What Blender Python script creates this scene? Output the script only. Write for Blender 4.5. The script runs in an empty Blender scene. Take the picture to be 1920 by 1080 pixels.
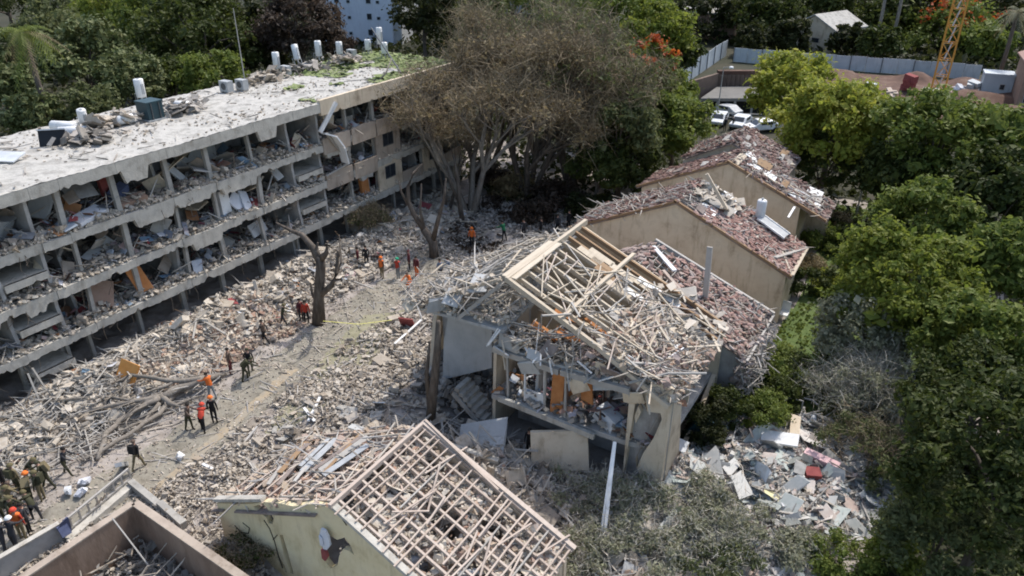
import bpy, bmesh, math, random
import numpy as np
from mathutils import Vector, Matrix
from mathutils.geometry import tessellate_polygon

R = random.Random(11)
N = np.random.default_rng(5)
SC = bpy.context.scene
COL = SC.collection

# ------------------------------------------------------------------ camera
F_PX, PITCH = 1400.0, math.atan(720 / 1400.0)
YAW = math.atan(940 / (F_PX / math.cos(PITCH)))
CAM = Vector((0, 0, 25.0))
cd = bpy.data.cameras.new("camera"); cam = bpy.data.objects.new("camera", cd); COL.objects.link(cam)
cam.location = CAM; cam.rotation_euler = (math.pi / 2 - PITCH, 0, YAW)
cd.sensor_width = 36; cd.lens = F_PX * 36 / 1920; cd.clip_start = .5; cd.clip_end = 2500
SC.camera = cam

# ------------------------------------------------------------------ sky, sun, exposure
SUN_AZ, SUN_EL = math.radians(7), math.radians(56)
w = bpy.data.worlds.new("World"); SC.world = w; w.use_nodes = True
nt = w.node_tree
sk = nt.nodes.new('ShaderNodeTexSky'); sk.sky_type = 'NISHITA'; sk.sun_disc = False
sk.sun_elevation = SUN_EL; sk.sun_rotation = SUN_AZ; sk.air_density = 1.2; sk.dust_density = 2.5
bg = nt.nodes['Background']; bg.inputs['Strength'].default_value = 0.15
nt.links.new(sk.outputs[0], bg.inputs[0])
sl = bpy.data.lights.new("sun", 'SUN'); sl.energy = 2.5; sl.angle = math.radians(.55); sl.color = (1, .955, .89)
so = bpy.data.objects.new("sun", sl); COL.objects.link(so); so.location = (0, 0, 80)
sd = Vector((math.sin(SUN_AZ) * math.cos(SUN_EL), math.cos(SUN_AZ) * math.cos(SUN_EL), math.sin(SUN_EL)))
so.rotation_euler = sd.to_track_quat('Z', 'Y').to_euler()
vs = SC.view_settings; vs.view_transform = 'Standard'; vs.look = 'None'; vs.gamma = 1; vs.exposure = 0.63
try: vs.use_curve_mapping = False
except Exception: pass
SC.render.engine = 'CYCLES'
SC.cycles.max_bounces = 6; SC.cycles.diffuse_bounces = 3; SC.cycles.transmission_bounces = 2; SC.cycles.glossy_bounces = 2
SC.cycles.pixel_filter_type = 'BLACKMAN_HARRIS'; SC.cycles.filter_width = 1.9

# ------------------------------------------------------------------ helpers: where a sight line meets a real plane
FW = Vector((-math.sin(YAW) * math.cos(PITCH), math.cos(YAW) * math.cos(PITCH), -math.sin(PITCH)))
RT = Vector((math.cos(YAW), math.sin(YAW), 0)); UP = RT.cross(FW)
def _ray(px, py): return RT * (px - 960) + FW * F_PX + UP * (540 - py)
def gz(px, py, z=0.0):
    r = _ray(px, py); return CAM + r * ((z - CAM.z) / r.z)
def gy(px, py, y):
    r = _ray(px, py); return CAM + r * ((y - CAM.y) / r.y)
def gx(px, py, x):
    r = _ray(px, py); return CAM + r * ((x - CAM.x) / r.x)
def depth(p): return (Vector(p) - CAM).dot(FW)

# ------------------------------------------------------------------ terrain height
def _h(ix, iy, s):
    n = (ix.astype(np.int64) * 374761393 + iy.astype(np.int64) * 668265263 + s * 974634777) & 0x7fffffff
    n = ((n ^ (n >> 13)) * 1274126177) & 0x7fffffff
    return ((n ^ (n >> 16)) & 0xffff) / 65535.0
def vnoise(x, y, s=0):
    x = np.asarray(x, float); y = np.asarray(y, float)
    ix = np.floor(x); iy = np.floor(y); fx = x - ix; fy = y - iy
    fx = fx * fx * (3 - 2 * fx); fy = fy * fy * (3 - 2 * fy)
    a = _h(ix, iy, s); b = _h(ix + 1, iy, s); c = _h(ix, iy + 1, s); d = _h(ix + 1, iy + 1, s)
    return (a * (1 - fx) + b * fx) * (1 - fy) + (c * (1 - fx) + d * fx) * fy
def sstep(a, b, x):
    t = np.clip((x - a) / (b - a), 0, 1); return t * t * (3 - 2 * t)
MOUNDS = [(-38.6, 18, 1.6, 6, .9), (-38.8, 27, 1.5, 6, 1.2), (-38.6, 36, 1.8, 6, 1.0), (-38.5, 45, 2, 5, .8),
          (-24.6, 24.5, 2.6, 2.4, .8), (-21.5, 21.5, 2.2, 2.5, .9), (-16.5, 23.0, 4.5, 1.9, 1.2), (-21.0, 13.4, 2.0, 1.6, 1.3),
          (-22.0, 30.5, 1.6, 3.0, 1.0), (-4.5, 30.5, 3.0, 3.0, .5), (-8.0, 28.0, 1.6, 2.2, .9), (-23.5, 36, 1.8, 4, .7),
          (-30.5, 51, 4, 5, .5), (-27.0, 20.5, 1.5, 3.5, .35)]
def rubbleness(x, y):
    x = np.asarray(x, float); y = np.asarray(y, float)
    m = sstep(-62, -55, x) * (1 - sstep(2.0, 6.0, x)) * (1 - sstep(62, 74, y))
    garden = sstep(-9, -6.5, x + .22 * np.maximum(y - 34, 0) * -0.2) * sstep(33, 36, y)
    return m * (1 - garden)
def HZ(x, y):
    x = np.asarray(x, float); y = np.asarray(y, float)
    m = rubbleness(x, y)
    road = np.exp(-((x + 29.2 + .08 * (y - 20)) / 2.4) ** 2) * (1 - sstep(38, 48, y))
    z = (vnoise(x * .45, y * .45, 1) - .5) * .5 + (vnoise(x * 1.3, y * 1.3, 2) - .5) * .36 + (vnoise(x * 3.3, y * 3.3, 3) - .5) * .14
    z = z * (1 - .8 * road) * m
    for cx, cy, rx, ry, a in MOUNDS:
        z = z + a * np.exp(-((x - cx) / rx) ** 2 - ((y - cy) / ry) ** 2)
    return z
def hz(x, y): return float(HZ(x, y))
def gterr(px, py, dz=0.0):
    p = gz(px, py, 0)
    for _ in range(4): p = gz(px, py, hz(p.x, p.y) + dz)
    return p

# ------------------------------------------------------------------ materials
MATS = {}
def mat(name, cols, rough=.88, scale=2.0, detail=6, bump=0.0, bscale=None, island=0.0, obj=0.0, trans=0.0, spec=.25, metal=0.0, stretch=None, contrast=(.3, .7), grime=0.0):
    m = bpy.data.materials.new(name); m.use_nodes = True; t = m.node_tree; n = t.nodes; L = t.links
    b = n['Principled BSDF']; b.inputs['Roughness'].default_value = rough; b.inputs['Metallic'].default_value = metal
    b.inputs['Specular IOR Level'].default_value = spec
    tc = n.new('ShaderNodeTexCoord'); src = tc.outputs['Object']
    if stretch:
        mp = n.new('ShaderNodeMapping'); mp.inputs['Scale'].default_value = stretch; L.new(src, mp.inputs[0]); src = mp.outputs[0]
    no = n.new('ShaderNodeTexNoise'); no.inputs['Scale'].default_value = scale; no.inputs['Detail'].default_value = detail; no.inputs['Roughness'].default_value = .65
    L.new(src, no.inputs['Vector'])
    mr = n.new('ShaderNodeMapRange'); mr.inputs[1].default_value = contrast[0]; mr.inputs[2].default_value = contrast[1]; L.new(no.outputs[0], mr.inputs[0])
    fac = mr.outputs[0]
    def mixin(f, other, k):
        mx = n.new('ShaderNodeMix'); mx.data_type = 'FLOAT'; mx.inputs[0].default_value = k
        L.new(f, mx.inputs[2]); L.new(other, mx.inputs[3]); return mx.outputs[0]
    if island: 
        g = n.new('ShaderNodeNewGeometry'); fac = mixin(fac, g.outputs['Random Per Island'], island)
    if obj:
        o = n.new('ShaderNodeObjectInfo'); fac = mixin(fac, o.outputs['Random'], obj)
    r = n.new('ShaderNodeValToRGB'); e = r.color_ramp.elements
    while len(e) < len(cols): e.new(.5)
    for i, c in enumerate(cols): e[i].position = i / (len(cols) - 1) if len(cols) > 1 else 0; e[i].color = (*c, 1)
    L.new(fac, r.inputs[0]); colour = r.outputs[0]
    if grime:
        g_ = n.new('ShaderNodeNewGeometry'); mp2 = n.new('ShaderNodeMapping'); mp2.inputs['Scale'].default_value = (1.6, 1.6, .3); L.new(g_.outputs['Position'], mp2.inputs[0])
        n2 = n.new('ShaderNodeTexNoise'); n2.inputs['Scale'].default_value = 1.1; n2.inputs['Detail'].default_value = 10; n2.inputs['Roughness'].default_value = .7; L.new(mp2.outputs[0], n2.inputs['Vector'])
        m2 = n.new('ShaderNodeMapRange'); m2.inputs[1].default_value = .52; m2.inputs[2].default_value = .72; m2.inputs[4].default_value = grime; L.new(n2.outputs[0], m2.inputs[0])
        mc = n.new('ShaderNodeMix'); mc.data_type = 'RGBA'; mc.blend_type = 'MULTIPLY'; L.new(m2.outputs[0], mc.inputs[0]); L.new(colour, mc.inputs[6]); mc.inputs[7].default_value = (.42, .37, .31, 1); colour = mc.outputs[2]
    L.new(colour, b.inputs['Base Color'])
    if bump:
        bn = n.new('ShaderNodeTexNoise'); bn.inputs['Scale'].default_value = bscale or scale * 4; bn.inputs['Detail'].default_value = 8
        L.new(src, bn.inputs['Vector'])
        bu = n.new('ShaderNodeBump'); bu.inputs['Strength'].default_value = bump; bu.inputs['Distance'].default_value = .05
        L.new(bn.outputs[0], bu.inputs['Height']); L.new(bu.outputs[0], b.inputs['Normal'])
    if trans:
        tr = n.new('ShaderNodeBsdfTranslucent'); L.new(r.outputs[0], tr.inputs[0])
        ms = n.new('ShaderNodeMixShader'); ms.inputs[0].default_value = trans
        L.new(b.outputs[0], ms.inputs[1]); L.new(tr.outputs[0], ms.inputs[2]); L.new(ms.outputs[0], n['Material Output'].inputs[0])
    MATS[name] = m
    return m
def lf(name, a, b, c, trans=.42): return mat(name, [a, b, c], rough=.6, scale=.35, island=.55, trans=trans, spec=.3)
mat('terrain', [(.13, .11, .095), (.26, .228, .20), (.34, .305, .275), (.23, .20, .17), (.31, .27, .235)], scale=.7, detail=14, bump=.6, bscale=9, contrast=(.25, .75))
mat('earth', [(.022, .028, .013), (.035, .035, .02), (.055, .048, .03)], scale=.12, bump=.3, bscale=4)
mat('road_dust', [(.13, .118, .092), (.215, .195, .158), (.27, .25, .205), (.18, .162, .13)], scale=1.3, detail=12, bump=.3, bscale=14)
mat('sand_strip', [(.27, .23, .175), (.34, .275, .19), (.29, .26, .21), (.36, .30, .21)], scale=1.4, bump=.2, bscale=15)
mat('dry_grass', [(.19, .18, .115), (.26, .245, .165), (.29, .265, .20)], scale=1.4, bump=.4, bscale=20)
mat('lawn', [(.05, .075, .022), (.085, .125, .035), (.12, .15, .05)], scale=1.2, bump=.4, bscale=24)
mat('red_soil', [(.075, .042, .032), (.11, .062, .045), (.17, .115, .085)], scale=.5, bump=.4, bscale=6)
mat('roof_dust', [(0.123, 0.119, 0.110), (0.352, 0.339, 0.308), (0.458, 0.440, 0.405), (0.290, 0.277, 0.251), (0.493, 0.475, 0.440)], scale=.75, detail=12, bump=.6, bscale=9, contrast=(.28, .7))
mat('concrete', [(.24, .23, .21), (.36, .345, .315), (.44, .42, .38)], grime=0.6, scale=1.1, detail=10, bump=.35, bscale=9)
mat('concrete_edge', [(.33, .31, .27), (.46, .435, .385), (.54, .51, .45)], grime=0.6, scale=1.6, detail=10, bump=.4, bscale=12)
mat('plaster_inner', [(0.213, 0.200, 0.188), (0.375, 0.362, 0.344), (0.500, 0.488, 0.469)], grime=0.6, scale=.6, detail=9, bump=.2, bscale=8)
mat('plaster_cream', [(0.508, 0.412, 0.244), (0.659, 0.556, 0.345), (0.702, 0.603, 0.391), (0.605, 0.515, 0.340)], grime=0.45, scale=.8, detail=12, bump=.15, bscale=14)
mat('plaster_tan', [(.38, .305, .225), (.56, .465, .345), (.61, .52, .395), (.50, .42, .315)], grime=0.75, scale=.7, detail=12, bump=.2, bscale=12)
mat('plaster_pink', [(.30, .245, .20), (.39, .325, .265), (.43, .365, .30)], grime=0.7, scale=.8, detail=9, bump=.2, bscale=10)
mat('plaster_grey', [(.36, .365, .36), (.43, .435, .43), (.48, .48, .475)], grime=0.5, scale=.7, detail=8, bump=.1, bscale=12)
mat('plaster_white', [(.50, .54, .61), (.58, .62, .69), (.62, .66, .72)], grime=0.25, scale=.25)
mat('brown_render', [(.17, .115, .085), (.25, .175, .13), (.31, .225, .17)], grime=0.6, scale=.8, detail=9, bump=.25, bscale=10, stretch=(1, 1, .4))
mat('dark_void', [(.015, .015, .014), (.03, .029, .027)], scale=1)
mat('glass_dark', [(.02, .024, .03), (.04, .046, .055)], rough=.15, spec=.5, scale=2)
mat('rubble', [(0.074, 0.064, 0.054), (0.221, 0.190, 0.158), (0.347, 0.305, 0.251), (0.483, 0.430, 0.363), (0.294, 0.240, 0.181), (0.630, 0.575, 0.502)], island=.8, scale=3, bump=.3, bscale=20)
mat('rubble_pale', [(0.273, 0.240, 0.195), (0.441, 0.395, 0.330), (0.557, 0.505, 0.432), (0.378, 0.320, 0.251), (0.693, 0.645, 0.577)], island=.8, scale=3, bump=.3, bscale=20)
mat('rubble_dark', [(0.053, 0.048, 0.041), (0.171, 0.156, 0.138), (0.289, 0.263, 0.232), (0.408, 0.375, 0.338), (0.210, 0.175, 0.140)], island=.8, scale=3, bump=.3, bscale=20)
mat('rubble_warm', [(.20, .155, .12), (.36, .28, .21), (.50, .42, .33), (.30, .18, .13), (.58, .53, .47)], island=.8, scale=3, bump=.3, bscale=20)
mat('rubble_mixed', [(.30, .32, .32), (.50, .49, .46), (.20, .195, .18), (.34, .385, .365), (.58, .565, .53), (.40, .31, .27), (.26, .26, .235)], island=.9, scale=3)
mat('oddments', [(.045, .06, .12), (.30, .06, .045), (.60, .60, .62), (.10, .17, .24), (.42, .20, .09), (.03, .03, .035), (.52, .55, .60), (.32, .19, .15)], island=.96, scale=3)
mat('timber_new', [(.36, .30, .225), (.50, .43, .335), (.60, .535, .44)], island=.3, obj=.4, scale=2.5, stretch=(3, .4, 3), bump=.15)
mat('timber_pink', [(.30, .24, .195), (.45, .37, .31), (.55, .475, .41)], island=.3, obj=.4, scale=2.5, stretch=(3, .4, 3), bump=.15)
mat('timber_brown', [(.17, .105, .06), (.26, .17, .10), (.34, .24, .15)], island=.3, obj=.4, scale=2.5, stretch=(.4, 3, 3), bump=.15)
mat('timber_grey', [(.22, .205, .185), (.36, .34, .31), (.48, .46, .43)], island=.5, obj=.3, scale=2.5, bump=.15)
mat('sticks', [(.17, .15, .13), (.36, .32, .27), (.48, .43, .365), (.27, .26, .25), (.56, .53, .48)], island=.85, scale=3)
mat('tile_red', [(.19, .10, .082), (.29, .175, .145), (.36, .245, .21), (.44, .365, .33)], island=.5, obj=.6, scale=4, bump=.15)
mat('tile_dusty', [(.20, .12, .095), (.30, .215, .185), (.40, .335, .30), (.47, .42, .385)], island=.6, obj=.6, scale=4, bump=.15)
mat('tile_dark', [(.11, .062, .05), (.19, .115, .095), (.26, .18, .155), (.36, .31, .28)], island=.6, obj=.6, scale=4, bump=.15)
mat('roof_felt', [(.12, .095, .085), (.22, .18, .16), (.31, .265, .24)], scale=1.6, bump=.3)
mat('orange_wood', [(.36, .145, .05), (.45, .19, .07), (.50, .235, .10)], scale=2)
mat('brown_board', [(.22, .14, .10), (.30, .20, .15), (.36, .26, .20)], scale=1.5, obj=.4)
mat('white_paint', [(.60, .60, .585), (.74, .74, .73), (.80, .80, .79)], grime=0.45, rough=.5, scale=1.2, spec=.4)
mat('grey_metal', [(.26, .27, .275), (.36, .37, .375), (.42, .43, .43)], rough=.5, scale=2, spec=.5)
mat('dark_metal', [(.04, .045, .05), (.075, .08, .085)], rough=.5, scale=2, spec=.5)
mat('pale_metal', [(.42, .44, .46), (.55, .57, .59), (.62, .64, .66)], grime=0.4, rough=.5, scale=1, spec=.5)
mat('site_grey', [(.13, .125, .115), (.19, .18, .165)], scale=.6)
mat('pile_brown', [(.13, .095, .075), (.20, .145, .115)], scale=.6)
mat('hoarding', [(.34, .38, .41), (.45, .49, .52), (.54, .58, .60)], grime=0.5, rough=.55, scale=.5, obj=.45, spec=.4)
mat('crane_yellow', [(.60, .27, .045), (.68, .33, .065)], rough=.5, scale=1, spec=.4)
mat('teal_plastic', [(.012, .035, .045), (.02, .055, .07)], rough=.45, scale=1, spec=.4)
mat('black_panel', [(.012, .013, .016), (.02, .021, .025)], rough=.4, scale=1)
mat('orange_cloth', [(.62, .27, .07), (.72, .36, .12)], scale=2)
mat('fabric_white', [(.55, .56, .60), (.68, .69, .72)], scale=2)
mat('fabric_blue', [(.06, .075, .14), (.12, .14, .23)], scale=3)
mat('fabric_red', [(.20, .05, .05), (.30, .09, .08)], scale=3)
mat('fabric_pink', [(.66, .42, .43), (.74, .52, .52)], scale=3)
mat('fabric_yellow', [(.60, .55, .30), (.70, .66, .42)], scale=3)
mat('tape_yellow', [(.62, .58, .16), (.68, .64, .22)], scale=3)
mat('bark', [(.055, .045, .036), (.11, .09, .073), (.17, .145, .12)], scale=3, stretch=(2, 2, .4), bump=.5)
mat('bark_pale', [(0.136, 0.117, 0.098), (0.216, 0.191, 0.161), (0.288, 0.257, 0.225)], scale=3, stretch=(2, 2, .5), bump=.4)
mat('twig_brown', [(0.138, 0.107, 0.066), (0.224, 0.176, 0.113), (0.310, 0.250, 0.168)], island=.8, scale=.5)
mat('twig_pale', [(.24, .22, .175), (.37, .345, .285), (.50, .47, .405)], island=.8, scale=.5)
lf('leaf_mid', (0.0783, 0.1164, 0.0221), (0.144, 0.1839, 0.0347), (0.2222, 0.2439, 0.0521))
lf('leaf_dark', (0.0324, 0.0495, 0.0117), (0.0607, 0.0795, 0.0175), (0.0972, 0.1125, 0.0234))
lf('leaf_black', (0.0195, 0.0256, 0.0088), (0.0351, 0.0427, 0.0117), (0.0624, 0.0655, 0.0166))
lf('leaf_bright', (0.1095, 0.1536, 0.0222), (0.1825, 0.2203, 0.0361), (0.2738, 0.2804, 0.0554), .5)
lf('leaf_willow', (0.1804, 0.2204, 0.0298), (0.2867, 0.3173, 0.0478), (0.4034, 0.3616, 0.0746), .5)
lf('leaf_olive', (0.0759, 0.0949, 0.0363), (0.1234, 0.1424, 0.0545), (0.1898, 0.1993, 0.0871))
lf('leaf_pine', (0.0628, 0.0898, 0.0315), (0.1167, 0.1392, 0.0471), (0.1907, 0.1907, 0.0785), .2)
lf('leaf_brown', (0.1615, 0.126, 0.0638), (0.2375, 0.189, 0.102), (0.3135, 0.2565, 0.1445))
lf('leaf_maroon', (0.0352, 0.0288, 0.0192), (0.0672, 0.048, 0.0352), (0.0992, 0.0736, 0.0528))
lf('leaf_grey', (0.18, 0.1898, 0.1125), (0.276, 0.2818, 0.1812), (0.384, 0.3737, 0.275))
lf('flower_red', (.32, .05, .015), (.42, .09, .02), (.5, .16, .03))
mat('skin', [(.36, .21, .15), (.42, .26, .19)], rough=.6, scale=4)
for nm, c in dict(cloth_olive=(.055, .055, .03), cloth_khaki=(.20, .165, .095), cloth_black=(.015, .015, .017), cloth_dark=(.04, .04, .045), cloth_orange=(.75, .17, .035), cloth_red=(.50, .06, .035), cloth_maroon=(.12, .03, .035),
                  cloth_grey=(.22, .24, .25), cloth_brown=(.12, .085, .065), cloth_green=(.02, .16, .07), cloth_white=(.7, .7, .7), cloth_blue=(.16, .2, .27), hair=(.015, .012, .01), helmet_white=(.75, .75, .74), helmet_orange=(.8, .2, .04), helmet_red=(.6, .07, .04), helmet_green=(.03, .35, .2), helmet_olive=(.13, .11, .055), boot=(.03, .025, .02)).items():
    mat(nm, [tuple(v * .8 for v in c), c], rough=.75, scale=6)

# ------------------------------------------------------------------ object helpers
WL = {}
def tag(o, label, cat=None, group=None, kind=None):
    if label: o['label'] = label
    if cat: o['category'] = cat
    if group: o['group'] = group
    if kind: o['kind'] = kind
    return o
def thing(name, label, cat, loc=(0, 0, 0), group=None, rz=0.0):
    o = bpy.data.objects.new(name, None); o.empty_display_size = .3; COL.objects.link(o)
    o.location = loc; o.rotation_euler.z = rz; WL[o.name] = Vector(loc)
    return tag(o, label, cat, group)
def link(name, me, parent=None, loc=(0, 0, 0), rot=None):
    o = bpy.data.objects.new(name, me); COL.objects.link(o); o.location = loc
    if rot is not None: o.rotation_euler = rot
    if parent is not None: o.parent = parent; WL[o.name] = WL.get(parent.name, Vector())
    return o
def np_mesh(name, V, Q, mats, smooth=False, midx=None):
    V = np.ascontiguousarray(V, np.float32); Q = np.ascontiguousarray(Q, np.int32); k = Q.shape[1]
    me = bpy.data.meshes.new(name)
    me.vertices.add(len(V)); me.vertices.foreach_set('co', V.ravel())
    me.loops.add(Q.size); me.loops.foreach_set('vertex_index', Q.ravel())
    me.polygons.add(len(Q)); me.polygons.foreach_set('loop_start', np.arange(0, Q.size, k, dtype=np.int32))
    for m in (mats if isinstance(mats, (list, tuple)) else [mats]): me.materials.append(MATS[m])
    if midx is not None: me.polygons.foreach_set('material_index', np.asarray(midx, np.int32))
    me.polygons.foreach_set('use_smooth', np.full(len(Q), smooth, bool))
    me.update(calc_edges=True)
    return me
class MB:
    def __init__(s): s.v = []; s.f = []
    def add(s, vs, fs):
        b = len(s.v); s.v += [tuple(v) for v in vs]; s.f += [tuple(i + b for i in f) for f in fs]; return s
    BOXF = [(0, 3, 2, 1), (4, 5, 6, 7), (0, 1, 5, 4), (1, 2, 6, 5), (2, 3, 7, 6), (3, 0, 4, 7)]
    def box(s, x0, x1, y0, y1, z0, z1):
        return s.add([(x0, y0, z0), (x1, y0, z0), (x1, y1, z0), (x0, y1, z0), (x0, y0, z1), (x1, y0, z1), (x1, y1, z1), (x0, y1, z1)], s.BOXF)
    def obox(s, c, sz, M, j=0.0):
        vs = []
        for a, b, d in [(-1, -1, -1), (1, -1, -1), (1, 1, -1), (-1, 1, -1), (-1, -1, 1), (1, -1, 1), (1, 1, 1), (-1, 1, 1)]:
            p = Vector((a * sz[0] / 2 * (1 + R.uniform(-j, j)), b * sz[1] / 2 * (1 + R.uniform(-j, j)), d * sz[2] / 2 * (1 + R.uniform(-j, j))))
            vs.append(Vector(c) + M @ p)
        return s.add(vs, s.BOXF)
    def bar(s, p, q, w, h=None, up=(0, 0, 1)):
        p = Vector(p); q = Vector(q); h = h or w; d = q - p
        if d.length < 1e-4: return s
        x = d.normalized(); u = Vector(up)
        if abs(x.dot(u)) > .98: u = Vector((1, 0, 0))
        y = u.cross(x).normalized(); z = x.cross(y)
        vs = []
        for e in (p, q):
            for a, b in ((-1, -1), (1, -1), (1, 1), (-1, 1)): vs.append(e + y * (a * w / 2) + z * (b * h / 2))
        return s.add(vs, [(0, 3, 2, 1), (4, 5, 6, 7), (0, 1, 5, 4), (1, 2, 6, 5), (2, 3, 7, 6), (3, 0, 4, 7)])
    def tube(s, pts, rad, n=6, cap=True):
        pts = [Vector(p) for p in pts]; rings = []; b = len(s.v)
        for i, p in enumerate(pts):
            d = (pts[min(i + 1, len(pts) - 1)] - pts[max(i - 1, 0)]).normalized()
            u = Vector((0, 0, 1)) if abs(d.z) < .9 else Vector((1, 0, 0))
            y = u.cross(d).normalized(); z = d.cross(y); r = rad[i] if hasattr(rad, '__len__') else rad
            for k in range(n):
                a = 2 * math.pi * k / n; s.v.append(tuple(p + y * (r * math.cos(a)) + z * (r * math.sin(a))))
        for i in range(len(pts) - 1):
            for k in range(n):
                a = b + i * n + k; c = b + i * n + (k + 1) % n
                s.f.append((a, c, c + n, a + n))
        if cap:
            s.f.append(tuple(b + k for k in range(n))[::-1]); s.f.append(tuple(b + (len(pts) - 1) * n + k for k in range(n)))
        return s
    def prism(s, outer, holes=(), axis='y', a=0.0, b=.2):
        """outline in 2D (u,v) extruded along an axis from a to b, holes allowed"""
        def P(u, v, t):
            return (u, t, v) if axis == 'y' else ((t, u, v) if axis == 'x' else (u, v, t))
        loops = [list(outer)] + [list(h) for h in holes]
        flat = [p for l in loops for p in l]
        tris = tessellate_polygon([[Vector((u, v, 0)) for u, v in l] for l in loops])
        k = len(flat); vs = [P(u, v, a) for u, v in flat] + [P(u, v, b) for u, v in flat]
        fs = [tuple(t) for t in tris] + [tuple(i + k for i in reversed(t)) for t in tris]
        o = 0
        for l in loops:
            m = len(l)
            for i in range(m):
                j = (i + 1) % m; fs.append((o + i, o + j, o + j + k, o + i + k))
            o += m
        return s.add(vs, fs)
    def sphere(s, c, r, n=8, m=6, sx=1, sy=1, sz=1, z0=-1.0):
        b = len(s.v); th0 = math.acos(max(-1, min(1, z0)))
        for i in range(m + 1):
            th = th0 * i / m
            for k in range(n):
                a = 2 * math.pi * k / n
                s.v.append((c[0] + r * sx * math.sin(th) * math.cos(a), c[1] + r * sy * math.sin(th) * math.sin(a), c[2] + r * sz * math.cos(th)))
        for i in range(m):
            for k in range(n):
                p = b + i * n + k; q = b + i * n + (k + 1) % n
                s.f.append((p, p + n, q + n, q))
        return s
    def mesh(s, name, m, off=Vector(), smooth=False):
        me = bpy.data.meshes.new(name)
        me.from_pydata([(x - off.x, y - off.y, z - off.z) for x, y, z in s.v], [], s.f)
        for mm in (m if isinstance(m, (list, tuple)) else [m]): me.materials.append(MATS[mm])
        bm = bmesh.new(); bm.from_mesh(me); bmesh.ops.recalc_face_normals(bm, faces=bm.faces); bm.to_mesh(me); bm.free()
        if smooth: me.polygons.foreach_set('use_smooth', np.ones(len(me.polygons), bool))
        return me
    def build(s, name, m, parent=None, smooth=False, label=None):
        """vertices are world coordinates; the part hangs from its parent's base"""
        off = WL[parent.name] if parent is not None else Vector()
        o = link(name, s.mesh(name, m, off, smooth), parent)
        if label: o['label'] = label
        return o
    def top(s, name, m, label, cat, group=None, smooth=False, kind=None):
        """a thing of its own that is one mesh, origin at its base"""
        xs = [v[0] for v in s.v]; ys = [v[1] for v in s.v]; z = min(v[2] for v in s.v)
        c = Vector(((min(xs) + max(xs)) / 2, (min(ys) + max(ys)) / 2, z))
        o = link(name, s.mesh(name, m, c, smooth), None, c); WL[o.name] = c
        return tag(o, label, cat, group, kind)
def rotm(rng=R, flat=0.0):
    if flat: return (Matrix.Rotation(rng.uniform(0, 6.28), 3, 'Z') @ Matrix.Rotation(rng.gauss(0, flat), 3, 'X') @ Matrix.Rotation(rng.gauss(0, flat), 3, 'Y'))
    return Matrix.Rotation(rng.uniform(0, 6.28), 3, 'Z') @ Matrix.Rotation(rng.uniform(0, 6.28), 3, 'X')

UB = np.array([(-1, -1, -1), (1, -1, -1), (1, 1, -1), (-1, 1, -1), (-1, -1, 1), (1, -1, 1), (1, 1, 1), (-1, 1, 1)], float) * .5
UF = np.array(MB.BOXF)
def rot_np(n, flat):
    """random rotations: any heading, tilt of the given spread"""
    a = N.uniform(0, 2 * np.pi, n); bx = N.normal(0, flat, n); c = N.normal(0, flat, n)
    ca, sa, cb, sb, cc, sc = np.cos(a), np.sin(a), np.cos(bx), np.sin(bx), np.cos(c), np.sin(c)
    Z = np.zeros((n, 3, 3)); Z[:, 0, 0] = ca; Z[:, 0, 1] = -sa; Z[:, 1, 0] = sa; Z[:, 1, 1] = ca; Z[:, 2, 2] = 1
    X = np.zeros((n, 3, 3)); X[:, 0, 0] = 1; X[:, 1, 1] = cb; X[:, 1, 2] = -sb; X[:, 2, 1] = sb; X[:, 2, 2] = cb
    Y = np.zeros((n, 3, 3)); Y[:, 0, 0] = cc; Y[:, 0, 2] = sc; Y[:, 1, 1] = 1; Y[:, 2, 0] = -sc; Y[:, 2, 2] = cc
    return Z @ X @ Y
def pieces(P, S, flat=.5, jit=.36, Rm=None):
    n = len(P); V = UB[None] * (1 + N.uniform(-jit, jit, (n, 8, 3))) * S[:, None, :]
    Rm = rot_np(n, flat) if Rm is None else Rm
    V = np.einsum('nij,nkj->nki', Rm, V) + P[:, None, :]
    Q = (UF[None] + (np.arange(n) * 8)[:, None, None]).reshape(-1, 4)
    return V.reshape(-1, 3), Q
def sizes(n, kind, k=1.0):
    s = np.exp(np.clip(N.normal(0, .5, n), -1.2, .95)) * k
    if kind == 'chunk': return np.stack([s * .24, s * .17, s * .11], 1) * N.uniform(.6, 1.4, (n, 3))
    if kind == 'slab': return np.stack([s * .55, s * .40, s * .05 + .03], 1) * N.uniform(.6, 1.4, (n, 3))
    if kind == 'stick': return np.stack([s * 1.2, np.full(n, .045), np.full(n, .04)], 1) * N.uniform(.6, 1.5, (n, 3))
    if kind == 'sheet': return np.stack([s * .7, s * .45, np.full(n, .025)], 1) * N.uniform(.6, 1.4, (n, 3))
def stuff(name, P, kind, m, label=None, cat=None, k=1.0, flat=.5, parent=None, group=None):
    P = np.asarray(P, float); V, Q = pieces(P, sizes(len(P), kind, k), flat)
    off = np.array(WL[parent.name]) if parent is not None else np.zeros(3)
    o = link(name, np_mesh(name, V - off, Q, m), parent)
    o['kind'] = 'stuff'
    if parent is None: tag(o, label, cat, group)
    return o
def in_poly(x, y, poly):
    x = np.asarray(x); y = np.asarray(y); c = np.zeros(x.shape, bool); j = len(poly) - 1
    for i in range(len(poly)):
        xi, yi = poly[i]; xj, yj = poly[j]
        c ^= ((yi > y) != (yj > y)) & (x < (xj - xi) * (y - yi) / (yj - yi + 1e-12) + xi); j = i
    return c
HOUSES = []      # ground footprints kept clear of loose rubble
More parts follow.
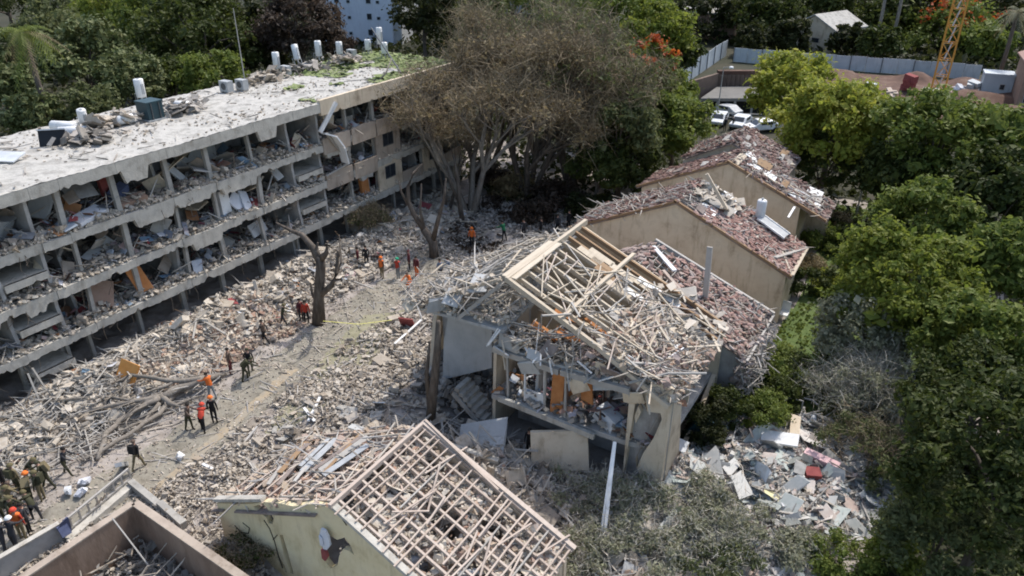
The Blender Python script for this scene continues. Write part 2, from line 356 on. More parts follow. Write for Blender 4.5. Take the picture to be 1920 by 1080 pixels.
def scatter_xy(n, poly, clear=True, dens=None):
    xs = [p[0] for p in poly]; ys = [p[1] for p in poly]; out = []
    tot = 0
    while tot < n:
        x = N.uniform(min(xs), max(xs), n * 2); y = N.uniform(min(ys), max(ys), n * 2)
        ok = in_poly(x, y, poly)
        if clear:
            for a, b, c, d in HOUSES: ok &= ~((x > a) & (x < b) & (y > c) & (y < d))
        if dens is not None: ok &= N.uniform(0, 1, len(x)) < dens(x, y)
        out.append(np.stack([x[ok], y[ok]], 1)); tot += ok.sum()
    return np.concatenate(out)[:n]
def on_ground(xy, up=.04, spread=.08):
    z = HZ(xy[:, 0], xy[:, 1]) + up + np.abs(N.normal(0, spread, len(xy)))
    return np.column_stack([xy, z])

# ================================================================== SETTING
def sheet(name, x0, x1, y0, y1, nx, ny, m, dz=0.0, hf=HZ, poly=None, label=None, smooth=True):
    gxs = np.linspace(x0, x1, nx + 1); gys = np.linspace(y0, y1, ny + 1)
    X, Y = np.meshgrid(gxs, gys); Z = hf(X, Y) + dz
    V = np.stack([X.ravel(), Y.ravel(), Z.ravel()], 1)
    i = np.arange(nx * ny); r = i // nx; c = i % nx; a = r * (nx + 1) + c
    Q = np.stack([a, a + 1, a + nx + 2, a + nx + 1], 1)
    if poly is not None:
        cx = V[Q].mean(1); Q = Q[in_poly(cx[:, 0], cx[:, 1], poly)]
    o = link(name, np_mesh(name, V, Q, m, smooth)); o['kind'] = 'structure'; 
    return o
flat0 = lambda x, y: np.zeros_like(x)
# far ground: a frame of sheets round the finely modelled middle, out to the horizon
def ring(name, x0, x1, y0, y1, X0, X1, Y0, Y1, m):
    o = MB()
    for a, b, c, d in ((X0, X1, Y0, y0), (X0, X1, y1, Y1), (X0, x0, y0, y1), (x1, X1, y0, y1)):
        o.add([(a, c, 0), (b, c, 0), (b, d, 0), (a, d, 0)], [(0, 1, 2, 3)])
    o = o.build(name, m); o['kind'] = 'structure'; return o
ring('ground', -62, 6, -6, 74, -900, 900, -300, 1500, 'earth')
sheet('terrain', -62, 6, -6, 74, 272, 320, 'terrain')
roadpoly = [(-31.5, -2), (-26.5, -2), (-27.4, 12), (-28.6, 20), (-30, 28), (-30.8, 40), (-31.5, 50), (-35, 50), (-34.4, 40), (-33, 28), (-32.0, 16)]
sheet('road', -36, -26, -2, 50, 60, 300, 'road_dust', .012, poly=roadpoly)
sheet('path', -31, -26, 11, 30, 60, 200, 'sand_strip', .03, poly=[(-28.55, 12.2), (-27.95, 12.2), (-28.5, 16), (-29.3, 20), (-30.5, 26), (-31.1, 26), (-29.9, 20), (-29.1, 16)])
sheet('grass_verge', -32.5, -24, 20, 36, 60, 100, 'dry_grass', .024, poly=[(-27.0, 20), (-25.6, 23), (-27, 27), (-28, 33), (-29.6, 35), (-31.5, 33), (-30.3, 28), (-28.6, 23)])
sheet('lawn', -10, 5.5, 33, 73, 80, 150, 'lawn', .03, poly=[(-8.5, 37), (-3, 36), (2, 38), (5, 45), (5, 72), (-8, 72), (-6.5, 52), (-6.8, 44)])
sheet('soil', -22, 22, 112, 138, 44, 26, 'red_soil', .05, hf=lambda x, y: np.clip((vnoise(x * .3, y * .3, 9) - .35) * 2.2, 0, 9))

# ================================================================== APARTMENT BLOCK
FX, BX = -40.9, -51.4                      # facade and rear planes
BY0, BY1 = 4.0, 59.0
FL = [2.9, 5.76, 8.64, 11.9]               # top of each slab
COLY = [6.7, 10.1, 13.4, 16.25, 18.75, 20.35, 23.7, 27.05, 30.3, 33.85, 37.45, 40.2, 43.4, 46.4, 49.6, 52.7, 55.8, 58.8]
block = thing('apartment_block', 'long four storey concrete apartment block with its front blown open', 'apartment block', (-46, 32, 0))
# roof slab, uneven top
gx_, gy_ = np.linspace(BX - .25, FX + .35, 44), np.linspace(BY0, BY1, 221)
X, Y = np.meshgrid(gx_, gy_); Z = 11.9 + (vnoise(X * 1.1, Y * 1.1, 21) - .5) * .10 + (vnoise(X * 4, Y * 4, 22) - .5) * .07
nx, ny = len(gx_) - 1, len(gy_) - 1
V = np.stack([X.ravel(), Y.ravel(), Z.ravel()], 1) - np.array([-46, 32, 0])
a = (np.arange(nx * ny) // nx) * (nx + 1) + np.arange(nx * ny) % nx
link('roof_top', np_mesh('roof_top', V, np.stack([a, a + 1, a + nx + 2, a + nx + 1], 1), 'roof_dust', True), block)
MB().box(BX - .25, FX + .33, BY0, BY1, 11.42, 11.83).build('roof_slab', 'concrete', block)
def jag(y0, y1, zt, zb, amp, step=.22, hang=None):
    """edge outline in (y,z) with a ragged lower line"""
    pts = [(y0, zt), (y1, zt)]; k = max(2, int((y1 - y0) / step))
    bite = [(R.uniform(y0, y1), R.uniform(.06, .3), R.uniform(.05, .22)) for _ in range(R.choice([0, 1, 1, 2]))]
    for i in range(k + 1):
        y = y1 + (y0 - y1) * i / k; z = zb + R.uniform(-amp, amp) * .5
        for c_, w_, d_ in bite:
            if abs(y - c_) < w_: z += d_
        if hang and hang[0] < y < hang[1]: z -= hang[2]
        pts.append((y, z))
    return pts
for i in range(len(COLY) - 1):
    y0, y1 = COLY[i] + .01, COLY[i + 1] - .01
    if y1 < 40.5:                                                     # thin, chipped roof edge
        hang = (y0 + .4, y0 + 1.9, .75) if i in (6, 9) else None
        MB().prism([(p[0], p[1]) for p in jag(y0, y1, 11.86 + R.uniform(-.02, .03), 11.22, .05, hang=hang)], axis='x', a=FX + .08, b=FX + .345).build('roof_edge', 'concrete_edge', block)
    else:                                                             # deep fascia over the more intact end
        MB().prism(jag(y0, y1, 12.1, 10.95, .06), axis='x', a=FX + .08, b=FX + .36).build('fascia', 'plaster_tan', block)
for f in range(3):
    zt = FL[f]
    MB().box(BX, FX - .02, BY0, BY1, zt - .26, zt).build('floor_slab', 'plaster_inner', block)
    for i in range(len(COLY) - 1):
        y0, y1 = COLY[i] + .01, COLY[i + 1] - .01
        thick = .46 + R.uniform(0, .1); hang = None
        if R.random() < .4 and f > 0: hang = (y0 + R.uniform(0, 1), y1 - R.uniform(0, 1), R.uniform(.25, .6))
        yy = [y0]
        while yy[-1] < y1 - .5: yy.append(min(y1, yy[-1] + R.uniform(.5, 1.7)))
        yy[-1] = y1
        top = [(y, zt + R.uniform(-.05, .06)) for y in yy]
        pts = top + [p for p in jag(y0, y1, 0, zt - thick, .09, step=.16, hang=hang)[2:]]
        MB().prism(pts, axis='x', a=FX - .25, b=FX + R.uniform(.02, .1)).build('edge_beam', 'concrete_edge', block)
# cross walls and columns
for f in range(4):
    zb = 0.0 if f == 0 else FL[f - 1]; zt = FL[f] - (.26 if f < 3 else .48)
    for i, y in enumerate(COLY):
        wall = i in (0, 3, 4, 7, 10, 11, 13, 15, 17) or (i == 5 and f in (1, 2)) or (i == 9 and f == 2)
        if f == 0: wall = i in (0, 4, 10, 13, 17)
        if wall:
            xf = FX - (R.uniform(.05, .5) if i in (3, 4, 10, 11) else R.uniform(.5, 2.2)) - (1.2 if f == 0 else 0)
            o = [(BX + .3, zb), (xf, zb), (xf - R.uniform(0, .15), zb + .9), (xf - R.uniform(0, .3), zb + 1.8), (xf - R.uniform(0, .2), zt), (BX + .3, zt)]
            holes = [[(-47.2, zb + .05), (-46.3, zb + .05), (-46.3, zb + 2.05), (-47.2, zb + 2.05)]] if R.random() < .5 and f else []
            MB().prism(o, holes, axis='y', a=y - .1, b=y + .1).build('cross_wall', 'plaster_inner', block)
        if i not in (3, 4, 10, 11) or f == 0:
            lean = R.uniform(-.25, .25) if f else 0
            xx = FX - .38 - (.9 if f == 0 else 0); wd = .2 if R.random() < .6 else .3
            MB().bar((xx, y + (.22 if wall else 0), zb + .003), (xx - R.uniform(0, .15), y + lean * .6 + (.22 if wall else 0), zt - .003), wd, .28, up=(1, 0, 0)).build('column', 'concrete', block)
        # partition behind the columns, broken in height
        if i < len(COLY) - 1 and f > 0:
            y1 = COLY[i + 1]; xm = -45.6 + R.uniform(-1.6, .8)
            h1, h2, h3 = (R.uniform(.25, 1) for _ in range(3)); H = zt - zb
            if R.random() < .75:
                pts = [(y + .12, zb), (y1 - .12, zb), (y1 - .12, zb + H * h1), (y + (y1 - y) * .6, zb + H * h2), (y + (y1 - y) * .3, zb + H * h3), (y + .12, zb + H * R.uniform(.5, 1))]
                MB().prism(pts, axis='x', a=xm - .06, b=xm + .06).build('partition', R.choice(['plaster_inner', 'plaster_inner', 'plaster_grey', 'plaster_tan']), block)
    # rear wall with window openings
    holes = []
    for i, y in enumerate(COLY[:-1]):
        if f and i % 2 == 0: holes.append([(y + .9, zb + 1.0), (y + 2.2, zb + 1.0), (y + 2.2, zb + 2.1), (y + .9, zb + 2.1)])
    MB().prism([(BY0, zb), (BY1, zb), (BY1, zt + .2), (BY0, zt + .2)], holes, axis='x', a=BX - .2, b=BX).build('rear_wall', 'plaster_tan', block)
MB().prism([(BX - .2, 0), (FX - .3, 0), (FX - .3, 11.42), (BX - .2, 11.42)], axis='y', a=BY1, b=BY1 + .2).build('end_wall', 'plaster_tan', block)
# stair bays: landings half way between the floors, each with a low front wall
for y0, y1, zz in ((16.35, 18.65, (1.42, 4.3, 7.05)), (37.56, 40.1, (4.3, 6.95))):
    for z in zz:
        MB().box(-43.6, FX - .04, y0 + .003, y1 - .003, z - .2, z).build('landing', 'concrete_edge', block)
        MB().prism(jag(y0, y1, z + .0, z - .42, .03), axis='x', a=FX - .18, b=FX - .02).build('landing_edge', 'concrete_edge', block)
        st = MB()
        for k in range(8): st.box(-46.2 + k * .3, -45.9 + k * .3, y0 + .1, (y0 + y1) / 2 - .05, z + 1.3 - .16 * (k + 1), z + 1.3 - .16 * k)
        st.build('stair_flight', 'concrete', block)
# the less damaged end: balconies, wall panels and windows
def pane_window(f, y0, y1, z0, z1):
    x = FX - .06
    fr = MB()
    for a, b, c, d in ((y0, y1, z0, z0 + .07), (y0, y1, z1 - .07, z1), (y0, y0 + .07, z0 + .07, z1 - .07), (y1 - .07, y1, z0 + .07, z1 - .07), ((y0 + y1) / 2 - .03, (y0 + y1) / 2 + .03, z0 + .07, z1 - .07)):
        fr.box(x - .06, x + .04, a, b, c, d)
    o = fr.build('window', 'dark_metal', block)
    MB().box(x - .03, x - .01, y0 + .07, y1 - .07, z0 + .07, z1 - .07).build('pane', 'glass_dark', o)
def panel(y0, y1, z0, z1, m, holes=(), x=FX - .02, tilt=None, name='front_wall'):
    pts = [(y0, z0), (y1, z0), (y1, z1 + R.uniform(-.1, .05)), ((y0 + y1) / 2, z1 + R.uniform(-.12, .1)), (y0, z1 + R.uniform(-.1, .05))]
    MB().prism(pts, holes, axis='x', a=x - .14, b=x).build(name, m, block)
for f, segs in ((1, ((46.4, 49.6), (49.6, 52.7), (52.7, 55.8), (55.8, 58.8))), (2, ((46.4, 49.6), (52.7, 55.8), (55.8, 58.8))), (3, ((55.8, 58.8),))):
    for k, (a, b) in enumerate(segs):
        zb = FL[f - 1]; zt = FL[f] - .3 if f < 3 else 11.0
        wz0, wz1 = zb + .95, zb + 2.1
        if k % 2 == 0:
            hole = [(a + .9, wz0), (b - .9, wz0), (b - .9, wz1), (a + .9, wz1)]
            panel(a + .02, b - .02, zb + .003, zt, ['plaster_pink', 'plaster_tan'][(f + k) % 2], [hole]); pane_window(f, a + .9, b - .9, wz0, wz1)
        else:
            panel(a + .02, b - .02, zb + .003, zb + 1.0, 'plaster_pink', name='balcony_parapet')
for a, b, f, x in ((40.3, 43.3, 2, FX + .02), (43.5, 46.3, 2, FX + .05), (40.3, 43.3, 1, FX - .05), (46.5, 49.5, 2, FX + .04), (49.7, 52.6, 2, FX + .02), (43.5, 46.3, 1, FX)):
    panel(a, b, FL[f] - .75, FL[f] + .55, 'plaster_pink', x=x + .12, name='balcony_parapet')
for a, b, z0, z1 in ((41.0, 43.2, 9.1, 10.9), (46.6, 49.3, 6.2, 8.2)):
    MB().box(-43.2, -43.1, a, b, z0, z1).build('partition', 'plaster_grey', block)
# loose material lying on the floors of the block
for f in range(3):
    zt = FL[f]
    n = 4200
    x = FX - np.abs(N.normal(0, 2.0, n)) - .12; x = np.clip(x, BX + .5, FX - .12); y = N.uniform(BY0 + .3, BY1 - .3, n)
    hh = vnoise(x * .8, y * .8, 31 + f) ** 2
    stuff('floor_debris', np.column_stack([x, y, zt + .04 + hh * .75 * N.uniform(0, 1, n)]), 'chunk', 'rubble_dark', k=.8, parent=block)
    n = 3000
    x = FX - np.abs(N.normal(0, 1.2, n)) - .1; x = np.clip(x, BX + .5, FX - .1); y = N.uniform(BY0 + .3, BY1 - .3, n)
    hh = vnoise(x * .8, y * .8, 31 + f)
    stuff('floor_debris', np.column_stack([x, y, zt + .06 + hh * .75 * N.uniform(0, 1, n)]), 'chunk', 'rubble', k=.72, parent=block)
    n = 420
    x = FX - np.abs(N.normal(0, 2, n)) - .15; y = N.uniform(BY0 + .3, BY1 - .3, n)
    stuff('floor_debris', np.column_stack([x, y, zt + .15 + vnoise(x, y, 41 + f) * .6]), 'sheet', 'oddments', k=.55, parent=block)
    n = 200
    stuff('floor_debris', np.column_stack([FX - np.abs(N.normal(0, 1.8, n)) - .15, N.uniform(BY0, BY1, n), zt + .3 + N.uniform(0, .6, n)]), 'stick', 'sticks', k=.8, flat=.6, parent=block)
    n = 1500
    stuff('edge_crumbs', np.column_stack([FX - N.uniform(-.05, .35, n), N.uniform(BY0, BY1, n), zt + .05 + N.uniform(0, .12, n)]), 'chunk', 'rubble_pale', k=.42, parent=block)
    # broken wires and bars hanging from the slab edges
    hg = MB()
    for _ in range(30):
        y = R.uniform(BY0 + 10, BY1); l = R.uniform(.3, 1.4); hg.tube([(FX + .02, y, zt - .3), (FX + .05 + R.uniform(0, .2), y + R.uniform(-.2, .2), zt - .3 - l * .6), (FX + R.uniform(-.1, .3), y + R.uniform(-.4, .4), zt - .3 - l)], .015, 3)
    o = hg.build('hanging_bars', 'bark', block); o['kind'] = 'stuff'
# slabs of ceiling and wall hanging inside the bays
for _ in range(84):
    f = R.choice([1, 2, 3, 3, 2]); zb = FL[f - 1]; y = R.uniform(14, 57); x = FX - R.uniform(.6, 3.0)
    m = MB(); Rm = Matrix.Rotation(R.uniform(-.6, .6), 3, 'Z') @ Matrix.Rotation(R.uniform(-1.2, 1.2), 3, 'X') @ Matrix.Rotation(R.uniform(-1.0, 1.0), 3, 'Y')
    m.obox((x, y, zb + R.uniform(.5, 1.6)), (R.uniform(.5, 1.3), R.uniform(.6, 1.7), .09), Rm, .15)
    m.build('broken_panel', R.choice(['plaster_inner', 'plaster_grey', 'concrete', 'plaster_tan', 'plaster_pink']), block)
# dust and green litter on the roof
n = 2600
y = N.uniform(BY0, BY1, n); x = N.uniform(BX, FX + .2, n)
k = vnoise(x * .5, y * .3, 51) > .45
stuff('roof_grit', np.column_stack([x, y, np.full(n, 11.95)])[k], 'chunk', 'rubble', k=.35, flat=.3, parent=block)
n = 260
stuff('roof_sticks', np.column_stack([N.uniform(BX, FX, n), N.uniform(BY0, BY1, n), np.full(n, 11.99)]), 'stick', 'rubble_dark', k=.5, flat=.12, parent=block)

# things standing or lying on the block's roof
def tank(px, py, label, r=.3, h=1.35, tilt=0.0, grp='upright white water tanks on the block roof'):
    p = gz(px, py, 11.95)
    t = thing('water_tank', label, 'water tank', (p.x, p.y, 11.95), grp); t.rotation_euler = (tilt * .5, tilt, 0)
    m = MB()
    for dx, dy in ((-.25, -.2), (.25, -.2), (.25, .2), (-.25, .2)): m.bar((p.x + dx, p.y + dy, 11.95), (p.x + dx, p.y + dy, 12.35), .05)
    m.build('stand', 'grey_metal', t)
    pts = [(p.x, p.y, 12.35), (p.x, p.y, 12.37), (p.x, p.y, 12.35 + h - .03), (p.x, p.y, 12.35 + h)]
    MB().tube(pts, [r * .95, r, r, r * .93], 14).build('barrel', 'white_paint', t, True)
    MB().box(p.x + r * .6, p.x + r + .03, p.y - .1, p.y + .1, 12.6, 12.35 + h * .75).build('cover_plate', 'grey_metal', t); MB().tube([(p.x - r, p.y, 12.6), (p.x - r - .25, p.y - .1, 12.55), (p.x - r - .3, p.y - .1, 11.97)], .03, 5).build('pipe', 'grey_metal', t); MB().tube([(p.x, p.y, 12.35 + h), (p.x, p.y, 12.4 + h)], [.1, .08], 8).build('cap', 'grey_metal', t)
    return t
tank(521, 137, 'white upright tank nearest the corner mast on the roof, left of the tilted tank')
tank(560, 120, 'white water tank tilting over a heap of grey scrap on the roof', tilt=-.38)
tank(599, 113, 'white upright tank just right of the tilted tank on the roof')
tank(638, 109, 'white tank standing between two upright tanks, above rubble and green litter on the roof', h=1.1)
tank(691, 101, 'short white tank at the rear of the roof in front of the pale tower', h=.95)
tank(713, 90, 'tallest white tank at the rear edge before the pale tower', h=1.6)
tank(722, 108, 'white tank in front of the tallest tank and the leaning grey beam', h=1.0)
tank(268, 192, 'white rounded tank rising behind the dark teal tank', r=.34, h=1.3)
tank(160, 240, 'grey white tank stump leaning beside the two fallen tanks', r=.28, h=.9, tilt=.2)
def lying(px, py, ang, label, L=1.7, r=.33):
    p = gz(px, py, 11.97); d = Vector((math.cos(ang), math.sin(ang), 0)) * L / 2; c = Vector((p.x, p.y, 11.97 + r))
    t = thing('fallen_tank', label, 'water tank', (p.x, p.y, 11.97), 'toppled white tanks on the block roof')
    MB().tube([c - d, c - d * .94, c + d * .94, c + d], [r * .8, r, r, r * .8], 12).build('barrel', 'white_paint', t, True)
    MB().tube([c + d, c + d * 1.1], [.09, .09], 8).build('pipe_stub', 'grey_metal', t)
lying(122, 246, .35, 'white toppled tank lying behind the black panel on the roof')
lying(140, 256, .75, 'bluish white toppled tank lying against the black panel on the roof')
lying(236, 232, 1.35, 'small white toppled drum on the roof, left of the dark teal tank', 1.1, .3)
lying(342, 204, .5, 'white drum lying in torn grey scrap right of the teal tank', 1.1, .28)
p = gz(285, 222, 11.95)
t = thing('square_tank', 'dark teal square tank standing on the pale roof', 'water tank', (p.x, p.y, 11.95))
MB().box(p.x - .6, p.x + .6, p.y - .6, p.y + .6, 12.0, 13.1).build('body', 'teal_plastic', t)
MB().box(p.x - .64, p.x + .64, p.y - .64, p.y + .64, 13.1, 13.2).build('lid', 'teal_plastic', t)
for s in (-.3, .3):
    for a_ in (-.66, .6): MB().box(p.x + a_, p.x + a_ + .06, p.y + s - .04, p.y + s + .04, 12.0, 13.1).build('rib', 'dark_metal', t)
MB().box(p.x - .7, p.x + .7, p.y - .7, p.y + .7, 11.92, 12.0).build('base', 'grey_metal', t)
p = gz(102, 272, 11.95)
t = thing('solar_panel', 'black solar panel propped up beside the toppled white tanks', 'solar panel', (p.x, p.y, 11.95))
MB().obox((p.x, p.y, 12.4), (1.5, .08, 1.0), Matrix.Rotation(.75, 3, 'Z') @ Matrix.Rotation(-.35, 3, 'X')).build('collector', 'black_panel', t)
MB().obox((p.x, p.y + .05, 12.9), (1.58, .12, .07), Matrix.Rotation(.75, 3, 'Z') @ Matrix.Rotation(-.35, 3, 'X')).build('frame', 'pale_metal', t)
p = gz(12, 300, 11.95)
t = thing('solar_panel', 'bluish solar panel lying flat at the left end of the roof', 'solar panel', (p.x, p.y, 11.95))
MB().obox((p.x, p.y, 12.15), (1.8, 1.1, .07), Matrix.Rotation(.4, 3, 'Z') @ Matrix.Rotation(.22, 3, 'X')).build('collector', 'pale_metal', t)
MB().bar((p.x - .6, p.y - .4, 11.95), (p.x - .6, p.y - .4, 12.2), .06).build('leg', 'grey_metal', t)
for px, py, s, lab in ((426, 172, .8, 'grey box air unit on the roof left of the mast foot'), (455, 168, .75, 'battered pale air unit at the foot of the roof mast'), (537, 140, .7, 'dusty grey air unit beside the tilted tank'), (660, 108, .7, 'dull grey unit standing between tanks near the rear roof edge')):
    p = gz(px, py, 11.95)
    t = thing('air_unit', lab, 'air conditioner', (p.x, p.y, 11.93), 'air units on the block roof')
    MB().box(p.x - s * .6, p.x + s * .6, p.y - s * .35, p.y + s * .35, 12.0, 12.0 + s).build('casing', 'grey_metal', t)
    MB().tube([(p.x, p.y - s * .35, 12 + s * .5), (p.x, p.y - s * .35 - .03, 12 + s * .5)], s * .34, 12).build('fan_grille', 'dark_metal', t)
    MB().box(p.x - s * .62, p.x + s * .62, p.y - s * .3, p.y + s * .3, 11.93, 12.0).build('base', 'timber_grey', t)
p = gz(459, 150, 11.95)
t = thing('mast', 'thin pale mast rising from the rear of the roof', 'mast', (p.x, p.y, 11.93))
MB().tube([(p.x, p.y, 11.93), (p.x, p.y, 14.5), (p.x, p.y, 17.6)], [.05, .045, .03], 6).build('pole', 'timber_grey', t)
MB().box(p.x - .25, p.x + .25, p.y - .25, p.y + .25, 11.9, 12.0).build('base_plate', 'grey_metal', t)
m = MB(); m.bar(gz(700, 96, 12.0) + Vector((0, 0, 2.2)), gz(752, 137, 12.05), .1, .12)
m.top('beam', 'dark_metal', 'dark grey beam leaning from the tallest tank down to the green litter', 'beam')
m = MB(); q = gz(712, 150, 12.0); m.tube([q, q + Vector((.3, .5, .5)), q + Vector((.1, 1.6, 1.5))], [.09, .07, .05], 6)
m.top('dead_branch', 'bark_pale', 'pale forked branch lying on the green littered end of the roof', 'branch', smooth=True)
for k, (px, py, lab) in enumerate(((345, 207, 'torn dark scrap heap on the roof right of the teal tank'), (215, 235, 'small dark scrap heap beside the toppled drum on the roof'), (575, 132, 'grey scrap heap under the tilted tank'), (640, 118, 'dusty grey scrap under tanks by the green litter'), (170, 262, 'scrap heap beside the fallen tanks'), (500, 150, 'pale rubble heap along the rear roof edge'))):
    p = gz(px, py, 11.95); n = 90
    P = np.column_stack([N.normal(p.x, .6, n), N.normal(p.y, .9, n), 12 + np.abs(N.normal(0, .3, n))])
    stuff('scrap_heap', P, 'slab', ['rubble_dark', 'rubble'][k % 2], lab, 'scrap', .7, .5)
n = 5000
P = np.column_stack([N.uniform(BX, FX + .2, n), 40 + 20 * N.uniform(0, 1, n) ** .7, np.full(n, 11.96)])
P = P[(vnoise(P[:, 0] * .5, P[:, 1] * .35, 77) + (P[:, 1] - 47) * .03) > .5]
P = P[P[:, 1] < BY1]
mat('green_litter', [(.10, .14, .045), (.19, .23, .09), (.27, .29, .15)], island=.8)
S = sizes(len(P), 'sheet', .42); V, Q = pieces(P, S, .2)
o = link('leaf_litter', np_mesh('leaf_litter', V, Q, 'green_litter')); tag(o, 'green leaf litter and twigs spread over the far end of the block roof', 'leaf litter', kind='stuff')

# larger things caught in the open bays
def board(c, sz, rot, m, name, label, cat, group=None):
    b = MB(); b.obox(c, sz, Matrix.Rotation(rot[2], 3, 'Z') @ Matrix.Rotation(rot[1], 3, 'Y') @ Matrix.Rotation(rot[0], 3, 'X'), .03)
    return b.top(name, m, label, cat, group)
board((FX - .5, 23.9, 4.1), (.08, .95, 1.9), (.25, -.15, 0), 'orange_wood', 'door', 'orange brown door standing askew in the lowest open storey', 'door')
board((FX - .9, 20.9 + .6, 3.85), (.1, 1.5, 2.2), (-.55, -.5, .1), 'brown_board', 'loose_wall', 'brown panel slumped diagonally in the lowest storey by the left stair bay', 'wall panel')
board((FX - .8, 31.2, 6.9), (.5, .8, 1.7), (.05, 0, .1), 'white_paint', 'wardrobe', 'white wardrobe upright in the middle storey above the shadow line', 'wardrobe')
for k, (y, z, s, r, lab) in enumerate(((32.3, 6.5, (.1, 1.2, 1.3), (.4, -.5, .3), 'white sheet hung in the middle storey right of the wardrobe'), (33.0, 6.4, (.1, .8, 1.5), (-.5, -.6, .4), 'white sheet slumped at the edge of the middle storey'), (22.0, 9.05, (1.0, 2.0, .22), (.1, .15, .2), 'white mattress lying at the edge of the top storey'))):
    board((FX - .7, y, z), s, r, 'fabric_white', 'mattress' if k == 2 else 'sheet', lab, 'mattress' if k == 2 else 'sheet')
board((FX - .6, 24.6, 9.1), (.7, 1.9, .3), (.1, .2, -.1), 'brown_board', 'sofa_frame', 'reddish brown sofa base in the top storey', 'furniture')
board((FX - 1.6, 24.6, 9.5), (.6, 1.2, .5), (.3, .3, .3), 'fabric_blue', 'bedding', 'bundle of blue bedding behind the reddish sofa base', 'bedding')
board((FX - 2.1, 24.2, 9.9), (.2, .8, 1.4), (.3, .2, .3), 'fabric_red', 'curtain', 'red curtain crumpled in the top storey', 'curtain')
board((FX - .5, 45.0, 4.2), (.3, .9, 2.0), (.1, 0, 0), 'orange_wood', 'door', 'rust orange door in the lowest storey near the leafless trees', 'door')
board((FX - .9, 33.8, 4.0), (.1, 1.5, 1.0), (.1, -.4, .1), 'plaster_grey', 'loose_wall', 'grey panel leaning in the lowest storey left of the right stair bay', 'wall panel')
m = MB(); m.bar(gx(630, 192, FX + .5), gx(600, 248, FX + .25), .22, .28); m.top('beam', 'white_paint', 'white beam leaning out of the top storey beside the right stair bay', 'beam')
m = MB(); q = [gx(606, 250, FX + .2), gx(625, 255, FX + .5), gx(640, 275, FX + .55), gx(648, 305, FX + .3)]
for a, b in zip(q, q[1:]): m.bar(a, b, .12, .75, up=(1, 0, 0))
m.top('torn_sheet', 'white_paint', 'torn white metal sheet curling off the right stair bay', 'metal sheet')
m = MB(); m.bar(gx(612, 250, FX + .3), gx(652, 300, FX + .2), .14, .2); m.bar(gx(612, 330, FX + .2), gx(655, 305, FX + .15), .12, .12)
m.top('broken_rail', 'timber_grey', 'broken grey rail crossing the right stair bay under the torn sheet', 'rail')
for (a, b), lab in zip((((52, 700), (78, 760)), ((70, 705), (40, 770)), ((60, 690), (95, 745))), ('leftmost', 'crossing', 'right')):
    m = MB(); m.bar(gx(*a, FX + .7), gterr(*b), .09, .09); m.top('pole', 'timber_grey', lab + ' thin grey pole leaning on the block at the lower left stair bay', 'pole')

# ================================================================== HOUSES
class House:
    def __init__(s, label, x0, xr, x1, y0, y1, ze, zr, zb=0.0):
        s.x0, s.xr, s.x1, s.y0, s.y1, s.ze, s.zr, s.zb = x0, xr, x1, y0, y1, ze, zr, zb
        s.root = thing('wrecked_house', label, 'house', ((x0 + x1) / 2, (y0 + y1) / 2, 0), 'row of wrecked gabled houses')
        HOUSES.append((x0 + .2, x1 - .2, y0 + .2, y1 - .2))
    def r(s, u, y, up=0.0):          # point on the right (sunward) slope: u = 0 at the ridge, 1 at the eave
        return Vector((s.xr + (s.x1 - s.xr) * u, y, s.zr + (s.ze - s.zr) * u + up))
    def l(s, u, y, up=0.0):
        return Vector((s.xr + (s.x0 - s.xr) * u, y, s.zr + (s.ze - s.zr) * u + up))
    def gable(s, y, th, m, holes=(), dz=.12, label=None, outline=None):
        o = outline or [(s.x0 + .12, s.zb), (s.x1 - .12, s.zb), (s.x1 - .12, s.ze - dz), (s.xr, s.zr - dz), (s.x0 + .12, s.ze - dz)]
        return MB().prism(o, holes, axis='y', a=y, b=y + th).build('gable_wall', m, s.root, label=label)
    def sides(s, m, right=True, left=True):
        if right: MB().prism([(s.y0 + .25, s.zb), (s.y1 - .25, s.zb), (s.y1 - .25, s.ze - .2), (s.y0 + .25, s.ze - .2)], axis='x', a=s.x1 - .42, b=s.x1 - .17).build('side_wall', m, s.root)
        if left: MB().prism([(s.y0 + .25, s.zb), (s.y1 - .25, s.zb), (s.y1 - .25, s.ze - .2), (s.y0 + .25, s.ze - .2)], axis='x', a=s.x0 + .17, b=s.x0 + .42).build('side_wall', m, s.root)
    def deck(s, side, m, up=-.06, th=.08, holes=0, u0=0.0, u1=1.03, y0=None, y1=None, name='roof_deck'):
        f = s.r if side > 0 else s.l
        y0 = s.y0 - .15 if y0 is None else y0; y1 = s.y1 + .15 if y1 is None else y1
        # cells of decking, some torn out
        nu, ny = 9, max(5, int((y1 - y0) / .7)); b = MB()
        for i in range(nu):
            for j in range(ny):
                if R.random() < holes: continue
                a, c = u0 + (u1 - u0) * i / nu, u0 + (u1 - u0) * (i + 1) / nu; d, e = y0 + (y1 - y0) * j / ny, y0 + (y1 - y0) * (j + 1) / ny
                vs = [f(a, d, up), f(c, d, up), f(c, e, up), f(a, e, up)]
                b.add([v - Vector((0, 0, th)) for v in vs] + vs, MB.BOXF)
        o = b.build(name, m, s.root); o['kind'] = 'stuff'; return o
TILE = None
def tile_mesh(m):
    b = MB(); k = 4; L = .40; W = .25; H = .075; T = .018
    for y in (-L / 2, L / 2):
        for t in (0, -T):
            for i in range(k + 1):
                a = math.pi * i / k; b.v.append(((W / 2 + t) * math.cos(a), y, (H + t) * math.sin(a)))
    n = k + 1
    for i in range(k):
        b.f += [(i, i + 1, 2 * n + i + 1, 2 * n + i), (n + i + 1, n + i, 3 * n + i, 3 * n + i + 1), (i + 1, i, n + i, n + i + 1), (2 * n + i, 2 * n + i + 1, 3 * n + i + 1, 3 * n + i)]
    b.f += [(0, 2 * n, 3 * n, n), (k, n + k, 3 * n + k, 2 * n + k)]
    return b.mesh('tile', m)
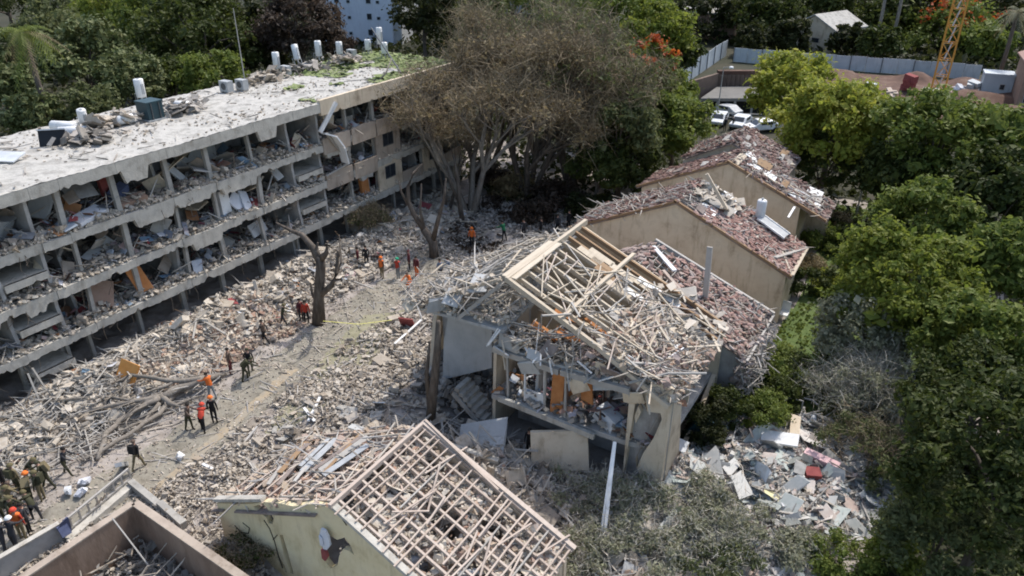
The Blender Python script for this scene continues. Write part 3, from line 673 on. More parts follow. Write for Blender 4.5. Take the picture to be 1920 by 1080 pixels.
TM = {m: tile_mesh(m) for m in ('tile_red', 'tile_dusty', 'tile_dark')}
def tiles(h, side, m, cover=lambda u, y: .8, jit=.5, parts=300, disorder=.35, lift=.07, u1=1.0, y0=None, y1=None):
    f = h.r if side > 0 else h.l
    y0 = h.y0 if y0 is None else y0; y1 = h.y1 if y1 is None else y1
    L = (f(1, 0) - f(0, 0)).length; du = .30 / L; pos = []
    sx = (f(1, 0) - f(0, 0)).normalized(); ty = Vector((0, 1, 0)); nn = ty.cross(sx); nn = nn if nn.z > 0 else -nn
    u = .02
    while u < u1:
        y = y0
        while y < y1:
            if R.random() < cover(u, y):
                p = f(u + R.gauss(0, .02) * jit, y + R.gauss(0, .12) * jit, lift + abs(R.gauss(0, .05)) * disorder * 2)
                M = Matrix((ty, -sx, nn)).transposed() @ Matrix.Rotation(R.gauss(0, disorder), 3, 'Z') @ Matrix.Rotation(R.gauss(0, disorder * .6), 3, 'X') @ Matrix.Rotation(R.gauss(0, disorder * .6), 3, 'Y')
                pos.append((p, M))
            y += .25
        u += du
    R.shuffle(pos); off = WL[h.root.name]
    for p, M in pos[:parts]:
        o = bpy.data.objects.new('tile', TM[m]); COL.objects.link(o); o.parent = h.root
        o.matrix_local = Matrix.Translation(p - off) @ M.to_4x4()
    rest = pos[parts:]
    if rest:
        tv = np.array([v.co[:] for v in TM[m].vertices]); tf = [tuple(pl.vertices) for pl in TM[m].polygons]
        V = np.concatenate([tv @ np.array(M).T + np.array(p - off) for p, M in rest])
        Q = np.concatenate([np.array(tf) + i * len(tv) for i in range(len(rest))])
        o = link('tiles', np_mesh('tiles', V, Q, m), h.root); o['kind'] = 'stuff'
def beam(h, p, q, w, d, m, name='rafter', sag=0.0):
    b = MB(); p = Vector(p); q = Vector(q)
    if sag: 
        c = (p + q) / 2 + Vector((R.uniform(-sag, sag), R.uniform(-sag, sag), -sag)); b.bar(p, c, w, d).bar(c, q, w, d)
    else: b.bar(p, q, w, d)
    return b.build(name, m, h.root)
def slope_pts(h, side, n, lo=0.0, hi=.2, u=(0, 1), y=None, dens=None):
    f = h.r if side > 0 else h.l; y = y or (h.y0, h.y1); out = []
    while len(out) < n:
        a, b = R.uniform(*u), R.uniform(*y)
        if dens and R.random() > dens(a, b): continue
        out.append(f(a, b, R.uniform(lo, hi)))
    return [tuple(p) for p in out]

# ---- house A: nearest, bare lattice of rafters and battens over a rubble filled attic
A = House('nearest house, cream gable wall with cracks and a bare lattice of roof battens', -22.71, -15.75, -8.9, 13.9, 19.3, 2.85, 6.0)
def gp(pts, y): return [(gy(px, py, y).x, gy(px, py, y).z) for px, py in pts]
hole = gp([(603, 988), (613, 992), (618, 1004), (632, 1012), (646, 1008), (657, 1022), (664, 1041), (655, 1033), (643, 1030), (636, 1042), (633, 1060), (620, 1066), (611, 1054), (604, 1030), (601, 1008)], 13.9)
crk1 = gp([(524, 1003), (530, 1003), (538, 1030), (551, 1076), (543, 1076), (532, 1040)], 13.9)
crk2 = gp([(517, 1042), (521, 1040), (535, 1064), (538, 1074), (533, 1072)], 13.9)
ghole = gp([(475, 950), (492, 944), (499, 950), (507, 962), (513, 972), (511, 983), (503, 981), (499, 970), (489, 962)], 13.9)
A.gable(13.9, .22, 'plaster_cream', [hole, crk1, crk2, ghole], outline=[(A.x0 + .1, 0), (A.x1 - .1, 0), (A.x1 - .1, A.ze - .1), (-12.52, 4.36), (-14.6, 5.42), (-15.79, 5.93), (-16.9, 5.55), (-17.8, 5.0), (-18.7, 4.75), (-19.5, 4.40), (-20.6, 3.75), (-22.6, 2.84)])
thin = MB()
for pts in ([(495, 975), (505, 990), (515, 1015), (522, 1042), (530, 1065)], [(440, 985), (452, 998), (466, 1000), (468, 990), (455, 980)], [(512, 1012), (520, 1003)], [(640, 970), (647, 980), (650, 985)]):
    q = [gy(px, py, 13.893) for px, py in pts]
    for a, b in zip(q, q[1:]): thin.bar(a, b, .03, .035, up=(0, 1, 0))
o = thin.build('hairline_cracks', 'dark_void', A.root); o['kind'] = 'stuff'
A.gable(19.1, .2, 'plaster_tan'); A.sides('plaster_tan')
# rendered rake edge of the gable
for a, b in (((-15.79, 6.0), (-12.52, 4.45)), ((-12.50, 4.44), (-8.95, 2.86))):
    beam(A, (a[0], 13.98, a[1] + .0), (b[0], 13.98, b[1] + .0), .26, .14, 'concrete_edge', 'verge')
beam(A, (-22.75, 14.0, 2.93), (-19.6, 14.0, 4.45), .28, .14, 'concrete_edge', 'verge')
# attic floor with holes, dark rooms below
fl = [(A.x0 + .45, A.y0 + .24), (A.x1 - .45, A.y0 + .24), (A.x1 - .45, A.y1 - .22), (A.x0 + .45, A.y1 - .22)]
hs = []
for cx, cy, r in ((-13.0, 16.6, .75), (-11.2, 15.4, .65), (-11.6, 17.9, .5), (-14.6, 18.2, .45), (-9.9, 17.2, .4), (-12.6, 14.8, .45), (-10.6, 16.6, .35)):
    hs.append([(cx + r * math.cos(a) * R.uniform(.7, 1.2), cy + r * math.sin(a) * R.uniform(.7, 1.2)) for a in [k * 6.283 / 9 for k in range(9)]])
MB().prism(fl, hs, axis='z', a=2.45, b=2.6).build('ceiling', 'plaster_inner', A.root)
MB().box(A.x0 + .45, A.x1 - .45, A.y0 + .24, A.y1 - .22, .02, .1).build('floor', 'plaster_inner', A.root)
for x in (-18.5, -12.3): MB().box(x - .08, x + .08, A.y0 + .24, A.y1 - .22, .1, 2.44).build('partition', 'plaster_inner', A.root)
def attic(h, n, m, k, zc, frac, dens=None, kind='chunk', u=(.03, .97)):
    P = []
    while len(P) < n:
        a, y = R.uniform(*u), R.uniform(h.y0 + .3, h.y1 - .3)
        if dens and R.random() > dens(h.r(a, y).x, y): continue
        z = h.r(a, y).z; P.append((h.r(a, y).x, y, zc + max(.02, (z - .22 - zc)) * R.uniform(0, frac)))
    return stuff('attic_debris', P, kind, m, k=k, parent=h.root)
def nohole(x, y):
    d = min(math.hypot(x - cx, y - cy) / r for cx, cy, r in ((-13.0, 16.6, .85), (-11.2, 15.4, .75), (-11.6, 17.9, .6), (-14.6, 18.2, .5), (-9.9, 17.2, .45), (-12.6, 14.8, .5)))
    return 1 if d > 1 else .03
attic(A, 3600, 'rubble_warm', .62, 2.62, .95, nohole); attic(A, 3200, 'rubble_pale', .6, 2.62, .95, nohole); attic(A, 500, 'rubble_dark', .7, 2.62, .5)
attic(A, 200, 'sticks', .5, 2.7, .95, kind='stick'); attic(A, 130, 'rubble_pale', .7, 2.8, .95, nohole, 'sheet')
for c, sz, m_ in (((-13.6, 14.9, 3.9), (1.2, .8, .5), 'plaster_grey'), ((-13.2, 15.3, 3.6), (.9, .7, .6), 'fabric_white'), ((-16.4, 18.3, 4.6), (.8, 1.0, .15), 'plaster_grey'), ((-11.9, 16.9, 3.3), (1.3, .9, .7), 'plaster_inner'), ((-14.2, 17.9, 4.2), (.9, .6, .3), 'plaster_grey')):
    b = MB(); b.obox(c, sz, rotm(flat=.4), .25); b.build('attic_block', m_, A.root)
for k in range(9):                                                    # rafters, the one in the middle cracked
    y = A.y0 + .35 + k * (A.y1 - A.y0 - .5) / 8
    p, q = A.r(.0, y, 0), A.r(1.02, y, 0)
    if k in (3, 5): 
        c = A.r(.55, y, -.25); beam(A, p, c, .09, .14, 'timber_pink'); beam(A, c + Vector((.1, .12, .05)), q, .09, .14, 'timber_pink')
    else: beam(A, p, q, .09, .14, 'timber_pink')
for k in range(21):                                                   # battens along the ridge direction
    u = .04 + k * .0485; a, b = A.y0 + R.uniform(-.25, .25), A.y1 + R.uniform(-.1, .25)
    if k in (6, 9, 13): b -= R.uniform(1, 2.6)
    if k in (4, 11): a += R.uniform(.8, 2)
    if k == 10: continue
    beam(A, A.r(u + R.gauss(0, .006), a, .11), A.r(u + R.gauss(0, .01), b, .11 + R.uniform(-.06, .06)), R.uniform(.05, .075), .045, R.choice(['timber_pink', 'timber_pink', 'timber_grey']), 'batten', sag=R.choice([0, .03, .05]))
for _ in range(13):                                                   # slipped battens
    u, y = R.uniform(.05, .95), R.uniform(A.y0 + .3, A.y1 - 1.2); l = R.uniform(.8, 2.4)
    beam(A, A.r(u, y, .18), A.r(min(1.05, u + R.uniform(-.12, .2)), y + l, .18 + R.uniform(-.1, .25)), .07, .045, 'timber_pink', 'loose_batten')
beam(A, A.r(0, A.y0 - .1, .06), A.r(0, A.y1 + .15, .06), .14, .2, 'timber_pink', 'ridge_beam')
beam(A, A.r(0, A.y1, .1), A.r(1.03, A.y1, .1), .2, .16, 'timber_pink', 'end_rafter')
beam(A, A.r(-.0, A.y1 + .1, .2), A.r(.55, A.y1 - .3, .26), .1, .1, 'timber_pink', 'end_rafter')
for k in range(9):
    y = A.y0 + .3 + k * .6
    q = A.l(R.uniform(.45, 1), y + R.uniform(-.2, .2), -.02); beam(A, A.l(0, y), q, .09, .12, 'timber_pink')
for k in range(10):
    u = .08 + k * .095; a = A.y0 + R.uniform(.0, 1.4); beam(A, A.l(u, a, .1), A.l(u + R.uniform(-.05, .05), a + R.uniform(2, 4.0), .12), .07, .05, 'timber_pink', 'batten')
stuff('roof_sticks', slope_pts(A, -1, 120, .0, .2), 'stick', 'sticks', k=.8, flat=.25, parent=A.root)
stuff('roof_debris', slope_pts(A, -1, 900, -.3, .1), 'chunk', 'rubble_warm', k=.4, parent=A.root)
stuff('roof_debris', slope_pts(A, -1, 160, -.2, .1), 'sheet', 'rubble_warm', k=.42, flat=.3, parent=A.root)
A.deck(-1, 'roof_felt', up=-.35, holes=.35)
def patch(u, y): 
    p = A.r(u, y); return nohole(p.x, p.y) * (1 if float(vnoise(p.x * .9, p.y * .9, 71)) > .42 else .15)
stuff('attic_debris', slope_pts(A, 1, 3800, -.6, -.12, (.03, .97), (14.2, 19.0), patch), 'chunk', 'rubble_pale', k=.5, parent=A.root)
stuff('attic_debris', slope_pts(A, 1, 1800, -.6, -.1, (.03, .97), (14.2, 19.0), patch), 'chunk', 'rubble_warm', k=.5, parent=A.root)
for k in range(11):
    u, y = R.uniform(.12, .8), A.y0 + R.uniform(.3, 2.4); l = R.uniform(1.2, 3.0); p = A.l(u, y, .22); q = A.l(min(1, u + R.uniform(-.1, .12)), min(A.y1, y + l), .24); b = MB(); b.bar(p, q, R.uniform(.1, .28), .03); b.build('torn_sheet', R.choice(['grey_metal', 'timber_grey', 'timber_brown', 'roof_felt']), A.root)
b = MB(); b.prism(gp([(603, 990), (611, 994), (617, 1006), (620, 1022), (614, 1030), (607, 1028), (604, 1014), (599, 1006)], 13.7), axis='y', a=13.66, b=13.74); b.prism(gp([(598, 1004), (603, 1010), (606, 1024), (601, 1022)], 13.6), axis='y', a=13.58, b=13.64)
b.top('torn_curtain', 'fabric_white', 'white cloth hanging in the jagged hole of the cream gable wall', 'cloth')
b = MB(); b.prism(gp([(604, 1028), (613, 1031), (617, 1042), (612, 1050), (606, 1044)], 13.68), axis='y', a=13.6, b=13.7); b.top('torn_cloth', 'fabric_red', 'dark red cloth under the white cloth in the gable hole', 'cloth')
m = MB(); m.bar(gz(790, 1082, 3.4), gz(905, 1070, 3.3), .22, .1); m.top('gutter', 'white_paint', 'white gutter length lying along the lower end of the lattice roof', 'gutter')

# ---- house B: two storeys, gable torn away, raw rafters and scattered timber
B = House('two storey house with its gable torn off, open rooms and pale broken rafters', -23.6, -16.05, -7.6, 26.5, 34.6, 5.75, 9.46)
B.gable(34.35, .22, 'plaster_tan')
MB().prism([(27.0, 0), (34.3, 0), (34.3, 2.6), (33, 1.9), (31.6, 1.1), (30, .9), (28.9, 1.2), (28.3, 4.4), (27.7, 5.0), (27.0, 5.2)], axis='x', a=-7.98, b=-7.75).build('side_wall', 'plaster_tan', B.root)
MB().prism([(29.5, 0), (34.3, 0), (34.3, 5.5), (31, 5.2), (30.2, 3.6)], axis='x', a=-23.4, b=-23.15).build('side_wall', 'plaster_tan', B.root)
pil = [(-9.66, -.2), (-7.78, -.2), (-7.72, 6.2), (-8.3, 6.45), (-8.9, 6.1), (-9.1, 5.6), (-9.35, 6.3), (-9.66, 6.45)]
cr = [[(-9.3, 6.0), (-9.05, 5.2), (-8.75, 4.75), (-8.85, 5.2), (-9.1, 5.75)], [(-8.15, 4.9), (-8.05, 4.6), (-8.35, 3.4), (-8.75, 2.4), (-9.0, 1.4), (-9.1, 1.9), (-8.75, 3.1)], [(-9.2, 4.9), (-9.05, 4.6), (-9.25, 3.9), (-9.33, 4.3)]]
MB().prism(pil, cr, axis='y', a=26.5, b=26.8).build('front_wall', 'plaster_tan', B.root)
MB().prism(pil, [], axis='y', a=26.86, b=26.95).build('inner_leaf', 'plaster_inner', B.root)
# floors
MB().prism([(-17.1, 26.6), (-9.7, 26.65), (-8.0, 27), (-8.0, 34.3), (-17.1, 34.3)], axis='z', a=2.35, b=2.62).build('floor_slab', 'plaster_inner', B.root)
MB().bar((-16.6, 26.5, 2.62), (-11.2, 26.42, 2.42), .2, .3).build('floor_beam', 'concrete_edge', B.root)
MB().prism([(-16.9, 26.55), (-8, 26.55), (-8, 34.3), (-10.5, 34.3), (-10.2, 30), (-11, 28.2), (-13.0, 27.9), (-15.3, 28.3), (-16.9, 28.0)], axis='z', a=5.55, b=5.72).build('ceiling', 'plaster_grey', B.root)
MB().bar((-16.9, 26.45, 5.5), (-13.2, 26.42, 5.42), .2, .3).bar((-13.1, 26.42, 5.45), (-9.6, 26.3, 5.7), .2, .3).build('lintel', 'timber_grey', B.root)
# partitions of the open rooms
for o_, ax, a_, b_, mt in (([(27.2, 2.62), (31, 2.62), (31, 5.5), (27.6, 5.5)], 'x', -14.95, -14.8, 'plaster_grey'), ([(28.6, 2.62), (33.9, 2.62), (33.9, 5.5), (28.6, 5.4)], 'x', -11.6, -11.45, 'plaster_inner'),
                       ([(-16.9, 2.62), (-8.2, 2.62), (-8.2, 5.5), (-16.9, 5.5)], 'y', 31.0, 31.15, 'plaster_tan'), ([(-23, 0), (-17.2, 0), (-17.2, 7.6), (-20, 6.9), (-23, 5.4)], 'y', 30.6, 30.8, 'plaster_inner'),
                       ([(-16.7, 0), (-8.2, 0), (-8.2, 2.3), (-16.7, 2.3)], 'y', 28.6, 28.75, 'plaster_inner'),
                       ([(26.9, 0), (30.5, 0), (30.5, 8.4), (29, 8.2), (28.4, 6.4), (27.2, 5.6)], 'x', -17.3, -17.12, 'plaster_tan')):
    MB().prism(o_, axis=ax, a=a_, b=b_).build('partition', mt, B.root)
MB().prism(gp([(842, 584), (905, 583), (922, 600), (922, 640), (922, 690), (880, 700), (830, 712), (832, 640)], 28.4), axis='y', a=28.4, b=28.6).build('party_wall', 'plaster_grey', B.root)
st = [(-19.3 + k * .26, 2.35 - k * .23) for k in range(9)]
for x, z in st: MB().box(x, x + .27, 26.4, 27.6, z - .22, z).build('stair_step', 'concrete', B.root)
MB().bar((-19.4, 26.38, 2.0), (-16.9, 26.38, -.1), .1, .25).build('stair_stringer', 'concrete', B.root)
# window frame and doors seen through the missing wall
w0, w1 = gy(985, 672, 26.9), gy(1020, 760, 26.9)
fr = MB()
for x in (w0.x, w1.x): fr.bar((x, 26.9, 2.7), (x, 26.9, 5.5), .09, .09)
for z in (5.45, 3.4): fr.bar((w0.x, 26.9, z), (w1.x, 26.9, z), .09, .09)
fr.build('window_frame', 'white_paint', B.root)
MB().box(w0.x + .05, w1.x - .05, 26.88, 26.94, 2.72, 3.35).build('window_sill_panel', 'white_paint', B.root)
for (x, z0, z1, y, rz) in ((-13.45, 2.64, 5.4, 26.85, .1), (-12.2, 3.5, 5.35, 27.4, -.35)):
    b = MB(); b.obox((x, y, (z0 + z1) / 2), (.62 if x < -13 else .8, .06, z1 - z0), Matrix.Rotation(rz, 3, 'Z') @ Matrix.Rotation(rz * .4, 3, 'Y')); b.build('door', 'orange_wood', B.root)
for x in (-14.1, -12.95, -16.2): MB().bar((x, 26.75, 2.64), (x + R.uniform(-.05, .05), 26.72, 5.5), .1, .1).build('post', 'timber_grey', B.root)
b = MB(); b.obox((-10.9, 27.3, 3.1), (1.2, .8, .7), rotm(flat=.25), .1); b.build('cabinet', 'pale_metal', B.root)
for _ in range(22):
    b = MB(); b.obox((R.uniform(-13.3, -9.8), R.uniform(26.8, 29.8), R.uniform(2.8, 4.4)), (R.uniform(.4, 1.1), R.uniform(.3, .8), .06), rotm(flat=.8), .2); b.build('broken_panel', R.choice(['plaster_grey', 'brown_board', 'orange_wood', 'plaster_tan', 'timber_grey']), B.root)
n = 900; stuff('floor_debris', np.column_stack([N.uniform(-16.8, -8.3, n), N.uniform(26.6, 30.8, n), 2.66 + N.uniform(0, .8, n) * N.uniform(0, 1, n)]), 'chunk', 'rubble_dark', k=.8, parent=B.root)
n = 260; stuff('floor_debris', np.column_stack([N.uniform(-16.8, -8.3, n), N.uniform(26.6, 29.8, n), 2.7 + N.uniform(0, .8, n)]), 'sheet', 'oddments', k=.5, parent=B.root)
n = 1500; x = N.uniform(-16.8, -7.8, n); stuff('attic_debris', np.column_stack([x, 26.5 + N.uniform(0, 1.7, n), 5.75 + N.uniform(0, .8, n) * N.uniform(.1, 1, n)]), 'chunk', 'rubble', k=.6, parent=B.root)
n = 150; stuff('attic_sticks', np.column_stack([N.uniform(-16.8, -7.4, n), 26.4 + N.uniform(0, 1.7, n), 5.85 + N.uniform(0, 1.0, n)]), 'stick', 'sticks', k=.8, flat=.4, parent=B.root)
n = 420; stuff('attic_debris', np.column_stack([N.uniform(-12.5, -8.0, n), 26.4 + N.uniform(0, 2.5, n), 5.8 + N.uniform(0, 1.1, n)]), 'chunk', 'tile_dusty', k=.6, parent=B.root)
# roof timbers
beam(B, B.r(0, 26.4, .05), B.r(0, 34.8, .05), .2, .28, 'timber_new', 'ridge_beam')
for s_ in (.22, -.22): beam(B, B.r(0, 26.6, .16) + Vector((s_, 0, -.05)), B.r(0, 31.2, .2) + Vector((s_, 0, -.05)), .34, .06, 'timber_new', 'ridge_board')
beam(B, B.r(0, 26.45, .08), B.r(.55, 26.42, -.02), .18, .24, 'timber_new', 'verge_rafter'); beam(B, B.r(.54, 26.5, -.05), B.r(.98, 26.35, -.35), .18, .22, 'timber_new', 'verge_rafter')
beam(B, B.l(0.05, 26.7, -.1), B.l(.4, 26.5, -1.5), .14, .18, 'timber_grey', 'verge_rafter')
for k in range(10):
    y = 27.2 + k * .78 + R.gauss(0, .06); old = k > 6
    u1 = 1.0 if k not in (2, 4) else .62
    beam(B, B.r(0, y, -.05), B.r(u1, y + R.uniform(-.08, .08), -.08 - (.3 if u1 < 1 else 0)), .12 if not old else .15, .2, 'timber_brown' if old else 'timber_new', sag=.0)
for u in (.34, .68): beam(B, B.r(u, 26.4, .1), B.r(u + .01, 34.7 if u < .5 else 32, .12), .2, .14, 'timber_new', 'purlin')
for k in range(9):                                                    # torn pale boards still nailed to the lower slope
    u, y = R.uniform(.42, .75), 28.8 + k * .5; l = R.uniform(.12, .3)
    b = MB(); vs = [B.r(u, y, .1), B.r(u + l, y + R.uniform(-.1, .1), .1), B.r(u + l, y + .42, .1), B.r(u, y + .42, .12)]
    b.add([v - Vector((0, 0, .03)) for v in vs] + vs, MB.BOXF); b.build('sheathing', R.choice(['timber_new', 'white_paint', 'timber_grey']), B.root)
for k in range(7):
    u, y = .1 + .05 * k, 30.6 + R.uniform(-.4, 2.2)
    b = MB(); vs = [B.r(u, y, .06), B.r(u + .16, y, .06), B.r(u + .16, y + .5, .06), B.r(u, y + .5, .06)]
    b.add([v - Vector((0, 0, .03)) for v in vs] + vs, MB.BOXF); b.build('sheathing', R.choice(['timber_new', 'timber_brown', 'timber_new']), B.root)
for x, y, rz in ((-13.6, 28.2, .2), (-12.8, 29.8, -.1), (-14.8, 28.0, .1), (-14.6, 30.0, .3)):
    b = MB(); b.obox((x, y, 6.3), (1.5, .5, .06), Matrix.Rotation(.44, 3, 'Y') @ Matrix.Rotation(rz, 3, 'Z'), .1); b.build('board', 'orange_wood', B.root)
for k in range(26):                                                   # snapped battens thrown across the roof
    u, y = R.uniform(.05, 1.0), R.uniform(26.2, 33); a = R.uniform(0, 6.28); l = R.uniform(.9, 3.0)
    p = B.r(u, y, R.uniform(.1, .35)); q = p + Vector((math.cos(a) * l, math.sin(a) * l, -.45 * math.cos(a) * l + R.uniform(-.25, .5)))
    if q.x > -6.6: continue
    beam(B, p, q, R.uniform(.06, .11), .06, R.choice(['timber_new', 'timber_new', 'timber_grey']), 'loose_batten')
for k in range(9):
    y = 27 + k * .8; beam(B, B.l(0, y), B.l(R.uniform(.5, 1), y + R.uniform(-.3, .3), -.1), .11, .16, R.choice(['timber_new', 'timber_grey']))
for k in range(16):
    u, y = R.uniform(.1, .7), R.uniform(26.6, 31); beam(B, B.l(u, y, .12), B.l(min(1, u + R.uniform(-.3, .3)), y + R.uniform(1, 3), .15 + R.uniform(0, .3)), .08, .06, R.choice(['timber_new', 'timber_grey']), 'loose_batten')
for k in range(46):                                                   # thin pale battens, some in place, some askew
    u = R.uniform(.04, 1.02); y = R.uniform(26.3, 31.5); l = R.uniform(1.0, 3.2); a = R.gauss(0, .3) if R.random() < .6 else R.uniform(-1.2, 1.2)
    p = B.r(u, y, .16 + R.uniform(0, .12)); q = B.r(min(1.06, max(-.02, u + math.sin(a) * l / 8.4)), y + math.cos(a) * l, .16 + R.uniform(-.12, .3)); beam(B, p, q, .06, .045, R.choice(['timber_new', 'timber_pink', 'timber_grey']), 'batten')
for k in range(18):                                                   # diamond tangle over the eave corner
    p = B.r(R.uniform(.62, .95), R.uniform(26.2, 29.5), R.uniform(.1, .5)); a = R.choice([.8, -.8]) + R.gauss(0, .25); l = R.uniform(1.0, 2.2); q = p + Vector((math.cos(a) * l * .8, math.sin(a) * l, R.uniform(-.7, .1)))
    if q.x < -6.9: beam(B, p, q, .06, .05, R.choice(['timber_new', 'timber_pink', 'white_paint']), 'loose_batten')
for k in range(20):                                                   # sticks and torn lining hanging over the open front
    x = R.uniform(-16.6, -8.4); p = Vector((x, 26.4, 5.9 + R.uniform(-.2, .9))); q = p + Vector((R.uniform(-.9, .9), R.uniform(-.5, -.05), R.uniform(-1.4, -.1))); beam(B, p, q, .07, .05, R.choice(['timber_grey', 'timber_new', 'white_paint']), 'hanging_batten')
for k in range(12):
    b = MB(); b.obox((R.uniform(-16.4, -8.6), R.uniform(26.2, 26.6), R.uniform(4.9, 6.6)), (R.uniform(.4, 1.2), .05, R.uniform(.3, .8)), Matrix.Rotation(R.uniform(-.7, .7), 3, 'Y') @ Matrix.Rotation(R.uniform(-.6, .6), 3, 'X'), .3); b.build('torn_lining', R.choice(['timber_grey', 'plaster_grey', 'plaster_tan', 'roof_felt']), B.root)
B.deck(-1, 'timber_grey', up=-.45, holes=.35, y0=31.0, u1=.85)
b = MB(); b.add([(-22.6, 27.0, 6.0), (-16.4, 26.7, 6.4), (-16.4, 31.2, 7.0), (-22.9, 31.2, 6.2), (-22.6, 27.0, 6.16), (-16.4, 26.7, 6.56), (-16.4, 31.2, 7.16), (-22.9, 31.2, 6.36)], MB.BOXF); b.build('fallen_ceiling', 'plaster_grey', B.root)
n = 1500; x = N.uniform(-22.8, -16.3, n); y = N.uniform(26.7, 31.3, n); stuff('attic_debris', np.column_stack([x, y, 6.2 + (x + 22.8) * .09 + N.uniform(0, .75, n) * N.uniform(.2, 1, n)]), 'chunk', 'rubble_pale', k=.6, parent=B.root)
n = 150; x = N.uniform(-22.8, -16.3, n); stuff('attic_sticks', np.column_stack([x, N.uniform(26.6, 31.3, n), 6.5 + (x + 22.8) * .12 + N.uniform(0, .9, n)]), 'stick', 'sticks', k=1.0, flat=.25, parent=B.root)
for k in range(16):
    p = Vector((R.uniform(-22.4, -16.8), R.uniform(26.6, 30.5), 6.7 + R.uniform(0, .8))); a = R.gauss(.9, .8); l = R.uniform(1.2, 3); beam(B, p, p + Vector((math.cos(a) * l, math.sin(a) * l, R.uniform(-.3, .7))), .09, .07, R.choice(['timber_new', 'timber_grey', 'timber_pink']), 'loose_batten')
for k in range(8):
    b = MB(); b.obox((R.uniform(-22.6, -17), R.uniform(26.4, 28.4), R.uniform(5.9, 7.0)), (R.uniform(.7, 1.5), R.uniform(.4, .9), .07), rotm(flat=.45), .25); b.build('broken_panel', R.choice(['plaster_grey', 'timber_grey', 'pale_metal', 'plaster_tan']), B.root)
B.deck(1, 'roof_felt', up=-.22, holes=.35, u0=.72, y0=29.2)
stuff('roof_debris', slope_pts(B, 1, 1500, -.15, .2, (.62, 1.02), (26.5, 32)), 'chunk', 'rubble_pale', k=.5, parent=B.root)
stuff('roof_debris', slope_pts(B, 1, 500, -.1, .35, (.55, 1.04), (26.5, 31)), 'chunk', 'rubble_warm', k=.6, parent=B.root)
stuff('roof_debris', slope_pts(B, 1, 110, -.1, .2, (.55, 1.02)), 'sheet', 'rubble_pale', k=.6, flat=.4, parent=B.root)
stuff('roof_sticks', slope_pts(B, 1, 170, .0, .35, (.35, 1.03), (26.3, 33)), 'stick', 'sticks', k=.6, flat=.3, parent=B.root)
stuff('roof_sticks', slope_pts(B, -1, 90, .0, .25, (0, .7)), 'stick', 'sticks', k=.9, flat=.3, parent=B.root)
stuff('roof_debris', slope_pts(B, -1, 700, -.3, .1), 'chunk', 'rubble', k=.6, parent=B.root)
for k in range(7):
    b = MB(); b.obox(B.l(R.uniform(.25, .75), R.uniform(26.6, 29), R.uniform(-.5, .0)), (R.uniform(.8, 1.6), R.uniform(.5, 1), .08), rotm(flat=.5), .2); b.build('broken_panel', R.choice(['timber_grey', 'plaster_grey']), B.root)
stuff('floor_debris', np.column_stack([N.uniform(-23, -17.3, 700), N.uniform(27, 30.4, 700), N.uniform(0, 1.2, 700)]), 'chunk', 'rubble_dark', k=1, parent=B.root)

# ---- lower rear wing behind B
W = House('low rear wing behind the torn house, sagging roof of broken red tiles', -20.4, -13.7, -6.6, 34.75, 40.0, 3.95, 6.75)
W.gable(39.8, .2, 'plaster_tan'); W.sides('plaster_tan'); W.gable(34.8, .15, 'plaster_inner')
W.deck(1, 'roof_felt', up=-.1, holes=.12, u0=.25); W.deck(-1, 'roof_felt', up=-.1, holes=.2)
tiles(W, 1, 'tile_red', lambda u, y: .5 if u > .3 else .12, 1.0, 220, .55); tiles(W, 1, 'tile_dusty', lambda u, y: .5 if u > .3 else .12, 1.2, 80, .6)
stuff('hanging_eave', np.column_stack([N.uniform(-6.9, -5.7, 420), N.uniform(34.4, 39, 420), N.uniform(1.6, 4.0, 420)]), 'stick', 'sticks', k=.4, flat=.8, parent=W.root); stuff('hanging_eave', np.column_stack([N.uniform(-6.9, -6.0, 260), N.uniform(34.2, 38, 260), N.uniform(2.2, 4.0, 260)]), 'chunk', 'tile_dusty', k=.7, flat=.8, parent=W.root)
tiles(W, -1, 'tile_dusty', lambda u, y: .5, 1.0, 40, .5)
for k in range(11): beam(W, W.r(0, 35 + k * .5), W.r(.5, 35 + k * .5 + R.uniform(-.2, .2), -.05), .06, .08, 'timber_grey')
for k in range(6): beam(W, W.r(.03 + k * .06, 35, .08), W.r(.03 + k * .06, 40.1, .08), .05, .05, 'timber_grey', 'batten')
beam(W, W.r(-.02, 40.1, .1), W.r(1.04, 40.1, .1), .18, .2, 'timber_grey', 'verge_flashing'); beam(W, W.r(1.04, 34.4, .02), W.r(1.04, 40.1, .02), .12, .1, 'timber_grey', 'gutter')
stuff('roof_sticks', slope_pts(W, 1, 200, .05, .25, (.5, 1.02)), 'stick', 'sticks', k=.4, flat=.3, parent=W.root)
stuff('roof_debris', slope_pts(W, 1, 500, .0, .2, (.15, 1)), 'chunk', 'rubble_warm', k=.4, parent=W.root)
b = MB(); p = gz(1322, 562, 5.2); b.bar(p, p + Vector((-.25, .5, 3.0)), .3, .14, up=(0, 1, 0)); b.top('plank', 'timber_grey', 'tall weathered plank standing upright in the red tiled wing roof', 'plank')
b = MB(); b.bar(gz(1243, 507, 6.4), gz(1318, 592, 5.0), .2, .12); b.top('plank', 'timber_pink', 'long pale plank lying down the slope beside the upright plank', 'plank')
b = MB(); b.bar(gz(1225, 462, 6.8), gz(1265, 508, 6.5), .26, .1); b.top('flashing', 'pale_metal', 'bent pale flashing at the top of the red tiled wing roof', 'flashing')

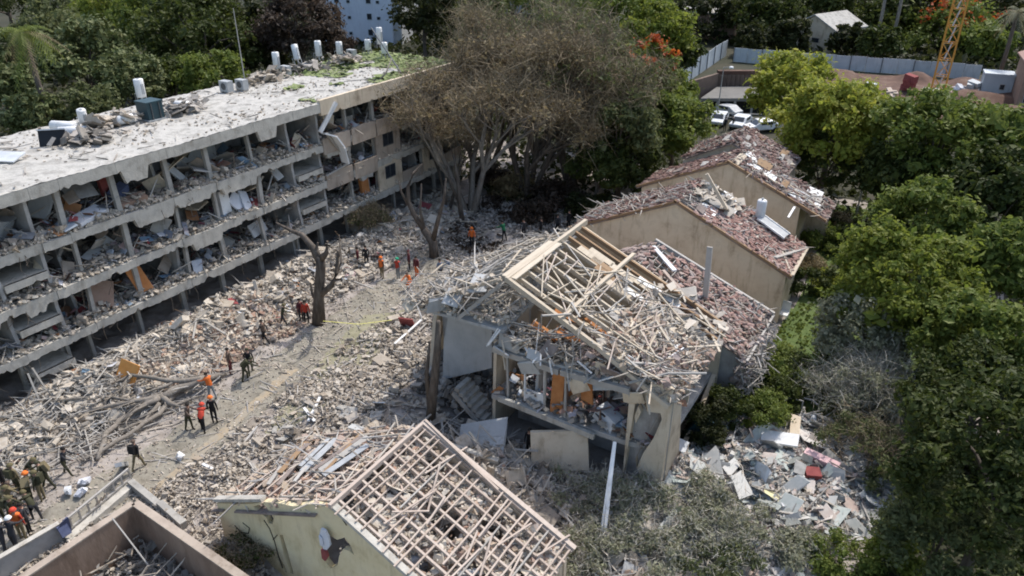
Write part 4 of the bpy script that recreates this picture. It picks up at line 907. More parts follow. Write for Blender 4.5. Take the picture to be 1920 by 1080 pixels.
# ---- house C
C = House('middle house with tan gable wall in shade and red tiles left on its right slope', -22.6, -14.8, -6.9, 46.5, 51.8, 3.6, 7.1)
C.gable(46.5, .2, 'plaster_tan'); C.gable(51.6, .15, 'plaster_tan'); C.sides('plaster_tan')
C.deck(1, 'roof_felt', holes=.03); C.deck(-1, 'roof_felt', holes=.1)
tiles(C, 1, 'tile_red', lambda u, y: .9 if u > .22 and not (y > 49.7 and u < .45) else .12, .6, 300, .38)
tiles(C, -1, 'tile_dark', lambda u, y: .75, .8, 60, .5)
for u0, u1 in ((-.02, .33), (.34, .68), (.69, 1.03)): beam(C, C.r(u0, 46.42, .05), C.r(u1, 46.42, .05), .2, .16, 'timber_brown', 'verge')
beam(C, C.l(0, 46.42, .05), C.l(1.03, 46.42, .05), .2, .16, 'timber_brown', 'verge')
stuff('roof_debris', slope_pts(C, -1, 260, 0, .15), 'chunk', 'rubble_warm', k=.5, parent=C.root); stuff('roof_sticks', slope_pts(C, -1, 240, .05, .3), 'stick', 'sticks', k=.7, flat=.3, parent=C.root)
stuff('roof_debris', slope_pts(C, 1, 240, .05, .2), 'chunk', 'rubble_pale', k=.4, parent=C.root); stuff('roof_sticks', slope_pts(C, 1, 130, .08, .25), 'stick', 'sticks', k=.5, flat=.2, parent=C.root)
stuff('roof_debris', slope_pts(C, 1, 130, .05, .25, (.02, .4), (49, 51.6)), 'sheet', 'rubble_pale', k=.8, flat=.4, parent=C.root)
for k in range(5): beam(C, C.r(.02, 47 + k * .5, .03), C.r(.2, 47 + k * .5, .03), .07, .1, 'timber_grey')
b = MB(); vs = [C.r(.16, 46.9, .12), C.r(.3, 47.0, .12), C.r(.3, 48.6, .16), C.r(.16, 48.5, .14)]; b.add([v - Vector((0, 0, .04)) for v in vs] + vs, MB.BOXF); b.build('sheathing', 'white_paint', C.root)
pA, pB, pC = C.r(1.03, 46.5, .12), C.r(1.02, 51.6, .1), C.r(.86, 47.2, .2)
beam(C, pC, pB, .3, .1, 'timber_grey', 'fascia_board'); beam(C, pA, pB, .24, .1, 'timber_new', 'fascia_board'); beam(C, pA, C.r(.88, 48.6, .2), .1, .08, 'timber_new', 'fascia_board')
b = MB(); b.bar(gz(1325, 326, 8.6), gz(1372, 410, 5.6), .2, .2); b.top('timber', 'timber_new', 'long straight timber leaning onto the red tiles of the middle house', 'timber')
p = gz(1425, 405, 5.4); t = thing('water_heater', 'white upright water heater on the middle house roof next to a solar panel', 'water heater', (p.x, p.y, 5.2))
MB().tube([(p.x, p.y, 5.2), (p.x, p.y, 5.3), (p.x, p.y, 6.5), (p.x, p.y, 6.6)], [.28, .34, .34, .28], 12).build('barrel', 'white_paint', t, True); MB().tube([(p.x, p.y, 6.6), (p.x, p.y, 6.75)], [.08, .08], 6).build('pipe', 'grey_metal', t)
q = gz(1450, 425, 5.0); t = thing('solar_panel', 'framed solar panel lying tilted below the white heater', 'solar panel', (q.x, q.y, 4.8))
Rm = Matrix.Rotation(-.15, 3, 'Z') @ Matrix.Rotation(.42, 3, 'Y')
b = MB(); b.obox(q, (2.2, 1.0, .06), Rm); b.build('collector', 'grey_metal', t)
for s_ in (-.52, .52): b = MB(); b.obox(q + Rm @ Vector((0, s_, .03)), (2.3, .07, .12), Rm); b.build('frame', 'white_paint', t)
b = MB(); b.obox(gz(1410, 398, 5.0), (1.4, .5, .4), rotm(flat=.3)); b.top('crate', 'white_paint', 'white crate lying next to the water heater on the roof', 'crate')

# ---- house D and its rear part
D = House('farther house with pale gable wall rising over the red tiled roof', -21.5, -14.3, -6.7, 57.0, 61.2, 3.85, 7.1)
D.gable(57.0, .2, 'plaster_tan', outline=[(-21.3, 0), (-8.5, 0), (-8.5, 4.45), (-14.3, 7.0), (-21.3, 3.75)]); D.gable(61, .15, 'plaster_tan'); 
MB().prism([(57.25, 0), (60.9, 0), (60.9, 4.3), (57.25, 4.3)], axis='x', a=-8.75, b=-8.52).build('side_wall', 'plaster_tan', D.root)
D.deck(1, 'roof_felt', holes=.08); D.deck(-1, 'roof_felt', holes=.05)
tiles(D, 1, 'tile_dark', lambda u, y: .55 if u > .12 else .2, .9, 300, .5); tiles(D, -1, 'tile_dark', lambda u, y: .85, .8, 60, .4)
for u0, u1 in ((-.02, .5), (.51, 1.03)): beam(D, D.r(u0, 56.92, .05), D.r(u1, 56.92, .05), .2, .16, 'timber_brown', 'verge')
beam(D, D.l(0, 56.92, .05), D.l(1.03, 56.92, .05), .2, .16, 'timber_brown', 'verge')
for (u, y, l, wd, mt) in ((.14, 58.3, .24, 1.5, 'white_paint'), (.06, 59.9, .2, 1.0, 'white_paint'), (.45, 58.9, .2, .9, 'timber_grey'), (.6, 57.5, .18, .7, 'white_paint'), (.02, 57.1, .07, 2.6, 'timber_new'), (.70, 58.2, .22, .7, 'white_paint'), (.5, 58.4, .14, .5, 'timber_grey')):
    b = MB(); vs = [D.r(u, y, .14), D.r(u + l, y, .14), D.r(u + l, y + wd, .18), D.r(u, y + wd, .16)]; b.add([v - Vector((0, 0, .05)) for v in vs] + vs, MB.BOXF); b.build('sheathing', mt, D.root)
for k in range(16):
    u, y = R.uniform(.3, .85), R.uniform(57.2, 60); beam(D, D.r(u, y, .2), D.r(u + R.uniform(.05, .2), y + R.uniform(-.4, 1), .22), .12, .06, R.choice(['timber_grey', 'white_paint', 'timber_new']), 'loose_batten')
stuff('roof_debris', slope_pts(D, 1, 140, .05, .2), 'chunk', 'rubble', k=.45, parent=D.root); stuff('roof_sticks', slope_pts(D, 1, 140, .08, .25), 'stick', 'sticks', k=.6, flat=.25, parent=D.root)
stuff('roof_debris', slope_pts(D, -1, 160, .05, .15), 'chunk', 'rubble_warm', k=.5, parent=D.root)
b = MB(); b.bar(gz(1478, 408, 4.6), gz(1490, 388, 5.0), .16, .08); b.top('board', 'white_paint', 'short white board stuck out under the eave of the farther house', 'board')
E_ = House('rearmost wrecked roof of dark dusty tiles in front of the parked cars', -19.6, -15.4, -10.8, 61.5, 67.0, 5.3, 7.4)
E_.gable(66.8, .2, 'plaster_tan'); E_.sides('plaster_tan'); E_.gable(61.6, .15, 'plaster_tan'); E_.deck(1, 'roof_felt', holes=.1); E_.deck(-1, 'roof_felt', holes=.1)
for h_, k_ in ((E_, 9), (D, 12), (C, 10)):
    for _ in range(k_):
        sd_ = R.choice([1, 1, -1]); f_ = h_.r if sd_ > 0 else h_.l; u, y = R.uniform(.1, .85), R.uniform(h_.y0 + .3, h_.y1 - 1); l, wd = R.uniform(.06, .16), R.uniform(.4, 1.3)
        if h_ is C and sd_ > 0 and u > .4: continue
        b = MB(); z_ = R.uniform(.1, .3); vs = [f_(u, y, z_), f_(u + l, y + R.uniform(-.2, .2), z_), f_(u + l, y + wd, z_ + R.uniform(0, .2)), f_(u, y + wd, z_ + R.uniform(0, .2))]; b.add([v - Vector((0, 0, .05)) for v in vs] + vs, MB.BOXF); b.build('torn_board', R.choice(['timber_grey', 'white_paint', 'roof_felt', 'timber_brown', 'timber_grey']), h_.root)
tiles(E_, 1, 'tile_dark', lambda u, y: .7, .9, 200, .5); tiles(E_, -1, 'tile_dark', lambda u, y: .7, .9, 40, .5)
stuff('roof_debris', slope_pts(E_, 1, 120, .05, .2), 'chunk', 'rubble', k=.5, parent=E_.root); stuff('roof_debris', slope_pts(E_, 1, 30, .05, .2), 'sheet', 'rubble_pale', k=.5, parent=E_.root)
stuff('roof_debris', slope_pts(E_, -1, 260, .05, .25), 'chunk', 'rubble', k=.6, parent=E_.root)

# ================================================================== SITE BEHIND: hoarding, pit, crane, far buildings
def fence(name, label, a, b, h, step, z=0.0):
    a = Vector((a[0], a[1], z)); b = Vector((b[0], b[1], z)); t = thing(name, label, 'fence', a); d = (b - a); L = d.length; d.normalize(); n = int(L / step)
    for i in range(n):
        p = a + d * (i * step + .02); q = a + d * ((i + 1) * step - .02); dz = R.uniform(-.06, .06)
        m = MB(); m.bar(p + Vector((0, 0, h / 2 + dz)), q + Vector((0, 0, h / 2 + dz)), .06, h); m.build('panel', 'hoarding', t)
        if i % 2 == 0: m = MB(); pp = a + d * i * step + Vector((-d.y, d.x, 0)) * -.1; m.bar(pp, pp + Vector((0, 0, h + .1)), .1, .1); m.build('post', 'dark_metal', t)
    return t
p1, p2 = gz(1262, 172), gz(1362, 104); fence('site_fence', 'white hoarding receding at the left side of the building site', p1, p2, 2.9, 2.4)
p3, p4 = gz(1374, 116), gz(1850, 152); fence('site_fence', 'long bluish white hoarding across the back of the building site', p3, p4, 2.4, 2.4)
t = thing('pit_wall', 'reddish retaining wall of upright piles in the building site', 'retaining wall', gz(1300, 190))
q0, q1 = gz(1345, 188), gz(1460, 186)
for i in range(15):
    p = q0.lerp(q1, i / 14); MB().bar((p.x, p.y, .2), (p.x, p.y, 3.6), .55, .5).build('pile', 'pile_brown', t)
MB().bar((q0.x - .5, q0.y + .2, 3.85), (q1.x + .5, q1.y + .2, 3.85), .9, .5).build('cap_beam', 'red_soil', t)
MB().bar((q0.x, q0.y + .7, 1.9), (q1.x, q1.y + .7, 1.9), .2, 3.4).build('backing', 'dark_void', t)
r0 = gz(1285, 205); MB().bar((r0.x, r0.y, 1.9), (q0.x - .3, q0.y, 2.0), .4, 3.6).build('side_wall', 'pile_brown', t)
s0, s1 = gz(1310, 214), gz(1440, 214)
t = thing('deck', 'grey concrete deck over a dark opening in front of the retaining wall', 'concrete deck', s0)
MB().add([(s0.x, s0.y, 1.7), (s1.x, s1.y, 1.7), (q1.x, q1.y - 1, 1.7), (q0.x, q0.y - 1, 1.7), (s0.x, s0.y, 2.1), (s1.x, s1.y, 2.1), (q1.x, q1.y - 1, 2.1), (q0.x, q0.y - 1, 2.1)], MB.BOXF).build('slab', 'site_grey', t)
MB().bar((s0.x, s0.y + 1.2, .85), (s1.x, s1.y + 1.2, .85), .1, 1.7).build('opening_shade', 'dark_void', t)  # near-black panel, paints the shade in the opening under the slab
for k in range(5): p = s0.lerp(s1, k / 4); MB().bar((p.x, p.y + .1, 0), (p.x, p.y + .1, 1.69), .25).build('prop', 'concrete', t)
m = MB(); a_, b_ = gz(1318, 206), gz(1440, 222)
for z in (.9, 1.4): m.bar((a_.x, a_.y - 8, z), (b_.x, b_.y - 4, z), .08)
m.top('guard_rail', 'timber_grey', 'thin pale guard rail in front of the dark opening by the cars', 'railing', kind=None)
for lab, px, py, h in (('thin grey lamp post with a round head at the left corner of the retaining wall', 1343, 232, 7.0), ('pale slender lamp post in the dark gap between right hand trees', 1606, 400, 5.9)):
    p = gz(px, py); t = thing('street_lamp', lab, 'street lamp', p)
    MB().tube([p, p + Vector((0, 0, h * .5)), p + Vector((.05, 0, h))], [.09, .07, .05], 6).build('pole', 'timber_grey', t)
    MB().bar(p + Vector((0, 0, h)), p + Vector((.9, .3, h + .15)), .09, .09).build('arm', 'timber_grey', t)
    MB().sphere(p + Vector((.9, .3, h + .05)), .3, 8, 5, sz=.6).build('lamp_head', 'white_paint', t)
# crane mast
c = gz(1756, 178); t = thing('tower_crane', 'yellow lattice mast of a tower crane rising out of frame', 'crane', c)
s_, H_, st_ = 1.75, 46.0, 2.3
cor = [(-1, -1), (1, -1), (1, 1), (-1, 1)]
for a, b in cor: MB().bar((c.x + a * s_ / 2, c.y + b * s_ / 2, .3), (c.x + a * s_ / 2, c.y + b * s_ / 2, H_), .2).build('leg', 'crane_yellow', t)
for i in range(int(H_ / st_)):
    z = .5 + i * st_
    for k in range(4):
        a, b = cor[k], cor[(k + 1) % 4]
        P = lambda q, zz: (c.x + q[0] * s_ / 2, c.y + q[1] * s_ / 2, zz)
        MB().bar(P(a, z), P(b, z), .1).build('cross_bar', 'crane_yellow', t)
        MB().bar(P(a if i % 2 else b, z), P(b if i % 2 else a, z + st_), .1).build('diagonal', 'crane_yellow', t)
    MB().bar((c.x - .2, c.y, z), (c.x + .25, c.y + .3, z + st_), .22, .1).build('ladder', 'pale_metal', t)
MB().box(c.x - 2, c.x + 2, c.y - 2, c.y + 2, 0, .6).build('footing', 'concrete', t)
# cabin, container, building at the right edge
def far_house(name, label, cat, c, sx, sy, h, rz, wm, rm, ridge=1.6, over=.4, windows=()):
    t = thing(name, label, cat, c, rz=rz)
    o = MB().box(-sx, sx, -sy, sy, 0, h).mesh('wall', wm); link('wall', o, t)
    if ridge:
        m = MB().prism([(-sx + .0, h + .003), (sx, h + .003), (0, h + ridge - .1)], axis='y', a=-sy, b=sy).mesh('gable', wm); link('gable', m, t)
        for s in (-1, 1):
            m = MB().add([(0, -sy - over, h + ridge), (s * (sx + over), -sy - over, h - .25), (s * (sx + over), sy + over, h - .25), (0, sy + over, h + ridge), (0, -sy - over, h + ridge + .2), (s * (sx + over), -sy - over, h - .05), (s * (sx + over), sy + over, h - .05), (0, sy + over, h + ridge + .2)], MB.BOXF).mesh('roof', rm); link('roof', m, t)
    else:
        link('roof', MB().box(-sx - over, sx + over, -sy - over, sy + over, h + .003, h + .3).mesh('roof', rm), t)
    for (x, z, ww, hh) in windows:
        f = link('window', MB().box(x - ww / 2, x + ww / 2, -sy - .06, -sy - .003, z, z + hh).mesh('window', 'timber_grey'), t)
        link('pane', MB().box(x - ww / 2 + .08, x + ww / 2 - .08, -sy - .08, -sy - .061, z + .08, z + hh - .08).mesh('pane', 'glass_dark'), f)
    return t
p = gz(1538, 98); far_house('house', 'distant tan house with a pale pitched roof among dark trees', 'house', (p.x, p.y + 4, 0), 4.6, 5, 4.4, -.38, 'plaster_tan', 'roof_dust', 2.2, windows=((.8, 1.8, 1.6, .9), (-2, 1.8, .9, .9)))
p = gz(1862, 178); far_house('site_cabin', 'small grey white site cabin beside the right edge building', 'cabin', (p.x, p.y, 0), 1.9, 1.6, 3.0, 0.1, 'hoarding', 'hoarding', 0, .08, windows=((.6, 1.1, .7, .8),))
p = gz(1912, 200); far_house('building', 'grey building with a red roof cut by the right edge', 'building', (p.x + 2.6, p.y + 3, 0), 3.6, 4, 6.2, .1, 'brown_board', 'tile_red', 1.6, windows=((-2.2, .8, 1.6, 1.6), (0, .8, 1.5, 1.6), (-2.2, 3.6, 1.6, 1.2)))
p = gz(1335, 78); far_house('house', 'dark far building with a pale ledge left of the hoarding corner', 'house', (p.x - 3, p.y + 6, 0), 6, 4, 5, .1, 'brown_board', 'timber_grey', 0, .4, windows=((-2, 2, 1.4, 1.2), (2, 2, 1.4, 1.2)))
# pale tower block
p = gz(738, 84); t = thing('tower_block', 'pale bluish tower block with small dark windows behind the long block', 'tower block', (p.x, p.y, 0), rz=.34)
Wt, Dt, Ht = 15.0, 12.0, 34.0
link('wall', MB().box(-Wt, 0, 0, Dt, 0, Ht).mesh('wall', 'plaster_white'), t)
link('side_wall', MB().box(.003, 1.6, .8, Dt, 0, Ht).mesh('side_wall', 'plaster_grey'), t)  # greyer plaster paints in the shade on this side of the tower
for k in range(11):
    for x in (-11.2, -8.8, -4.6, -2.7):
        z = 1.6 + k * 3.0; ww = .55 if x in (-11.2, -4.6) else .4; hh = 1.25 if x in (-11.2, -4.6) else .7
        f = link('window', MB().box(x - ww, x + ww, -.07, -.003, z, z + hh).mesh('window', 'hoarding'), t); link('pane', MB().box(x - ww + .1, x + ww - .1, -.1, -.071, z + .1, z + hh - .1).mesh('pane', 'glass_dark'), f)
p = gz(985, 30); far_house('apartment_house', 'pale grey building half hidden behind the leafless crowns', 'building', (p.x, p.y + 10, 0), 9, 6, 10, .3, 'plaster_grey', 'concrete', 0, .3, windows=((-5, 6, 1.6, 1.4), (0, 6, 1.6, 1.4), (5, 6, 1.6, 1.4)))
# site clutter
for k, (px, py, s, mt, lab) in enumerate(((1693, 172, (2.2, 1.6, 2.4), 'fabric_red', 'dark red site skip in front of the hoarding'), (1632, 172, (1.8, 1.4, 1.2), 'hoarding', 'pale site box left of the red skip'), (1660, 178, (6, .8, .6), 'timber_pink', 'pinkish timber stack on the red soil'), (1790, 178, (1.6, 1.4, 1.3), 'fabric_white', 'white bags heaped right of the crane foot'), (1815, 172, (2.0, 1.4, 1.6), 'hoarding', 'pale crates right of the crane foot'), (1775, 182, (2.5, 1.2, .8), 'rubble_warm', 'reddish bricks heaped at the crane foot'))):
    p = gz(px, py, .3); b = MB()
    for j in range(4): b.obox((p.x + R.uniform(-.3, .3) * s[0], p.y + R.uniform(-.3, .3) * s[1], .3 + s[2] * (.25 + .2 * j)), (s[0] * R.uniform(.5, .9), s[1] * R.uniform(.5, .9), s[2] * .4), rotm(flat=.15), .15)
    b.top(['skip', 'site_box', 'timber_stack', 'bag_heap', 'crate_stack', 'brick_heap'][k], mt, lab, ['skip', 'box', 'timber', 'bags', 'crates', 'bricks'][k])
# parked cars, fronts towards the camera
def car(px, py, rz, m, label):
    p = gz(px, py); t = thing('parked_car', label, 'car', p, 'cars parked behind the wrecked houses', rz)
    b = MB(); prof = [(-2.1, .35), (2.1, .35), (2.15, .75), (1.3, .95), (.65, 1.42), (-1.0, 1.46), (-1.8, 1.0), (-2.15, .9)]
    # length runs along local y
    b.prism([(u, v) for u, v in prof], axis='x', a=-.86, b=.86); me = b.mesh('body', m); o = link('body', me, t); bv = o.modifiers.new('bevel', 'BEVEL'); bv.width = .12; bv.segments = 3
    link('windscreen', MB().add([(-.7, 1.26, .99), (.7, 1.26, .99), (.62, .70, 1.40), (-.62, .70, 1.40), (-.7, 1.29, 1.01), (.7, 1.29, 1.01), (.62, .73, 1.42), (-.62, .73, 1.42)], MB.BOXF).mesh('windscreen', 'glass_dark'), t)
    for s in (-1, 1):
        link('headlight', MB().box(s * .62 - .15, s * .62 + .15, 2.1, 2.18, .62, .76).mesh('headlight', 'pale_metal'), t)
        link('side_window', MB().box(s * .85, s * .875, -.9, .6, 1.0, 1.32).mesh('side_window', 'glass_dark'), t)
        for y in (-1.35, 1.35): link('wheel', MB().tube([(s * .7, y, .33), (s * .9, y, .33)], [.33, .33], 14).mesh('wheel', 'black_panel'), t)
    return t
car(1347, 232, math.pi + .1, 'pale_metal', 'white car parked at the left, beside the green trees'); car(1388, 238, math.pi - .05, 'pale_metal', 'silver white car parked second from the left with its front to us'); car(1428, 246, 2.3, 'white_paint', 'white car parked at an angle under the willow edge')
car(1360, 216, 1.2, 'grey_metal', 'grey car parked behind the two pale cars')

# ================================================================== TREES
def leaf_mesh(name, C, Rc, n, size, m, up=.35, outc=None, aspect=.62):
    """n leaf sized quads in clumps: C centres (k,3), Rc radii (k,)"""
    k = len(C); w_ = Rc ** 2; idx = N.choice(k, n, p=w_ / w_.sum())
    d = N.normal(0, 1, (n, 3)); d /= np.linalg.norm(d, axis=1)[:, None]
    r = np.clip(np.abs(N.normal(.55, .4, n)), .1, 1.9)
    P = C[idx] + d * (r * Rc[idx])[:, None] * np.array([1, 1, .75])
    nrm = d * .7 + N.normal(0, .55, (n, 3)) + np.array([0, 0, up])
    nrm /= np.linalg.norm(nrm, axis=1)[:, None]
    t1 = np.cross(nrm, N.normal(0, 1, (n, 3))); t1 /= np.linalg.norm(t1, axis=1)[:, None] + 1e-9
    t2 = np.cross(nrm, t1)
    s = size * np.exp(N.normal(-.05, .4, n))
    a = t1 * (s * .5)[:, None]; b = t2 * (s * .5 * aspect)[:, None]; fold = nrm * (s * .10)[:, None]
    V = np.stack([P - a, P - b + fold, P + a, P + b + fold], 1).reshape(-1, 3)
    Q = np.arange(n * 4).reshape(-1, 4)
    return np_mesh(name, V, Q, m)
def crown_clumps(rx, rz, k, shape='round', fill=.35):
    C = []; 
    while len(C) < k:
        v = N.normal(0, 1, 3); v /= np.linalg.norm(v)
        if v[2] < -.55: continue
        r = N.uniform(fill, 1) ** .6
        if shape == 'cone': hgt = N.uniform(-1, 1); rr = (1 - (hgt + 1) / 2) ** .8 * N.uniform(.4, 1); a = N.uniform(0, 6.283); C.append((rx * rr * np.cos(a), rx * rr * np.sin(a), rz * hgt)); continue
        if shape == 'flat': C.append((v[0] * r * rx, v[1] * r * rx, rz * (.45 * v[2] + .15 * N.normal())))
        else: C.append((v[0] * r * rx, v[1] * r * rx, v[2] * r * rz))
    return np.array(C)
def limbs(m, base, top, r0, targets, n=7):
    """tapered trunk from base to top and a limb to each target"""
    base = Vector(base); top = Vector(top); mid = base.lerp(top, .5) + Vector((R.uniform(-.2, .2), R.uniform(-.2, .2), 0))
    m.tube([base, base.lerp(mid, .25), mid, top], [r0 * 1.35, r0, r0 * .85, r0 * .6], n)
    for t_ in targets:
        t_ = Vector(t_); s = base.lerp(top, R.uniform(.5, 1)); c = s.lerp(t_, .45) + Vector((0, 0, R.uniform(.0, .12) * (t_ - s).length))
        m.tube([s, c, t_], [r0 * .42, r0 * .26, r0 * .07], 5, False)
def tree(name, label, cat, px, py, rpx, hc, leaf, n, size, k=70, rz=None, shape='round', bark='bark', group=None, up=.35, trunk=True, clump=.24, rmax=None, flower=None, fill=.35, base=None, h0=0.0):
    hc = max(3.0, 25 - .108 * (640 - .889 * (540 - py))) if hc == 'behind' else hc
    c = gz(px, py, hc); rx = rpx * depth(c) / F_PX; rz = (rz or .85) * rx
    t = thing(name, label, cat, (c.x, c.y, h0), group)
    C = crown_clumps(rx, rz, k, shape, fill); C[:, 2] += hc - h0
    C[:, 2] = np.maximum(C[:, 2], .35)
    Rc = rx * clump * N.uniform(.45, 1.4, len(C))
    link('crown', leaf_mesh('crown', C, Rc, n, size, leaf, up), t)
    if flower: 
        top = C[C[:, 2] > hc - h0 + .15 * rz]; top = top[:max(4, len(top) // 2)]
        link('flowers', leaf_mesh('flowers', top + np.array([0, 0, rx * .16]), np.full(len(top), rx * clump * .9), flower, size * 1.1, 'flower_red', .6), t)['kind'] = 'stuff'
    if trunk:
        m = MB(); limbs(m, (0, 0, 0), (R.uniform(-.3, .3), R.uniform(-.3, .3), max(.8, hc - h0 - rz * .45)), max(.1, rx * .065), [tuple(C[i]) for i in N.choice(len(C), min(9, len(C)), False)])
        link('trunk', m.mesh('trunk', bark, smooth=True), t)
    return t
LT = 'tree'
# behind the long block
tree('pine_tree', 'olive brown conifer standing right of the palm behind the roof', LT, 160, 120, 88, 8, 'leaf_pine', 9000, .5, 60)
tree('broadleaf_tree', 'bright green tree touching the top edge right of the palm', LT, 212, 18, 70, 8, 'leaf_bright', 6000, .55)
tree('broadleaf_tree', 'dull green tree at the very top left corner behind the palm', LT, 110, 5, 62, 8, 'leaf_olive', 5000, .6)
tree('broadleaf_tree', 'large dark round tree left of the roof mast', LT, 372, 58, 112, 9, 'leaf_dark', 13000, .5, 70)
tree('broadleaf_tree', 'dark tree at the top edge between the bright tree and the large round tree', LT, 285, 40, 75, 9, 'leaf_mid', 7000, .5)
tree('pine_tree', 'light tipped conifer directly above the dark teal tank', LT, 250, 150, 62, 7, 'leaf_pine', 6000, .4)
tree('pine_tree', 'bushy green conifer below the large round tree, left of the mast foot', LT, 395, 142, 60, 7, 'leaf_mid', 6500, .38, 50)
tree('pine_tree', 'shaded conifer in the gap behind the teal tank', LT, 320, 150, 55, 6, 'leaf_dark', 5000, .4)
tree('pine_tree', 'brownish conifer low at the left edge behind the roof', LT, 15, 165, 62, 7, 'leaf_pine', 5500, .45)
tree('pine_tree', 'low olive conifer behind the two toppled tanks', LT, 66, 215, 52, 6, 'leaf_pine', 5500, .38)
tree('pine_tree', 'olive conifer behind the tank stump on the roof', LT, 170, 205, 55, 6, 'leaf_olive', 5000, .38)
tree('broadleaf_tree', 'dark reddish brown tree left of the pale tower block', LT, 562, 52, 84, 9, 'leaf_maroon', 9000, .5, 55)
tree('broadleaf_tree', 'very dark tree between the roof mast and the reddish brown tree', LT, 490, 55, 62, 8, 'leaf_black', 6000, .5)
tree('broadleaf_tree', 'dark tree behind the tank group left of the pale tower', LT, 500, 105, 42, 5, 'leaf_black', 3500, .45)
tree('broadleaf_tree', 'dark mottled tree in front of the pale tower wall', LT, 640, 88, 30, 5, 'leaf_maroon', 2000, .4)
tree('broadleaf_tree', 'nearly black tree right of the pale tower block', LT, 795, 22, 62, 9, 'leaf_black', 5500, .55)
tree('broadleaf_tree', 'dark tree at the top edge behind the leafless crowns', LT, 880, -5, 72, 9, 'leaf_dark', 5000, .6)
# green belt right of the leafless trees
tree('broadleaf_tree', 'tall green tree at the top edge right of the leafless crowns', LT, 1130, 30, 95, 9, 'leaf_mid', 10000, .55, 60)
tree('broadleaf_tree', 'bright yellow green tree left of the white hoarding', LT, 1228, 55, 72, 9, 'leaf_bright', 8000, .5, 50)
tree('broadleaf_tree', 'green tree above the parked cars at the edge of the leafless trees', LT, 1262, 232, 76, 6, 'leaf_mid', 9000, .36, 60)
tree('flame_tree', 'tree with orange red blossom right of the leafless crowns', LT, 1205, 140, 70, 8, 'leaf_mid', 6500, .45, flower=700)
tree('broadleaf_tree', 'mid green tree beneath the blossoming tree', LT, 1180, 215, 76, 7, 'leaf_olive', 8000, .4)
tree('broadleaf_tree', 'dark green shaded tree low behind the middle house', LT, 1165, 300, 70, 4, 'leaf_dark', 7000, .34)
tree('broadleaf_tree', 'olive tree filling the gap between leafless and green crowns', LT, 1110, 125, 80, 9, 'leaf_olive', 8000, .45)
# willow and the big right hand trees
tree('willow_tree', 'yellow green tree with a domed top in front of the hoarding', LT, 1490, 170, 80, 8.5, 'leaf_willow', 17000, .36, 90, clump=.23)
tree('willow_tree', 'broad yellow green tree below and right of the domed one', LT, 1562, 232, 100, 7.5, 'leaf_willow', 23000, .34, 110, clump=.21)
tree('broadleaf_tree', 'dark lower tree beneath the yellow green trees behind the houses', LT, 1545, 300, 78, 4, 'leaf_dark', 9000, .36, 60)
tree('broadleaf_tree', 'large green tree right of the yellow green trees', LT, 1760, 262, 118, 8, 'leaf_mid', 18000, .38, 85, clump=.19)
tree('broadleaf_tree', 'green tree at the right edge under the red roofed building', LT, 1890, 285, 105, 8, 'leaf_mid', 15000, .4, 80, clump=.19)
tree('broadleaf_tree', 'dark tree in the right edge gap below the large green tree', LT, 1870, 370, 95, 6, 'leaf_dark', 11000, .36, 70)
tree('broadleaf_tree', 'shaded tree beside the slender lamp post', LT, 1690, 330, 82, 5, 'leaf_dark', 10000, .36, 70)
tree('broadleaf_tree', 'rounded green tree right of the ball shaped bush', LT, 1735, 425, 98, 5.5, 'leaf_mid', 16000, .32, 85, clump=.19)
tree('broadleaf_tree', 'dark green tree cut by the right edge at mid height', LT, 1895, 490, 85, 5.5, 'leaf_mid', 11000, .34, 90, clump=.22)
tree('broadleaf_tree', 'big bright green tree right of the shaded lawn', LT, 1690, 535, 135, 5.5, 'leaf_bright', 30000, .26, 120, clump=.17)
tree('broadleaf_tree', 'grey olive tree low in front of the big bright green tree', LT, 1630, 625, 92, 3.2, 'leaf_grey', 15000, .2, 110, clump=.2)
tree('broadleaf_tree', 'dull green tree right of the big bright green tree', LT, 1835, 640, 115, 5, 'leaf_mid', 18000, .24, 80, clump=.18)
tree('broadleaf_tree', 'very dark tree filling the lower right corner', LT, 1890, 860, 195, 6.5, 'leaf_dark', 30000, .2, 105, clump=.155)
tree('broadleaf_tree', 'dark green tree above the lower right corner tree', LT, 1830, 745, 120, 4, 'leaf_dark', 18000, .2, 75, clump=.18)
tree('broadleaf_tree', 'dark olive tree at the bottom edge, left of the corner tree', LT, 1770, 1010, 110, 3, 'leaf_olive', 15000, .16, 85, clump=.18)
# dark backdrop of trees at the top right
for px, py, r, lf_, lab in ((1318, 30, 58, 'leaf_black', 'dark tree above the far left corner of the hoarding'), (1405, 32, 62, 'leaf_dark', 'dark tree left of the distant tan house'), (1462, 22, 58, 'leaf_dark', 'dark tree touching the left of the distant tan house'), (1545, -8, 62, 'leaf_dark', 'dark tree behind the distant tan house'),
    (1648, 40, 60, 'leaf_dark', 'dark tree right of the distant tan house'), (1705, 18, 64, 'leaf_black', 'dark tree left of the crane mast at the top edge'), (1865, 32, 66, 'leaf_black', 'dark tree at the top right before the palm'), (1655, 82, 40, 'leaf_dark', 'low dark bushy tree behind the hoarding left of the crane'), (1592, 74, 34, 'leaf_black', 'low dark tree at the right foot of the distant house'), (1480, 72, 40, 'leaf_black', 'low dark tree at the left foot of the distant house'), (1408, 74, 34, 'leaf_black', 'low dark tree behind the hoarding corner'), (1850, 85, 46, 'leaf_mid', 'green tree behind the small site cabin')):
    tree('broadleaf_tree', lab, LT, px, py, r, 'behind', lf_, 5600, .65, 44)
tree('flame_tree', 'wide green tree with orange blossom behind the crane mast', LT, 1775, 62, 92, 'behind', 'leaf_mid', 11000, .6, 60, rz=.6, flower=420)
